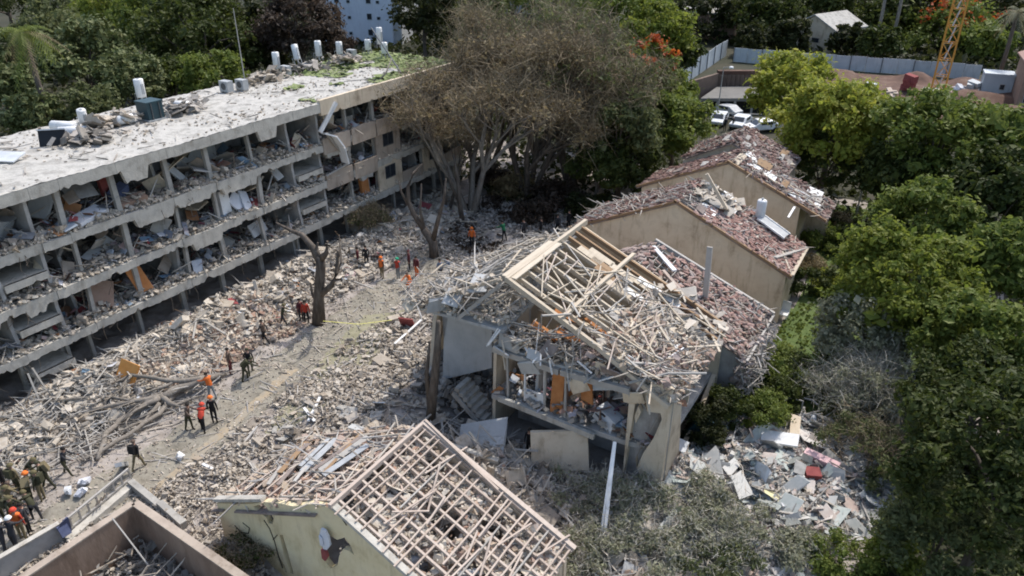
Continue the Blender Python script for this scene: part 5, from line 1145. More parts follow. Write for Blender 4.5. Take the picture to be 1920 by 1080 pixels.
for px, lab in ((1660, 'tall slender grey trunk left of the crane, nearer the distant house'), (1690, 'tall slender grey trunk close left of the crane')):
    p = gz(px - 22, 92); t = thing('tall_palm', lab, 'palm tree', p)
    MB().tube([p, p + Vector((.2, 0, 5)), p + Vector((.1, 0, 13))], [.36, .3, .26], 8).build('trunk', 'bark_pale', t, True)
    C = np.array([(math.cos(a) * 1.4, math.sin(a) * 1.4, 13.2) for a in np.linspace(0, 6, 9)]); link('crown', leaf_mesh('crown', C, np.full(9, 1.1), 900, .7, 'leaf_olive'), t)
# a far belt of woodland closes the view beyond the last countable trees
m_pts = []; 
for _ in range(420):
    a = N.uniform(-.62, .72); d_ = N.uniform(185, 420); x = math.sin(a - YAW) * d_; y = math.cos(a - YAW) * d_; m_pts.append((x, y, N.uniform(2, 9)))
C = np.array(m_pts); o = link('far_wood', leaf_mesh('far_wood', C, np.full(len(C), 6.5), 42000, 1.5, 'leaf_black', .4)); tag(o, 'dark far wood closing the top of the view', 'wood', kind='stuff')
for px, py, r, hc, lf_, lab in ((8, -8, 60, 8, 'leaf_dark', 'dark tree filling the extreme top left corner'), (30, 105, 55, 4, 'leaf_pine', 'olive tree low at the left edge under the palm'), (105, 60, 60, 7, 'leaf_olive', 'dull tree between the palm and the olive conifer'), (450, 100, 48, 5, 'leaf_dark', 'dark tree directly behind the roof mast'), (840, 50, 60, 6, 'leaf_dark', 'dark tree behind the roof end'), (960, -5, 62, 7, 'leaf_mid', 'green tree at the top edge over the leafless crowns'), (1045, 10, 66, 8, 'leaf_olive', 'olive green tree at the top edge over the leafless crowns'),
    (1270, 100, 46, 5, 'leaf_dark', 'dark tree at the near end of the receding hoarding'), (1210, 110, 46, 6, 'leaf_bright', 'bright tree just above the blossoming tree'), (1240, 180, 60, 5, 'leaf_mid', 'green tree left of the receding hoarding above the cars')):
    tree('broadleaf_tree', lab, LT, px, py, r, hc, lf_, 6000, .5)
sheet('earth', -1.5, 6.2, -6, 38, 40, 120, 'earth', .03, poly=[(1.2, -6), (6.2, -6), (6.2, 38), (2.5, 38), (2.4, 33), (.2, 24)])
def cover(name, label, poly, n, size, m, zmax=1.6):
    P = scatter_xy(n, poly, False); z = vnoise(P[:, 0] * .25, P[:, 1] * .25, 61) * zmax; C = np.column_stack([P, z * N.uniform(.2, 1, n)])
    o = link(name, leaf_mesh(name, C, np.full(n, size * .8), int(n * 1.6), size, m, .5)); tag(o, label, 'undergrowth', kind='stuff')
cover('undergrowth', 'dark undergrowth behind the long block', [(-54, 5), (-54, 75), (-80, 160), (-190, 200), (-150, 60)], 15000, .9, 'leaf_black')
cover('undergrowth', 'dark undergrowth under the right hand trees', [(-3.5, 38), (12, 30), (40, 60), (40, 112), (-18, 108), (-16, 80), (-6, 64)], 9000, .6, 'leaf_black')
cover('undergrowth', 'dark low growth in the lower right corner', [(1.4, 12), (9, 12), (12, 40), (2.6, 38), (2.2, 32), (.4, 24)], 7000, .28, 'leaf_dark', 1.2)
cover('undergrowth', 'dark brown brush added as shade under the leafless trees', [(-34, 46), (-25, 43), (-21.5, 47), (-22, 60), (-36, 60), (-37, 52)], 3400, .3, 'leaf_maroon', 1.1)  # dark brush added to deepen the shade on the ground here
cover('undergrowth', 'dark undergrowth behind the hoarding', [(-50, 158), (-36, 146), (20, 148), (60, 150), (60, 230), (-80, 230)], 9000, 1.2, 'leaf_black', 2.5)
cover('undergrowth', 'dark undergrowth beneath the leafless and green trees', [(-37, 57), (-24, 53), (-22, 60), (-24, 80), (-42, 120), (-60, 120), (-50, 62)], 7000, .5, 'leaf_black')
# palms
def palm(px, py, hc, rpx, label, m='leaf_olive', bark='bark'):
    c = gz(px, py, hc); r = rpx * depth(c) / F_PX; t = thing('palm_tree', label, 'palm tree', (c.x, c.y, 0))
    m_ = MB(); m_.tube([(0, 0, 0), (.1, .1, hc * .5), (0, 0, hc)], [.36, .28, .26], 8); link('trunk', m_.mesh('trunk', bark, smooth=True), t)
    for k in range(26):
        a = R.uniform(0, 6.283); el = R.uniform(-.7, 1.1); V = []; Q = []; L_ = r * R.uniform(.85, 1.15)
        pts = [Vector((math.cos(a) * L_ * s * math.cos(el * (1 - s * .6)), math.sin(a) * L_ * s * math.cos(el * (1 - s * .6)), hc + L_ * (math.sin(el) * s - .75 * s * s))) for s in np.linspace(0, 1, 9)]
        sd_ = Vector((-math.sin(a), math.cos(a), 0))
        for i in range(1, 9):
            for s in (-1, 1):
                for j in (0, .5):
                    p = pts[i - 1].lerp(pts[i], j); w2 = L_ * .20 * (1 - (i / 9) ** 2 * .7); q = p + sd_ * s * w2 + (pts[i] - pts[i - 1]) * .7 - Vector((0, 0, w2 * .5)); e = (pts[i] - pts[i - 1]) * .22
                    b = len(V); V += [p, p + e, q + e * .3, q]; Q.append((b, b + 1, b + 2, b + 3))
        dead = k > 20
        link('frond', np_mesh('frond', np.array([v[:] for v in V]), np.array(Q), 'leaf_brown' if dead else m), t)
palm(42, 60, 14, 62, 'palm with drooping fronds at the top left corner', 'leaf_mid'); palm(1908, 22, 11, 34, 'palm crown at the top right corner', 'leaf_grey')
palm(1532, 268, 3.2, 30, 'low palm at the foot of the yellow green trees by the cars', 'leaf_mid')

# leafless and singed trees between the long block and the houses
def branchy(V, Q, p, d, L, r, lev, spread, tips):
    q = p + d * L; n = 5 if lev > 2 else 3
    V.append((p, q, r, r * .68, n))
    if lev == 0: tips.append(q); return
    for _ in range(3 if lev > 1 else 3):
        nd = (d + Vector((R.gauss(0, spread), R.gauss(0, spread), R.gauss(.14, spread * .6)))).normalized()
        branchy(V, Q, p.lerp(q, R.uniform(.55, 1)), nd, L * R.uniform(.62, .85), r * .6, lev - 1, spread, tips)
def seg_mesh(name, segs, m):
    b = MB()
    for p, q, r0, r1, n in segs: b.tube([p, q], [r0, r1], n, False)
    return b.mesh(name, m, smooth=True)
def twig_mesh(name, P, n, length, width, spread, m, up=.4):
    """thin sprigs fanning from points P"""
    P = np.array([p[:] for p in P]); idx = N.integers(0, len(P), n); o = P[idx] + N.normal(0, spread, (n, 3))
    d = N.normal(0, 1, (n, 3)) + np.array([0, 0, up]); d /= np.linalg.norm(d, axis=1)[:, None]; L_ = length * np.exp(N.normal(0, .35, n))
    s = np.cross(d, N.normal(0, 1, (n, 3))); s /= np.linalg.norm(s, axis=1)[:, None]; s *= width / 2
    e = o + d * L_[:, None]; V = np.stack([o - s, o + s, e + s * .3, e - s * .3], 1).reshape(-1, 3)
    return np_mesh(name, V, np.arange(n * 4).reshape(-1, 4), m)
def bare_tree(label, px, py, hgt, lean, r0, nstem, leafn, leafm, twign=9000, bark='bark_pale', lev=4, spread=.34, leafs=.24, group='leafless trees by the far end of the block', zb=0.0, cone=.35):
    c = gterr(px, py); t = thing('bare_tree', label, 'tree', (c.x, c.y, c.z - .1), group); segs = []; tips = []
    for k in range(nstem):
        a = 6.283 * k / nstem + R.uniform(-.4, .4); d = Vector((math.cos(a) * cone + lean[0], math.sin(a) * cone + lean[1], 1)).normalized()
        branchy(segs, None, Vector((math.cos(a) * r0, math.sin(a) * r0, 0)), d, hgt * .34, r0, lev, spread, tips)
    link('trunk', seg_mesh('trunk', segs, bark), t)
    link('twigs', twig_mesh('twigs', tips, twign, hgt * .075, .045, hgt * .035, 'twig_brown'), t)
    if leafn:
        C = np.array([p[:] for p in tips]); link('crown', leaf_mesh('crown', C, np.full(len(C), hgt * .075), leafn, leafs, leafm), t)
    return t
bare_tree('pale forked leafless tree in front of the block end, fuzzy with brown twigs', 882, 400, 15, (-.04, .05), .34, 3, 4160, 'leaf_brown', 6500)
bare_tree('leafless brown tree behind the pale forked one, over the roof end', 905, 345, 17, (.0, .02), .3, 3, 4480, 'leaf_brown', 6500, bark='bark')
bare_tree('tall brownish tree with thin leaf at the middle of the leafless group', 990, 370, 16.5, (.05, .0), .32, 4, 6080, 'leaf_brown', 7000, bark='bark')
bare_tree('brown olive tree on the right of the leafless group', 1068, 345, 16, (.05, .05), .3, 4, 7360, 'leaf_olive', 6000, bark='bark')
bare_tree('olive tinged tree at the back of the leafless group', 1010, 300, 18, (0, .05), .3, 4, 8320, 'leaf_olive', 6000, bark='bark', leafs=.3)
tree('broadleaf_tree', 'green tree in front of the right side of the leafless group', LT, 1165, 235, 70, 7.5, 'leaf_olive', 8000, .34, 80, clump=.2); tree('broadleaf_tree', 'dark green tree low at the left of the middle house roof', LT, 1120, 318, 52, 4, 'leaf_dark', 6500, .3, 60)
bare_tree('dark thin tree standing before the block wall left of the pale forked tree', 840, 392, 11, (.05, 0), .16, 2, 700, 'leaf_brown', 2500, bark='bark', lev=3)
# broken stumps: hand placed limbs
def stump(label, limbs_, bark, name='broken_tree', base=None):
    m = MB(); 
    for pts, rr in limbs_: m.tube(pts, rr, 7)
    return m.top(name, bark, label, 'tree', smooth=True)
b0 = gterr(598, 612, -.2); X0 = b0.x; Y0 = b0.y
def pt(px, py, off=0.0): return gy(px, py, Y0 + off)
stump('scorched broken tree with a torn forked top standing on the road edge', [
    ([b0, pt(598, 560), pt(602, 500), pt(600, 480)], [.5, .36, .32, .3]),
    ([pt(600, 490), pt(585, 462), pt(566, 440), pt(545, 432), pt(518, 418)], [.3, .22, .17, .12, .06]),
    ([pt(598, 556), pt(622, 535), pt(632, 510), pt(634, 470)], [.22, .2, .16, .1]),
    ([pt(602, 486), pt(612, 474), pt(614, 452)], [.26, .16, .07]), ([pt(600, 486), pt(592, 470), pt(596, 455)], [.22, .12, .05]),
    ([pt(594, 566), pt(585, 548), pt(582, 530)], [.16, .1, .05]), ([pt(632, 512), pt(640, 492), pt(636, 440)], [.12, .08, .03]), ([b0, b0 + Vector((.5, -.4, .1)), b0 + Vector((1.1, -.6, -.05))], [.3, .18, .06]), ([b0, b0 + Vector((-.5, -.3, .1)), b0 + Vector((-.9, -.5, -.05))], [.3, .16, .05])], 'bark')
b0 = gterr(815, 485, -.2); Y0 = b0.y
stump('dark leafless forked tree in the shade left of the torn house', [
    ([b0, pt(812, 455), pt(795, 430)], [.42, .36, .3]), ([pt(795, 430), pt(775, 400), pt(766, 380), pt(765, 350), pt(775, 325), pt(792, 308)], [.26, .2, .17, .14, .1, .05]),
    ([pt(812, 450), pt(822, 410), pt(832, 375), pt(836, 335)], [.22, .17, .12, .06]), ([pt(795, 430), pt(788, 395), pt(790, 345)], [.15, .1, .05]), ([pt(766, 385), pt(752, 360), pt(748, 338)], [.12, .08, .04]), ([pt(808, 448), pt(785, 420), pt(783, 408)], [.1, .08, .05])], 'bark')
b0 = gterr(868, 420, -.2); Y0 = b0.y
stump('slim dark trunk right of the forked tree, below the pale leafless tree', [([b0, pt(862, 380), pt(858, 330), pt(850, 290)], [.25, .2, .15, .07]), ([pt(862, 380), pt(845, 345), pt(838, 310)], [.13, .1, .05])], 'bark')
b0 = gy(812, 788, 25.2); Y0 = 25.2
stump('charred grey upright trunk at the left corner of the torn house', [([gy(806, 800, 25.2), gy(812, 740, 25.2), gy(820, 660, 25.2), gy(822, 602, 25.2)], [.3, .24, .2, .12]), ([gy(806, 760, 25.2), gy(800, 700, 25.2), gy(806, 640, 25.2)], [.16, .12, .06])], 'bark', 'charred_trunk')
# fallen tree on the rubble
def gl(*pts): return [gterr(px, py, dz) for px, py, dz in pts]
fallen = [([(425, 700, .3), (385, 712, .5), (340, 728, .6), (300, 745, .6)], [.16, .26, .3, .26]), ([(385, 708, .6), (330, 714, .9), (285, 706, 1.1), (245, 704, 1.0), (208, 718, .4)], [.2, .18, .16, .13, .08]),
          ([(300, 745, .6), (262, 765, .6), (225, 790, .5), (196, 815, .4), (182, 862, .2)], [.24, .2, .2, .2, .17]), ([(305, 742, .7), (255, 752, .8), (200, 762, .7), (120, 778, .5), (0, 805, .3)], [.2, .16, .13, .1, .06]),
          ([(330, 735, .5), (298, 775, .5), (255, 805, .4), (205, 838, .3), (150, 868, .2)], [.2, .17, .15, .12, .06]), ([(300, 755, .5), (270, 790, .5), (215, 812, .4)], [.15, .12, .06]), ([(262, 748, .7), (190, 745, .6), (110, 750, .4), (20, 765, .3)], [.12, .1, .07, .04]),
          ([(245, 704, 1.0), (225, 730, .8), (200, 748, .5)], [.1, .08, .04]), ([(330, 714, .9), (300, 728, .8), (262, 740, .6)], [.12, .1, .06]), ([(200, 838, .3), (150, 832, .3), (90, 842, .2), (0, 865, .2)], [.1, .09, .07, .04]), ([(300, 745, .6), (330, 760, .4), (385, 740, .3)], [.2, .14, .08])]
m = MB()
for p, r in fallen: 
    q_ = gl(*p); fine = []; rr = []
    for i_ in range(len(q_) - 1):
        for t_ in (0, .33, .66): fine.append(q_[i_].lerp(q_[i_ + 1], t_) + Vector((R.uniform(-.07, .07), R.uniform(-.07, .07), R.uniform(-.05, .05)))); rr.append((r[i_] + (r[i_ + 1] - r[i_]) * t_) * .8 * R.uniform(.85, 1.15))
    fine.append(q_[-1]); rr.append(r[-1] * .5); m.tube(fine, rr, 8)
    for _ in range(5):
        i_ = R.randrange(1, len(fine) - 1); d_ = (fine[i_ + 1] - fine[i_]).normalized() * 1.1 + Vector((R.uniform(-.6, .6), R.uniform(-.6, .6), R.uniform(-.05, .35))); e_ = fine[i_] + d_ * R.uniform(.4, 1.0)
        m.tube([fine[i_], e_, e_ + d_ * .7 + Vector((R.uniform(-.4, .4), R.uniform(-.4, .4), -.15))], [rr[i_] * .4, rr[i_] * .25, .012], 5)
m.top('fallen_tree', 'bark_pale', 'uprooted grey tree lying across the rubble by the block', 'tree', smooth=True)

# ================================================================== SHRUBS AND HEDGES
def shrub(label, px, py, rpx, leafm, n, size, h=1.4, name='shrub', cat='shrub', k=26, flat=.8, group=None, hc=None):
    hc = hc or h * .5; c = gz(px, py, hc); z0 = hz(c.x, c.y); r = rpx * depth(c) / F_PX
    t = thing(name, label, cat, (c.x, c.y, z0 - .05), group)
    C = crown_clumps(r, h * .55, k, fill=.2); C[:, 2] = np.abs(C[:, 2] + h * .45)
    link('crown', leaf_mesh('crown', C, r * .3 * N.uniform(.7, 1.2, k), n, size, leafm, .4), t)
    m = MB(); limbs(m, (0, 0, 0), (0, 0, h * .4), .07, [tuple(C[i]) for i in range(6)], 5); link('trunk', m.mesh('trunk', 'bark'), t)
def bare_shrub(label, px, py, rpx, h, ntw, leafm=None, nleaf=0, m='twig_pale', group=None, size=.13, hc=None, wdt=.022):
    c = gterr(px, py) if hc is None else gz(px, py, hc); z0 = hz(c.x, c.y); r = rpx * depth(c) / F_PX
    t = thing('bare_shrub', label, 'shrub', (c.x, c.y, z0 - .05), group); segs = []; tips = []
    for _ in range(13):
        a = R.uniform(0, 6.283); s = R.uniform(.1, 1) * r; p = Vector((math.cos(a) * s * .7, math.sin(a) * s * .7, 0)); d = Vector((math.cos(a) * .5 * s / r + R.gauss(0, .2), math.sin(a) * .5 * s / r + R.gauss(0, .2), 1)).normalized()
        branchy(segs, None, p, d, h * R.uniform(.38, .55), .035, 3, .42, tips)
    link('stems', seg_mesh('stems', segs, m), t)['kind'] = 'stuff'
    link('twigs', twig_mesh('twigs', tips, ntw, h * .26, wdt, r * .16, m, .5), t)
    if nleaf: link('crown', leaf_mesh('crown', np.array([p[:] for p in tips]), np.full(len(tips), r * .16), nleaf, size, leafm, .4), t)
GS = 'half bare dusty bushes along the bottom edge'
for a in ((1100, 947, 70, 1.09, 1200, 'leaf_grey', 2000, 'grey bare bush around the foot of the long white pole'), (1180, 972, 85, 1.22, 1350, 'leaf_grey', 3250, 'bare bush with grey green leaves right of the long white pole'), (1290, 972, 90, 1.22, 1425, 'leaf_grey', 4000, 'thin leaved grey bush below the rubble field'),
          (1130, 1035, 85, 1.09, 1350, 'leaf_grey', 2750, 'dark tangled bush at the bottom end of the white pole'), (1250, 1055, 95, 1.09, 1425, 'leaf_grey', 3000, 'twiggy bush at the bottom edge, middle'), (1380, 1010, 90, 1.09, 1275, 'leaf_grey', 3750, 'grey green bush below the pink panel rubble'),
          (1360, 1085, 90, 0.95, 1125, 'leaf_olive', 3500, 'greener bush at the bottom edge left of the light green bush'), (1490, 1035, 85, 0.95, 975, 'leaf_grey', 4250, 'leafy grey green bush below the yellow cloth'), (1080, 1085, 80, 0.88, 1200, 'leaf_grey', 2000, 'bare dark bush beside the lattice roof end')):
    bare_shrub(a[7], a[0], a[1], a[2], a[3], a[4], a[5], a[6], group=GS)
bare_shrub('pale bare bush with leaning stems right of the rubble field', 1590, 770, 70, 2.6, 2600, 'leaf_grey', 3600, m='twig_pale')
bare_shrub('grey half bare tall bush above the pink panel', 1650, 740, 78, 2.8, 2400, 'leaf_grey', 9000, hc=1.2)
bare_shrub('reddish twigged bush right of the pink panel', 1640, 850, 66, 2.2, 1600, 'leaf_olive', 6000, m='twig_brown', hc=1.0)
bare_shrub('dry dark bush lying on the rubble by the block end', 700, 432, 42, 1.6, 3600, 'leaf_olive', 2600, m='twig_brown', size=.16, wdt=.03)
shrub('light green bush at the bottom edge right of the grey bushes', 1690, 1030, 62, 'leaf_bright', 8000, .13, 2.0)
shrub('yellow green bush at the bottom edge below the grey bushes', 1580, 1045, 70, 'leaf_mid', 7000, .12, 1.5)
shrub('green bush below the dull tree, right of the reddish twigs', 1700, 880, 75, 'leaf_olive', 9000, .14, 2.6)
shrub('ball shaped clipped bush right of the farther house', 1538, 448, 36, 'leaf_mid', 7000, .17, 2.1, 'clipped_bush', 'bush')
shrub('small dark bush between the ball bush and the farther house', 1500, 430, 22, 'leaf_dark', 2600, .17, 1.2)
shrub('dark bush right of the ball shaped bush', 1590, 440, 40, 'leaf_dark', 5000, .2, 1.8)
shrub('dry brownish shrub at the eave end of the middle house', 1525, 500, 40, 'leaf_brown', 4200, .16, 1.3)
shrub('yellow green shrub at the end of the hedge by the big bright tree', 1560, 528, 38, 'leaf_willow', 5000, .17, 1.6)
shrub('rusty orange shrub beside the far corner of the farther house', 1572, 408, 24, 'leaf_brown', 2200, .16, .8)
shrub('dark green bush below the red tiled wing by the lawn', 1350, 705, 62, 'leaf_dark', 9000, .13, 2.2)
shrub('leafy bush at the shaded lawn, below the red tiled wing', 1440, 690, 72, 'leaf_mid', 13000, .14, 2.2)
shrub('dark bush against the torn house right wall', 1305, 655, 34, 'leaf_dark', 4500, .13, 2.0)
shrub('bush at the lower lawn edge above the rubble field', 1500, 700, 58, 'leaf_olive', 9000, .14, 1.7)
bare_shrub('scruffy dark bush at the foot of the cream gable wall', 462, 1060, 46, .9, 1500, 'leaf_dark', 1800, m='twig_brown', size=.1)
for px, py, r, h, lf_, lab in ((960, 345, 50, 2.2, 'leaf_brown', 'brown bush under the middle of the leafless trees'), (1040, 372, 55, 2.4, 'leaf_maroon', 'dark brown bush under the right of the leafless trees'), (1105, 385, 48, 2.2, 'leaf_black', 'black green bush at the left end of the middle house roof'), (915, 330, 40, 1.8, 'leaf_maroon', 'dark bush behind the pale leafless trunk'), (1000, 405, 46, 1.8, 'leaf_maroon', 'dark bush behind the shaded row of people')):
    shrub(lab, px, py, r, lf_, 5200, .24, h)
for px, py, r, h, lf_, lab in ((1312, 690, 52, 3.6, 'leaf_dark', 'tall dark bush between the torn house and its low wing'), (1352, 672, 52, 3.4, 'leaf_dark', 'black green bush under the eave of the red tiled wing'), (1412, 672, 50, 3.0, 'leaf_mid', 'dark bush at the outer corner of the red tiled wing'), (1380, 745, 60, 1.6, 'leaf_dark', 'low dark bush behind the bent metal frame')):
    shrub(lab, px, py, r, lf_, 7000, .13, h)
for x, y, r, h, lf_, lab in ((-7.0, 31.2, 1.2, 3.2, 'leaf_black', 'dark bush close to the right wall of the torn house'), (-6.7, 33.2, 1.2, 2.9, 'leaf_dark', 'tall dark bush at the inner corner of the low wing'), (-5.0, 34.2, 1.4, 2.6, 'leaf_mid', 'leafy bush under the hanging eave of the low wing'), (-4.6, 36.6, 1.2, 2.0, 'leaf_dark', 'dark bush under the outer eave of the low wing'), (-4.4, 39.2, 1.2, 2.0, 'leaf_dark', 'dark bush at the far corner of the low wing')):
    t = thing('shrub', lab, 'shrub', (x, y, 0)); C = crown_clumps(r, h * .55, 30, fill=.2); C[:, 2] = np.abs(C[:, 2] + h * .45)
    link('crown', leaf_mesh('crown', C, r * .3 * N.uniform(.7, 1.2, 30), 7000, .13, lf_, .4), t); m = MB(); limbs(m, (0, 0, 0), (0, 0, h * .4), .07, [tuple(C[i]) for i in range(6)], 5); link('trunk', m.mesh('trunk', 'bark'), t)
def hedge(label, a, b, w_, h, leafm, n):
    a = Vector((a.x, a.y, 0)); b = Vector((b.x, b.y, 0)); t = thing('hedge', label, 'hedge', a); d = b - a
    k = int(d.length / .45) * 2; C = np.array([[*(d * R.uniform(0, 1) + Vector((R.uniform(-w_, w_) * .5, R.uniform(-w_, w_) * .5, R.uniform(.2, h))))] for _ in range(k)])
    link('crown', leaf_mesh('crown', C, np.full(k, .42), n, .17, leafm, .35), t)
    m = MB()
    for i in range(9): p = d * ((i + .5) / 9); m.tube([p, p + Vector((R.uniform(-.1, .1), 0, h * .8))], [.05, .02], 5)
    link('trunk', m.mesh('trunk', 'bark'), t)
hedge('green hedge with a yellowish near end at the foot of the tan gable wall', gz(1390, 552), gz(1470, 560), 1.6, 1.6, 'leaf_olive', 9000)
hedge('dark shaded hedge across the lawn towards the big bright tree', gz(1465, 560), gz(1570, 545), 1.4, 1.9, 'leaf_dark', 9000)
n = 9000
P = scatter_xy(n, [(-8, 37), (-2, 36), (2, 38), (5, 45), (5, 72), (-8, 72), (-6, 52)], False)
C = np.column_stack([P, np.full(n, .1)]); o = link('grass', leaf_mesh('grass', C, np.full(n, .12), 16000, .2, 'leaf_mid', .2)); tag(o, 'short grass tufts on the shaded lawn', 'grass', kind='stuff')

# ================================================================== RUBBLE
STRIP = [(-41.6, 4), (-36, 4), (-35.2, 20), (-34.6, 34), (-35, 52), (-41.6, 58)]
MID = [(-28.5, 16), (-17, 19.4), (-17.5, 26.4), (-23.5, 27), (-24, 40), (-28, 46), (-30, 30)]
GAP = [(-22.5, 19.3), (-7, 19.3), (-6, 26.3), (-20, 26.4)]
RIGHT = [(-7.5, 24), (-1, 24), (2.2, 33), (-2, 37), (-6.3, 36), (-7.6, 32)]
NEAR = [(-28, 4), (-22.5, 9), (-22, 19), (-28.5, 17), (-30, 8)]
FAR = [(-35, 44), (-22, 40), (-20, 62), (-38, 62)]
ROAD = [(-36, 2), (-26, 2), (-25, 30), (-29, 44), (-36, 44)]
def fld(name, n, poly, kind, m, label, k=1.0, flat=.5, up=.05, spread=.1, dens=None):
    o = stuff(name, on_ground(scatter_xy(int(n * (1.9 if kind == 'chunk' else 1)), poly, True, dens), up, spread), kind, m, label, 'rubble', k, flat); return o
clump = lambda s, t: (lambda x, y: np.where(vnoise(x * .55, y * .55, s) > t, 1.0, .05))
fld('rubble', 5200, STRIP, 'chunk', 'rubble_pale', 'pale broken concrete heaped along the foot of the block', .62, .6, .05, .15)
fld('rubble', 3600, STRIP, 'chunk', 'rubble', 'mixed grey rubble along the foot of the block', .65, .6)
fld('rubble', 900, STRIP, 'slab', 'rubble_pale', 'flat broken slabs in the strip below the block', .55, .4, .15, .15)
fld('rubble', 800, STRIP, 'stick', 'sticks', 'splintered timber in the strip below the block', .8, .3, .15)
fld('rubble', 160, STRIP, 'sheet', 'oddments', 'scraps of cloth and board in the strip below the block', .6, .4, .15)
fld('rubble', 170, STRIP, 'chunk', 'rubble_pale', 'large broken blocks in the strip below the block', 1.7, .5, .1, .15)
fld('rubble', 130, MID, 'chunk', 'rubble', 'larger broken blocks between the road and the torn house', 1.3, .4, .05, .1)
fld('rubble', 1100, [(-41, 6), (-33.5, 6), (-33, 22), (-37, 26), (-41, 24)], 'stick', 'timber_grey', 'broken branches and laths at the lower left of the block', .9, .16, .15, .12)
rb = MB()
for x, y in scatter_xy(150, STRIP, True):
    p = Vector((x, y, hz(x, y) + .1)); d = Vector((R.uniform(-1, 1), R.uniform(-1, 1), R.uniform(.1, .9))).normalized(); l = R.uniform(.5, 1.6); rb.tube([p, p + d * l * .5 + Vector((0, 0, .15)), p + d * l], .014, 3, False)
rb.top('reinforcing_bars', 'timber_brown', 'bent rusty bars sticking out of the rubble below the block', 'steel bars', kind='stuff')
fld('rubble', 1500, [(-38, 20), (-34.5, 20), (-34, 30), (-38, 30)], 'chunk', 'rubble_warm', 'warm brown rubble left of the scorched tree', .7, .5)
fld('rubble', 3400, MID, 'chunk', 'rubble', 'grey rubble between the road and the torn house', .42, .5, dens=clump(91, .5))
fld('rubble', 1900, MID, 'chunk', 'rubble_pale', 'pale rubble between the road and the torn house', .42, .5, dens=clump(92, .5))
fld('rubble', 420, MID, 'slab', 'rubble_pale', 'flat pale pieces between the road and the torn house', .4, .3)
fld('rubble', 520, MID, 'stick', 'sticks', 'splintered timber between the road and the torn house', .5, .22)
fld('rubble', 3800, GAP, 'chunk', 'rubble', 'grey rubble between the lattice roof and the torn house', .65, .6)
fld('rubble', 1500, GAP, 'chunk', 'rubble_dark', 'dark rubble between the lattice roof and the torn house', 1.0, .6)
fld('rubble', 900, GAP, 'chunk', 'rubble_warm', 'brownish rubble between the lattice roof and the torn house', .8, .6)
fld('rubble', 460, GAP, 'slab', 'rubble', 'slabs between the lattice roof and the torn house', .7, .6, .2, .25)
fld('rubble', 560, GAP, 'stick', 'sticks', 'timber between the lattice roof and the torn house', .9, .4, .2, .2)
fld('rubble', 3800, RIGHT, 'chunk', 'rubble_mixed', 'colourful household rubble right of the torn house', .6, .5)
fld('rubble', 1800, RIGHT, 'chunk', 'rubble_pale', 'pale rubble right of the torn house', .5, .5)
fld('rubble', 420, RIGHT, 'sheet', 'rubble_mixed', 'scattered boards right of the torn house', .8, .45, .15, .15)
fld('rubble', 420, RIGHT, 'stick', 'sticks', 'timber sticks right of the torn house', .7, .35, .15, .15)
fld('rubble', 2600, NEAR, 'chunk', 'rubble', 'grey rubble beside the nearest house', .36, .5, dens=clump(93, .42))
fld('rubble', 1200, NEAR, 'chunk', 'rubble_pale', 'pale rubble beside the nearest house', .36, .5, dens=clump(94, .5))
fld('rubble', 260, NEAR, 'stick', 'sticks', 'sticks beside the nearest house', .5, .25)
fld('rubble', 3000, FAR, 'chunk', 'rubble_dark', 'rubble coloured dark as crown shade under the leafless trees', .5, .5, dens=clump(95, .45))  # dark rubble colour stands in for shade the thinned crowns no longer cast
fld('rubble', 500, FAR, 'chunk', 'rubble_pale', 'pale rubble under the leafless trees', .5, .5, dens=clump(96, .55))
fld('rubble', 300, FAR, 'stick', 'sticks', 'fallen sticks under the leafless trees', .8, .2)
fld('rubble', 4200, ROAD, 'chunk', 'rubble', 'small stones strewn on the road', .26, .5, .01, .02)
fld('rubble', 900, ROAD, 'chunk', 'rubble_pale', 'pale stones strewn on the road', .36, .5, .01, .02, clump(97, .55))
fld('rubble', 460, ROAD, 'stick', 'sticks', 'twigs and sticks strewn on the road', .7, .1, .03, .03)
# larger pieces that can be told apart
MARKS = [('the uprooted tree', gterr(290, 750)), ('the orange tarpaulin', gterr(237, 715)), ('the scorched tree', gterr(598, 612)), ('the corner crowd', gterr(45, 950)), ('the left stair bay', gterr(110, 760)), ('the lone walking person', gterr(262, 878)),
         ('the group of three on the road', gterr(455, 710)), ('the row of rescuers', gterr(745, 520)), ('the white board', gterr(713, 755)), ('the charred trunk', gterr(810, 795)), ('the stairs', gterr(890, 800)), ('the tilted grey slab', gterr(905, 830)), ('the lattice roof ridge', gterr(800, 800)),
         ('the faded red sheet', gterr(763, 610)), ('the pinkish wall panel', gterr(600, 860)), ('the cream gable corner', gterr(410, 940)), ('the slumped tan panel', gterr(1050, 860)), ('the person in black', gterr(992, 860)), ('the cracked pillar', gterr(1215, 850)), ('the white split pole', gterr(1140, 900)),
         ('the long white panel', gterr(1462, 825)), ('the pink rolled mattress', gterr(1540, 865)), ('the red cushion', gterr(1522, 890)), ('the dark green panel', gterr(1310, 810)), ('the bent metal frame', gterr(1430, 775)), ('the yellow cloth', gterr(1450, 935)), ('the dark forked tree', gterr(815, 485)), ('the brown enclosure corner', gterr(250, 940)), ('the dry dark bush', gterr(700, 440))]
USED = {}
def where(p):
    """where a piece lies, told by the nearest things one can find"""
    L = sorted(MARKS, key=lambda m: (m[1] - p).length); n0, q = L[0]; d = p - q; r = d.dot(RT); f = d.dot(Vector((FW.x, FW.y, 0)).normalized())
    side = ('right of ' if r > 0 else 'left of ') if abs(r) > abs(f) else ('behind ' if f > 0 else 'in front of ')
    return ('close ' if d.length < 1.2 else '') + side + n0, L[1][0]
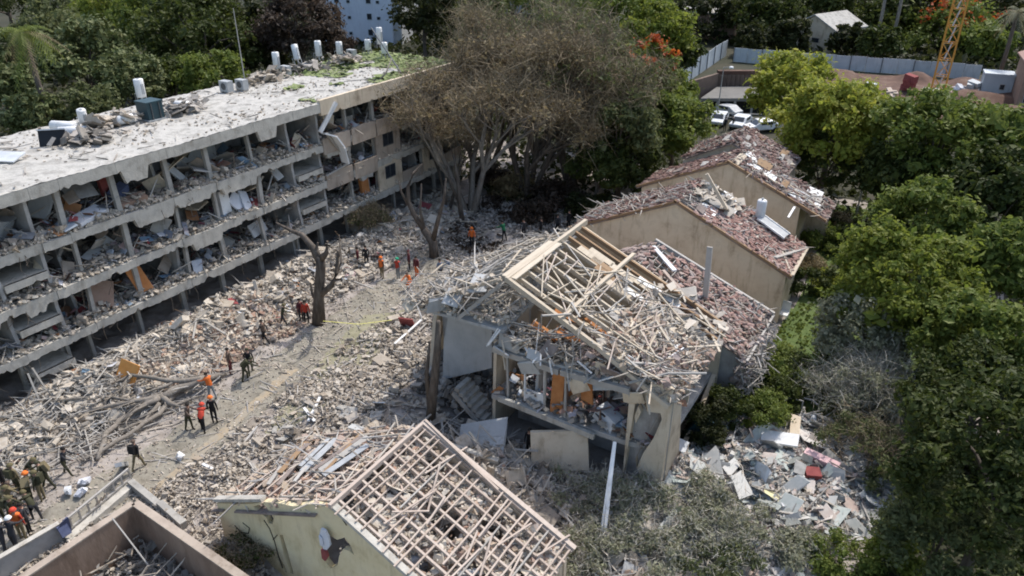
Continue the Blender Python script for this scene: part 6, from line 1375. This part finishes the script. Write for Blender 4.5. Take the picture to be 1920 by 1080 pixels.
def single(lab, p):
    w1, w2 = where(p); t = lab + ' ' + w1
    if t in USED: t = lab + ' ' + w1 + ', towards ' + w2
    for pre in ('another ', 'further ', 'one more ', 'extra '):
        if t in USED: t = pre + lab + ' ' + w1 + (', towards ' + w2 if len((pre + lab + w1 + w2).split()) < 14 else '')
    USED[t] = 1
    return t
def bigs(n, poly, grp, kind, m, smin, smax, th, name='concrete_slab', cat='concrete slab', flat=.35):
    P = scatter_xy(n, poly, True)
    for x, y in P:
        b = MB(); s = R.uniform(smin, smax) * R.uniform(.7, 1); b.obox((x, y, hz(x, y) + th * .5 + .08), (s, s * R.uniform(.4, .9), th), rotm(flat=flat), .35)
        k = s / smax; adj = 'small' if k < .5 else ('broad' if k > .78 else 'middling')
        b.top(name, m, single(adj + ' ' + kind, Vector((x, y, 0))), cat, grp)
fld('rubble', 900, [(-25, 10.5), (-17, 10.5), (-17.5, 13.6), (-24.5, 13.8)], 'chunk', 'rubble_dark', 'dark rubble banked against the cream gable wall', .45, .5)
fld('rubble', 700, [(-25, 10.5), (-18, 10.5), (-18.5, 13.6), (-24.5, 13.8)], 'chunk', 'rubble', 'grey rubble banked against the cream gable wall', .4, .5)
bigs(22, STRIP, 'big slabs at the foot of the block', 'pale jagged slab', 'rubble_pale', .6, 1.3, .14)
bigs(14, GAP, 'big slabs before the torn house', 'grey tilted slab', 'plaster_grey', .7, 1.7, .14, flat=.5)
bigs(12, MID, 'big pieces by the road', 'flat broken sheet', 'concrete', .5, 1.0, .08, 'loose_sheet', 'sheet', .2)
bigs(14, RIGHT, 'boards right of the torn house', 'pale board', 'pale_metal', .5, 1.2, .06, 'board', 'board', .4)
def planks(n, poly, grp, kind, m, l0, l1, w_=.11, tilt=.14, name='plank', cat='plank'):
    for x, y in scatter_xy(n, poly, True):
        a = R.uniform(0, 6.28); l = R.uniform(l0, l1); p = Vector((x, y, hz(x, y) + .15)); b = MB(); b.bar(p, p + Vector((math.cos(a) * l, math.sin(a) * l, R.uniform(-tilt, tilt) * l + .05)), w_, .06)
        k = (l - l0) / (l1 - l0); adj = 'short' if k < .4 else ('long' if k > .7 else 'middling')
        b.top(name, R.choice(m), single(adj + ' ' + kind, p), cat, grp)
TW = ['timber_grey', 'timber_grey', 'timber_new', 'bark_pale']
planks(26, STRIP, 'planks along the block', 'splintered plank', TW, 1.2, 3.2)
planks(26, MID, 'planks by the road', 'thin plank', TW, 1.0, 2.6)
planks(24, GAP, 'planks before the torn house', 'broken plank', TW, 1.2, 3.0, tilt=.35)
planks(22, RIGHT, 'planks right of the torn house', 'weathered plank', TW, 1.0, 2.8, tilt=.3)
# named pieces seen clearly
def at_board(px, py, z, sz, rot, m, name, label, cat):
    p = gterr(px, py, z); return board(p, sz, rot, m, name, label, cat)
at_board(713, 755, .25, (.65, .05, .75), (.9, 0, .5), 'white_paint', 'white_board', 'clean white board lying left of the charred trunk', 'board')
at_board(905, 815, .9, (2.6, 1.6, .16), (.35, -.35, .3), 'plaster_grey', 'concrete_slab', 'large pale grey slab tilted in front of the stairs', 'concrete slab')
at_board(880, 848, .5, (3.0, .3, .22), (0, .05, .15), 'concrete_edge', 'concrete_beam', 'pale concrete beam lying at the top corner of the lattice roof', 'beam')
at_board(600, 855, .3, (1.3, .9, .1), (.3, .2, .5), 'plaster_pink', 'loose_wall', 'pinkish grey wall panel lying left of the lattice roof ridge', 'wall panel')
at_board(485, 888, .2, (1.6, .14, .1), (0, .1, -.35), 'timber_grey', 'plank', 'short pale plank lying above the cream gable corner', 'plank')
at_board(1050, 845, 1.3, (2.8, .18, 2.0), (-.35, -.1, .45), 'plaster_tan', 'loose_wall', 'large tan wall panel slumped below the open upper floor', 'wall panel')
at_board(763, 605, .4, (1.0, .1, .9), (.4, 0, .3), 'fabric_red', 'sheet', 'faded red sheet in the rubble left of the torn house', 'sheet')
at_board(237, 705, .8, (1.2, .15, 1.7), (-.5, .2, .2), 'orange_cloth', 'tarpaulin', 'orange tarpaulin standing behind the uprooted tree', 'tarpaulin')
at_board(1540, 862, .5, (1.7, .45, .32), (.1, .05, -.15), 'fabric_pink', 'mattress', 'pink rolled mattress at the right of the rubble field', 'mattress')
at_board(1522, 888, .3, (.75, .55, .4), (.2, .1, .5), 'fabric_red', 'cushion', 'red cushion below the pink rolled mattress', 'cushion')
at_board(1462, 822, .6, (1.8, .75, .14), (.3, -.15, .1), 'white_paint', 'white_sheet', 'long white panel on the rubble beside the broken cabinet', 'panel')
at_board(1490, 800, .6, (.5, 1.4, .3), (.2, .1, .2), 'plaster_tan', 'cabinet', 'broken tan cabinet behind the long white panel', 'cabinet')
at_board(1450, 935, .3, (.9, .6, .2), (.1, .2, .3), 'fabric_yellow', 'cloth', 'pale yellow cloth in the bushes below the rubble field', 'cloth')
at_board(1310, 805, .8, (.9, .15, 1.7), (.2, .55, .5), 'teal_plastic', 'dark_sheet', 'dark green panel propped in the rubble right of the pillar', 'panel')
at_board(1220, 845, .6, (.5, .12, 1.5), (-.3, .6, .3), 'timber_grey', 'board', 'pale board leaning at the foot of the cracked pillar', 'board')
at_board(1270, 832, .5, (1.0, .7, .06), (.3, .2, .1), 'pale_metal', 'sheet', 'light blue grey sheet right of the pillar foot', 'sheet')
b = MB(); p, q = gterr(1128, 1022, .4), gz(1152, 828, 4.0); d_ = Vector((.09, 0, 0)); b.bar(p - d_, q, .11, .11); b.bar(p + d_, q + Vector((.03, 0, 0)), .13, .1); b.top('white_pole', 'white_paint', 'long white split pole standing slanted among the bare bushes', 'pole')
m = MB(); P_ = [gz(1422, 775, 0), gz(1424, 735, 0), gz(1500, 748, 0), gz(1505, 790, 0)]; a_ = P_[0]; m.bar(a_, a_ + Vector((0, 0, 1.5)), .06); m.bar(a_ + Vector((0, 0, 1.5)), gz(1506, 752, 1.0), .06); m.bar(gz(1506, 752, 1.0), gz(1506, 752, 1.0) - Vector((0, 0, .9)), .06); m.top('metal_frame', 'timber_grey', 'thin bent metal frame above the rubble field by the dark hedge', 'frame')
for k, (a, b2, lab) in enumerate((((1262, 745), (1330, 835), 'grey bar slanting right of the pillar'), ((1330, 740), (1352, 830), 'thin curved bar in the middle of the rubble field'), ((1280, 770), (1400, 760), 'grey bar lying across the top of the rubble field'), ((1180, 722), (1325, 700), 'thin pole sticking out right from the torn house eave'), ((1500, 745), (1545, 770), 'grey pipe at the right end of the rubble field'))):
    b = MB(); p, q = gterr(*a, .6), gterr(*b2, .4)
    if k == 3: p, q = gy(1180, 718, 26.2), gy(1325, 700, 27.5)
    b.tube([p, p.lerp(q, .5) + Vector((0, 0, .25)), q], .06, 5); b.top('pipe', 'timber_grey', lab, 'pipe')
for k, (a, b2, lab) in enumerate((((570, 765), (590, 790), 'short white plank crossing left of the white board'), ((600, 745), (578, 790), 'second short white plank in the cross left of the white board'), ((790, 600), (740, 645), 'white post fallen beside the faded red sheet'), ((380, 870), (450, 905), 'thin pale pole lying on the ground above the enclosure'))):
    b = MB(); b.bar(gterr(*a, .25), gterr(*b2, .2), .14, .08); b.top('plank', 'white_paint', lab, 'plank')
b = MB(); q = [gterr(600, 560 + 45, .9), gterr(650, 606, .8), gterr(720, 600, .9)]; b.bar(gterr(606, 602, 1.0), gterr(672, 608, .9), .05, .02); b.bar(gterr(672, 608, .9), gterr(735, 600, .9), .05, .02); b.top('barrier_tape', 'tape_yellow', 'yellow barrier tape strung right of the scorched tree', 'tape')
for k, (px, py, m_, lab) in enumerate(((152, 925, 'fabric_white', 'round white bundle left of the railing'), (160, 905, 'fabric_white', 'whitish bags above the round bundle'), (128, 922, 'pale_metal', 'pale blue bag left of the round bundle'), (338, 858, 'white_paint', 'white lump near the walking soldier'))):
    p = gterr(px, py, .1); b = MB(); w_ = (.5, .42, .36, .28)[k]; b.obox((p.x, p.y, p.z + .08), (w_, w_ * .7, .24), rotm(flat=.25), .4); b.obox((p.x + .12, p.y - .1, p.z + .17), (w_ * .6, w_ * .5, .16), rotm(flat=.4), .4); b.top('bag', m_, lab, 'bag')
# plastic chair on the shaded lawn
p = gz(1466, 598); t = thing('garden_chair', 'white plastic chair alone on the shaded lawn', 'chair', p)
MB().box(p.x - .35, p.x + .35, p.y - .35, p.y + .35, .42, .5).build('seat', 'white_paint', t); MB().bar((p.x, p.y + .38, .5), (p.x, p.y + .5, 1.15), .7, .06, up=(0, 1, 0)).build('backrest', 'white_paint', t)
for a in (-1, 1):
    for b_ in (-1, 1): MB().bar((p.x + a * .3, p.y + b_ * .3, 0), (p.x + a * .3, p.y + b_ * .3, .42), .06).build('leg', 'white_paint', t)

# ---- walled enclosure and garden wall at the lower left
e0, e1, e2 = gz(60, 1078, 2.4), gz(250, 950, 2.4), gz(445, 1086, 2.4)
t = thing('enclosure', 'roofless brown walled enclosure full of debris in the lower left corner', 'walled enclosure', (e1.x + 3, e1.y - 2, 0))
dr = Vector((e0.x - e1.x, e0.y - e1.y, 0)).normalized(); dl = Vector((e2.x - e1.x, e2.y - e1.y, 0)).normalized(); b1 = Vector((e1.x, e1.y, 0))
for d_, L_ in ((dr, 9.0), (dl, 8.0)):
    nrm = Vector((0, 0, 1)).cross(d_); 
    if nrm.dot(dl if d_ is dr else dr) > 0: nrm = -nrm
    c_ = b1 + nrm * .12; m = MB(); m.bar(c_ - d_ * .0 + Vector((0, 0, 1.2)), c_ + d_ * L_ + Vector((0, 0, 1.2)), .24, 2.4); m.build('wall', 'brown_render', t)
    m = MB(); m.bar(c_ - d_ * .1 + nrm * .03 + Vector((0, 0, 2.44)), c_ + d_ * L_ + nrm * .03 + Vector((0, 0, 2.44)), .34, .07); m.build('coping', 'plaster_pink', t)
c0 = b1 + dr * 9; c1 = b1 + dl * 8
poly = [(b1.x, b1.y), (c0.x, c0.y), (c0.x + dl.x * 8, c0.y + dl.y * 8), (c1.x, c1.y)]
P = scatter_xy(900, poly, False); stuff('enclosure_debris', np.column_stack([P, .3 + N.uniform(0, .5, 900)]), 'chunk', 'rubble_dark', k=.8, parent=t)
P = scatter_xy(200, poly, False); stuff('enclosure_sticks', np.column_stack([P, .8 + N.uniform(0, .5, 200)]), 'stick', 'rubble', k=.7, flat=.4, parent=t)
for _ in range(8):
    a, b_ = R.uniform(.8, 4), R.uniform(.8, 5); p = b1 + dr * a + dl * b_ + Vector((0, 0, .8)); pts = [p]
    for _k in range(4): pts.append(pts[-1] + Vector((R.uniform(-.6, .6), R.uniform(-.6, .6), R.uniform(-.2, .35))))
    MB().tube(pts, [.10, .08, .07, .05, .02], 5).build('dead_branch', 'bark_pale', t)
m = MB(); m.bar(b1 + dr * .9 + dl * 2.0 + Vector((0, 0, .9)), b1 + dr * 1.0 + dl * .2 + Vector((0, 0, 2.7)), .05, .05); m.top('stick', 'timber_grey', 'thin stick leaning on the inner corner of the brown enclosure', 'stick')
g0, g1 = gz(-20, 1062, .9), gz(112, 985, .9); g2 = gz(240, 880, .9)
g0.z = g1.z = g2.z = 0
t = thing('garden_wall', 'low dark grey garden wall along the path at the lower left', 'wall', g0)
m = MB(); m.bar(g0 + Vector((0, 0, .5)), g1 + Vector((0, 0, .5)), .16, 1.0); m.build('wall', 'grey_metal', t); m = MB(); m.bar(g0 + Vector((0, 0, 1.04)), g1 + Vector((0, 0, 1.04)), .26, .07); m.build('coping', 'concrete_edge', t)
b = MB(); p = g1 + Vector((.15, .1, .75)); b.obox(p, (.08, .42, .85), Matrix.Rotation(.15, 3, 'Y'), .2); b.obox(p + Vector((.14, -.1, .02)), (.09, .4, .5), Matrix.Rotation(-.5, 3, 'Y'), .2); b.top('hanging_cloth', 'fabric_blue', 'dark blue cloth hung over the end of the grey garden wall', 'cloth')
t = thing('railing', 'pale railing continuing from the grey garden wall up to the path', 'railing', g1)
for k in range(9):
    p = g1.lerp(g2, k / 8); m = MB(); m.bar(p, p + Vector((0, 0, .95)), .07); m.build('post', 'timber_grey', t)
for z in (.35, .92): m = MB(); m.bar(g1 + Vector((0, 0, z)), g2 + Vector((0, 0, z)), .09); m.build('rail', 'timber_grey', t)
MB().bar(g1 + Vector((.3, 0, .15)), g2 + Vector((.3, 0, .15)), .4, .3).build('kerb', 'concrete_edge', t)
for k in range(3): p = g1.lerp(g2, .45 + k * .05) + Vector((.1, 0, .5)); MB().bar(p, p + Vector((.25, .1, .45)), .05).build('bent_bar', 'plaster_pink', t)
m = MB(); m.bar(gterr(235, 870, .1), gterr(232, 905, .1) + Vector((0, 0, 1.1)), .3, .2); m.top('gate_post', 'grey_metal', 'grey post at the upper end of the pale railing', 'post')
for a, b2, lab in (((245, 905), (300, 950), 'grey concrete strip running from the railing end to the cream gable'), ((300, 945), (345, 985), 'broken grey concrete piece before the cream gable corner')):
    m = MB(); m.bar(gterr(*a, .25), gterr(*b2, .2), .3, .35); m.top('concrete_beam', 'concrete', lab, 'beam')

# ================================================================== PEOPLE
POSES = {}
def make_pose(key, lean=0.0, la=(0, 0), ra=(0, 0), lk=(0, 0), rk=(0, 0), crouch=0.0, bend=0.0):
    """one continuous skinned body, feet on z=0, facing +y. arm/leg pairs: swing of the upper and the lower half"""
    pel = Vector((0, 0, .93 - crouch))
    up = Vector((0, math.sin(bend), math.cos(bend)))
    V, E, Rr, tagv = [], [], [], []
    def av(p, r, k, par=None):
        V.append(tuple(p)); Rr.append(r); tagv.append(k)
        if par is not None: E.append((par, len(V) - 1))
        return len(V) - 1
    i0 = av(pel, .145, 'leg'); i1 = av(pel + up * .2, .145, 'torso', i0); i2 = av(pel + up * .40, .165, 'torso', i1); i3 = av(pel + up * .52, .12, 'torso', i2)
    hd = (up + Vector((0, .12, .25))).normalized()
    i4 = av(pel + up * .585, .058, 'skin', i3); i5 = av(pel + up * .60 + hd * .09, .088, 'skin', i4); i6 = av(pel + up * .60 + hd * .185, .078, 'skin', i5)
    hands = []
    for s, (a, b) in ((-1, la), (1, ra)):
        sh = pel + up * .49 + Vector((s * .19, 0, 0)); d1 = Vector((s * .22, math.sin(a + bend * .3), -math.cos(a + bend * .3))).normalized(); el = sh + d1 * .29
        d2 = Vector((s * .02, math.sin(a + b), -math.cos(a + b))).normalized(); wr = el + d2 * .25; hn = wr + d2 * .07
        j = av(sh, .068, 'torso', i3); j = av(el, .05, 'arm', j); j = av(wr, .034, 'arm', j); av(hn, .036, 'skin', j); hands.append((hn, d2, s))
    feet = []
    for s, (a, b) in ((-1, lk), (1, rk)):
        hp = pel + Vector((s * .095, 0, -.05)); kn = hp + Vector((s * .03, math.sin(a), -math.cos(a))) * .43; an = kn + Vector((0, math.sin(a - b), -math.cos(a - b))) * .42
        j = av(hp, .092, 'leg', i0); j = av(kn, .065, 'leg', j); j = av(an, .047, 'leg', j); av(an + Vector((0, .16, -.03)), .045, 'foot', j); feet.append(an.z)
    me = bpy.data.meshes.new('body_cage'); me.from_pydata(V, E, [])
    o = bpy.data.objects.new('body_cage', me); COL.objects.link(o)
    md = o.modifiers.new('skin', 'SKIN'); md.use_smooth_shade = True
    for i, sv in enumerate(me.skin_vertices[0].data): sv.radius = (Rr[i], Rr[i] * (.72 if tagv[i] == 'torso' else 1)); sv.use_root = i == 0
    o.modifiers.new('sub', 'SUBSURF').levels = 1
    dg = bpy.context.evaluated_depsgraph_get(); ev = o.evaluated_get(dg); src = bpy.data.meshes.new_from_object(ev)
    bpy.data.objects.remove(o)
    zmin = min(v.co.z for v in src.vertices)
    order = {'skin': 0, 'torso': 1, 'arm': 1, 'leg': 2, 'foot': 3}
    vs = [v.co - Vector((0, 0, zmin)) for v in src.vertices]; fs = [tuple(p.vertices) for p in src.polygons]; mi = []
    joints = [Vector(v) for v in V]
    for p in src.polygons:
        c = p.center; best = None
        for a, b in E:
            ab = joints[b] - joints[a]; tt = max(0, min(1, (c - joints[a]).dot(ab) / max(1e-9, ab.length_squared))); dd = (c - joints[a] - ab * tt).length
            k = tagv[b] if not (tagv[b] == 'skin' and tagv[a] in ('arm', 'torso') and tt < .5) else tagv[a]
            if best is None or dd < best[0]: best = (dd, k)
        mi.append(order[best[1]])
    # fingers, thumb, nose and ears belong to the same mesh
    ex = MB()
    for hn, d, s in hands:
        sd_ = d.cross(Vector((1, 0, 0))).normalized()
        for f in range(4):
            o_ = sd_ * (f - 1.5) * .02; l = (.065, .08, .085, .07)[f]; a0 = hn + o_ - d * .01; a1 = hn + o_ + d * l * .6; a2 = a1 + (d * .8 + Vector((-s * .5, 0, 0))).normalized() * l * .5
            ex.tube([a0, a1, a2], [.011, .010, .008], 4)
        ex.tube([hn - d * .03, hn - d * .01 + sd_ * .045, hn + d * .025 + sd_ * .055], [.013, .012, .009], 4)
    hc = pel + up * .60 + hd * .13
    ex.bar(hc + Vector((0, .085, .0)), hc + Vector((0, .105, -.03)), .025, .03)
    for s in (-1, 1): ex.sphere(hc + Vector((s * .088, 0, -.01)), .025, 5, 3, .5, 1, 1.3)
    base = len(vs); vs += [Vector(v) - Vector((0, 0, zmin)) for v in ex.v]; fs += [tuple(i + base for i in f) for f in ex.f]; mi += [0] * len(ex.f)
    body = bpy.data.meshes.new('body'); body.from_pydata([tuple(v) for v in vs], [], fs)
    for _ in range(4): body.materials.append(MATS['skin'])
    body.polygons.foreach_set('material_index', mi); body.polygons.foreach_set('use_smooth', np.ones(len(fs), bool)); body.update()
    # vest: the torso faces lifted off the body
    tf = [f for f, k in zip(fs[:len(src.polygons)], mi) if k == 1]
    ccs = [(joints[1] + joints[2] + joints[3]) / 3 - Vector((0, 0, zmin))]
    vf = [f for f in tf if min((sum((vs[i] for i in f), Vector()) / len(f) - (j - Vector((0, 0, zmin)))).length for j in joints[0:4]) < .21]
    used = sorted({i for f in vf for i in f}); mp = {i: k for k, i in enumerate(used)}
    vn = [v.normal.copy() for v in src.vertices]
    vest = bpy.data.meshes.new('vest'); vest.from_pydata([tuple(vs[i] + vn[i] * .025) for i in used], [], [tuple(mp[i] for i in f) for f in vf])
    vest.materials.append(MATS['cloth_orange']); vest.polygons.foreach_set('use_smooth', np.ones(len(vf), bool))
    head = hc - Vector((0, 0, zmin)); chest = joints[2] - Vector((0, 0, zmin))
    cap = MB(); cap.sphere(head + Vector((0, -.012, .015)), .112, 10, 6, 1, 1.1, 1.0, .05); capm = cap.mesh('cap', 'hair', smooth=True)
    hel = MB(); hel.sphere(head + Vector((0, -.005, .02)), .135, 10, 6, 1, 1.12, .95, .0); hel.tube([head + Vector((0, -.005, .02)), head + Vector((0, -.005, .035))], [.16, .15], 10); helm = hel.mesh('helmet', 'hair', smooth=True)
    bp = MB(); q = chest + Vector((0, -.2, .02)); bp.obox(q, (.32, .18, .45), Matrix.Rotation(-bend, 3, 'X')); bpm = bp.mesh('backpack', 'cloth_olive')
    eyes = MB()
    for s in (-1, 1): eyes.box(head.x + s * .035 - .01, head.x + s * .035 + .01, head.y + .078, head.y + .092, head.z + .006, head.z + .02)
    POSES[key] = dict(body=body, vest=vest, hair=capm, helmet=helm, backpack=bpm, eyes=eyes.mesh('eyes', 'hair'))
make_pose('stand', la=(.08, .15), ra=(-.05, .2), lk=(.03, .03), rk=(-.03, .02))
make_pose('walk', la=(.5, .5), ra=(-.45, .3), lk=(-.4, .15), rk=(.42, .25), bend=.08)
make_pose('reach', la=(.95, .35), ra=(.8, .5), lk=(.15, .1), rk=(-.2, .1), bend=.22)
make_pose('bend', la=(.6, .3), ra=(.8, .3), lk=(.45, .5), rk=(-.15, .15), bend=.85, crouch=.04)
make_pose('crouch', la=(.7, .5), ra=(.8, .4), lk=(1.25, 1.75), rk=(1.0, 1.7), bend=.45, crouch=.38)
make_pose('wide', la=(.7, .6), ra=(.9, .5), lk=(-.25, .1), rk=(.42, .1), bend=.3, crouch=.03)
def dress(parent, name, me, m, mats=None):
    o = link(name, me, parent)
    for i, mm in enumerate(mats or [m]):
        o.material_slots[i].link = 'OBJECT'; o.material_slots[i].material = MATS[mm]
    return o
GP = 'rescuers and soldiers working on the site'
def person(px, py, pose, face, shirt, legs, label, head='hair', headm='hair', vest=None, pack=None, s=1.0, lift=0.0, boot='boot'):
    p = gterr(px, py); pz = POSES[pose]
    o = dress(None, 'person', pz['body'], None, ['skin', shirt, legs, boot]); o.location = (p.x, p.y, p.z - .03 + lift); o.rotation_euler.z = face; o.scale = (s, s, s)
    tag(o, label, 'person', GP)
    dress(o, 'helmet' if head == 'helmet' else ('cap' if head == 'cap' else 'hair'), pz['helmet'] if head == 'helmet' else pz['hair'], headm)
    dress(o, 'eyes', pz['eyes'], 'hair')
    if vest: dress(o, 'vest', pz['vest'], vest)
    if pack: dress(o, 'backpack', pz['backpack'], pack)
    return o
PI = math.pi
HELM = 'helmet'
person(262, 878, 'walk', PI * .1, 'cloth_black', 'cloth_khaki', 'person with dark top and tan trousers walking alone below the uprooted tree', pack='cloth_black', headm='cloth_brown')
person(127, 890, 'wide', -PI * .35, 'cloth_dark', 'cloth_olive', 'person in dark olive standing legs apart, bent over the rubble at left')
person(357, 806, 'reach', -PI * .4, 'cloth_brown', 'cloth_olive', 'person in olive standing left of the red helmeted rescuer')
person(382, 810, 'bend', PI * .2, 'cloth_black', 'cloth_black', 'person with red helmet bending in the middle of the three by the uprooted tree', HELM, 'helmet_red', 'cloth_red')
person(404, 793, 'stand', PI * .2, 'cloth_black', 'cloth_black', 'person in black with orange helmet right of the red helmeted rescuer', HELM, 'helmet_orange')
person(399, 748, 'reach', PI * .5, 'cloth_orange', 'cloth_grey', 'person in orange shirt and grey trousers behind the uprooted trunk', vest='cloth_orange')
person(434, 700, 'stand', -PI * .3, 'cloth_brown', 'cloth_maroon', 'person in brown grey jacket at the left of a group of three on the road')
person(460, 714, 'bend', -PI * .2, 'cloth_olive', 'cloth_olive', 'person in olive bending in the middle of the group of three', 'cap', 'cloth_olive', pack='cloth_olive')
person(471, 700, 'walk', PI * .3, 'cloth_black', 'cloth_olive', 'person in dark olive at the right of the group of three', 'cap', 'cloth_olive')
person(498, 644, 'walk', PI * .6, 'cloth_dark', 'cloth_black', 'slim person in black with orange front left of the scorched tree', vest='cloth_brown')
person(532, 612, 'wide', -PI * .3, 'cloth_olive', 'cloth_dark', 'person in dark uniform with legs apart left of the scorched tree', HELM, 'helmet_olive')
person(576, 607, 'stand', PI * .3, 'cloth_red', 'cloth_black', 'person in red top close behind the scorched trunk', vest='cloth_red')
person(566, 603, 'stand', -PI * .5, 'cloth_maroon', 'cloth_dark', 'person in maroon beside the red top person at the scorched trunk')
person(673, 503, 'stand', PI * .8, 'cloth_maroon', 'cloth_dark', 'person in dark maroon at the left of the row near the block end')
person(688, 500, 'stand', PI * .4, 'cloth_black', 'cloth_black', 'person in black next to the maroon person near the block end')
person(717, 521, 'stand', PI, 'cloth_brown', 'cloth_khaki', 'person in orange vest and khaki trousers in the row near the block end', HELM, 'helmet_orange', 'cloth_orange')
person(747, 523, 'stand', PI, 'cloth_grey', 'cloth_grey', 'person in bright red vest with green helmet in the row near the block end', HELM, 'helmet_green', 'cloth_red')
person(768, 508, 'stand', PI * .8, 'cloth_maroon', 'cloth_black', 'person in dark red top right of the green helmet', headm='cloth_maroon')
person(782, 520, 'stand', PI, 'cloth_maroon', 'cloth_orange', 'person in maroon top and orange trousers at the right of the row', vest='cloth_maroon')
person(770, 540, 'crouch', PI, 'cloth_orange', 'cloth_orange', 'person in orange crouching in front of the row', headm='cloth_brown')
person(885, 462, 'walk', -PI * .8, 'cloth_orange', 'cloth_black', 'person in orange vest standing in the shade under the leafless trees', HELM, 'helmet_orange', 'cloth_orange')
person(945, 452, 'reach', PI * .5, 'cloth_green', 'cloth_black', 'person in green top in the shade under the leafless trees', vest='cloth_green')
for k, (px, py, c_, lab) in enumerate(((982, 448, 'cloth_dark', 'person in dark grey right of the green top person'), (1014, 445, 'cloth_black', 'person in black in the middle of the shaded row behind the torn roof'), (1045, 438, 'cloth_dark', 'person in dark clothes farther right in the shaded row behind the torn roof'), (1066, 430, 'cloth_black', 'person at the right end of the shaded row behind the torn roof'))):
    person(px, py, 'stand', PI * (.2 + .4 * k), c_, 'cloth_black', lab)
person(826, 528, 'stand', PI * .4, 'cloth_blue', 'cloth_dark', 'person in bluish grey at the left corner of the torn roof', lift=.1)
person(844, 522, 'reach', PI * .7, 'cloth_blue', 'cloth_grey', 'second bluish grey person nearest the torn roof')
# the crowd in the lower left corner
person(14, 925, 'stand', -PI * .2, 'cloth_black', 'cloth_black', 'person in black at the upper left of the corner crowd', headm='cloth_dark')
person(60, 902, 'bend', -PI * .4, 'cloth_olive', 'cloth_khaki', 'person in olive with brown cap bending at the top of the corner crowd', HELM, 'helmet_olive')
person(82, 938, 'stand', PI * .7, 'cloth_olive', 'cloth_khaki', 'soldier in khaki trousers at the right edge of the corner crowd', HELM, 'helmet_olive', pack='cloth_olive')
person(60, 945, 'bend', PI * .3, 'cloth_olive', 'cloth_olive', 'person with orange helmet bending in the corner crowd', HELM, 'helmet_orange', pack='cloth_khaki')
person(20, 955, 'crouch', PI * .1, 'cloth_khaki', 'cloth_khaki', 'person in khaki crouching at the left edge of the corner crowd', headm='cloth_brown')
person(30, 985, 'reach', -PI * .4, 'cloth_olive', 'cloth_olive', 'soldier in dark olive in the middle of the corner crowd', HELM, 'helmet_olive', pack='cloth_olive')
person(45, 1010, 'stand', PI * .2, 'cloth_red', 'cloth_khaki', 'person in red orange vest with red helmet near the garden wall', HELM, 'helmet_red', 'cloth_orange')
person(13, 1036, 'reach', PI * .1, 'cloth_dark', 'cloth_dark', 'left one of two white helmeted people by the garden wall', HELM, 'helmet_white')
person(33, 1030, 'reach', PI * .2, 'cloth_dark', 'cloth_dark', 'right one of two white helmeted people by the garden wall', HELM, 'helmet_white')
person(8, 985, 'stand', PI * .6, 'cloth_olive', 'cloth_olive', 'soldier in olive cut by the left edge in the corner crowd', 'cap', 'cloth_olive')
person(95, 915, 'wide', PI * .8, 'cloth_olive', 'cloth_olive', 'soldier legs apart at the upper right of the corner crowd', 'cap', 'cloth_olive', pack='cloth_khaki')
person(38, 925, 'stand', PI * .1, 'cloth_khaki', 'cloth_olive', 'soldier in khaki shirt between black clothed and bending people in the corner crowd', HELM, 'helmet_olive', pack='cloth_olive')
person(72, 975, 'bend', PI * .5, 'cloth_olive', 'cloth_dark', 'person in olive stooping at the lower right of the corner crowd', HELM, 'helmet_olive')
person(4, 960, 'bend', -PI * .3, 'cloth_khaki', 'cloth_olive', 'stooping soldier cut by the left edge in the corner crowd', HELM, 'helmet_olive', pack='cloth_olive')
person(58, 1000, 'stand', -PI * .2, 'cloth_dark', 'cloth_black', 'person in dark clothes right of the red orange vest by the garden wall')
person(992, 862, 'stand', PI, 'cloth_black', 'cloth_black', 'person all in black standing in the rubble before the torn house', lift=.2)
person(1358, 246, 'stand', PI, 'cloth_dark', 'cloth_black', 'person in dark clothes between the two white parked cars'); person(1373, 243, 'walk', PI * .5, 'cloth_black', 'cloth_black', 'person in black walking in front of the parked cars')
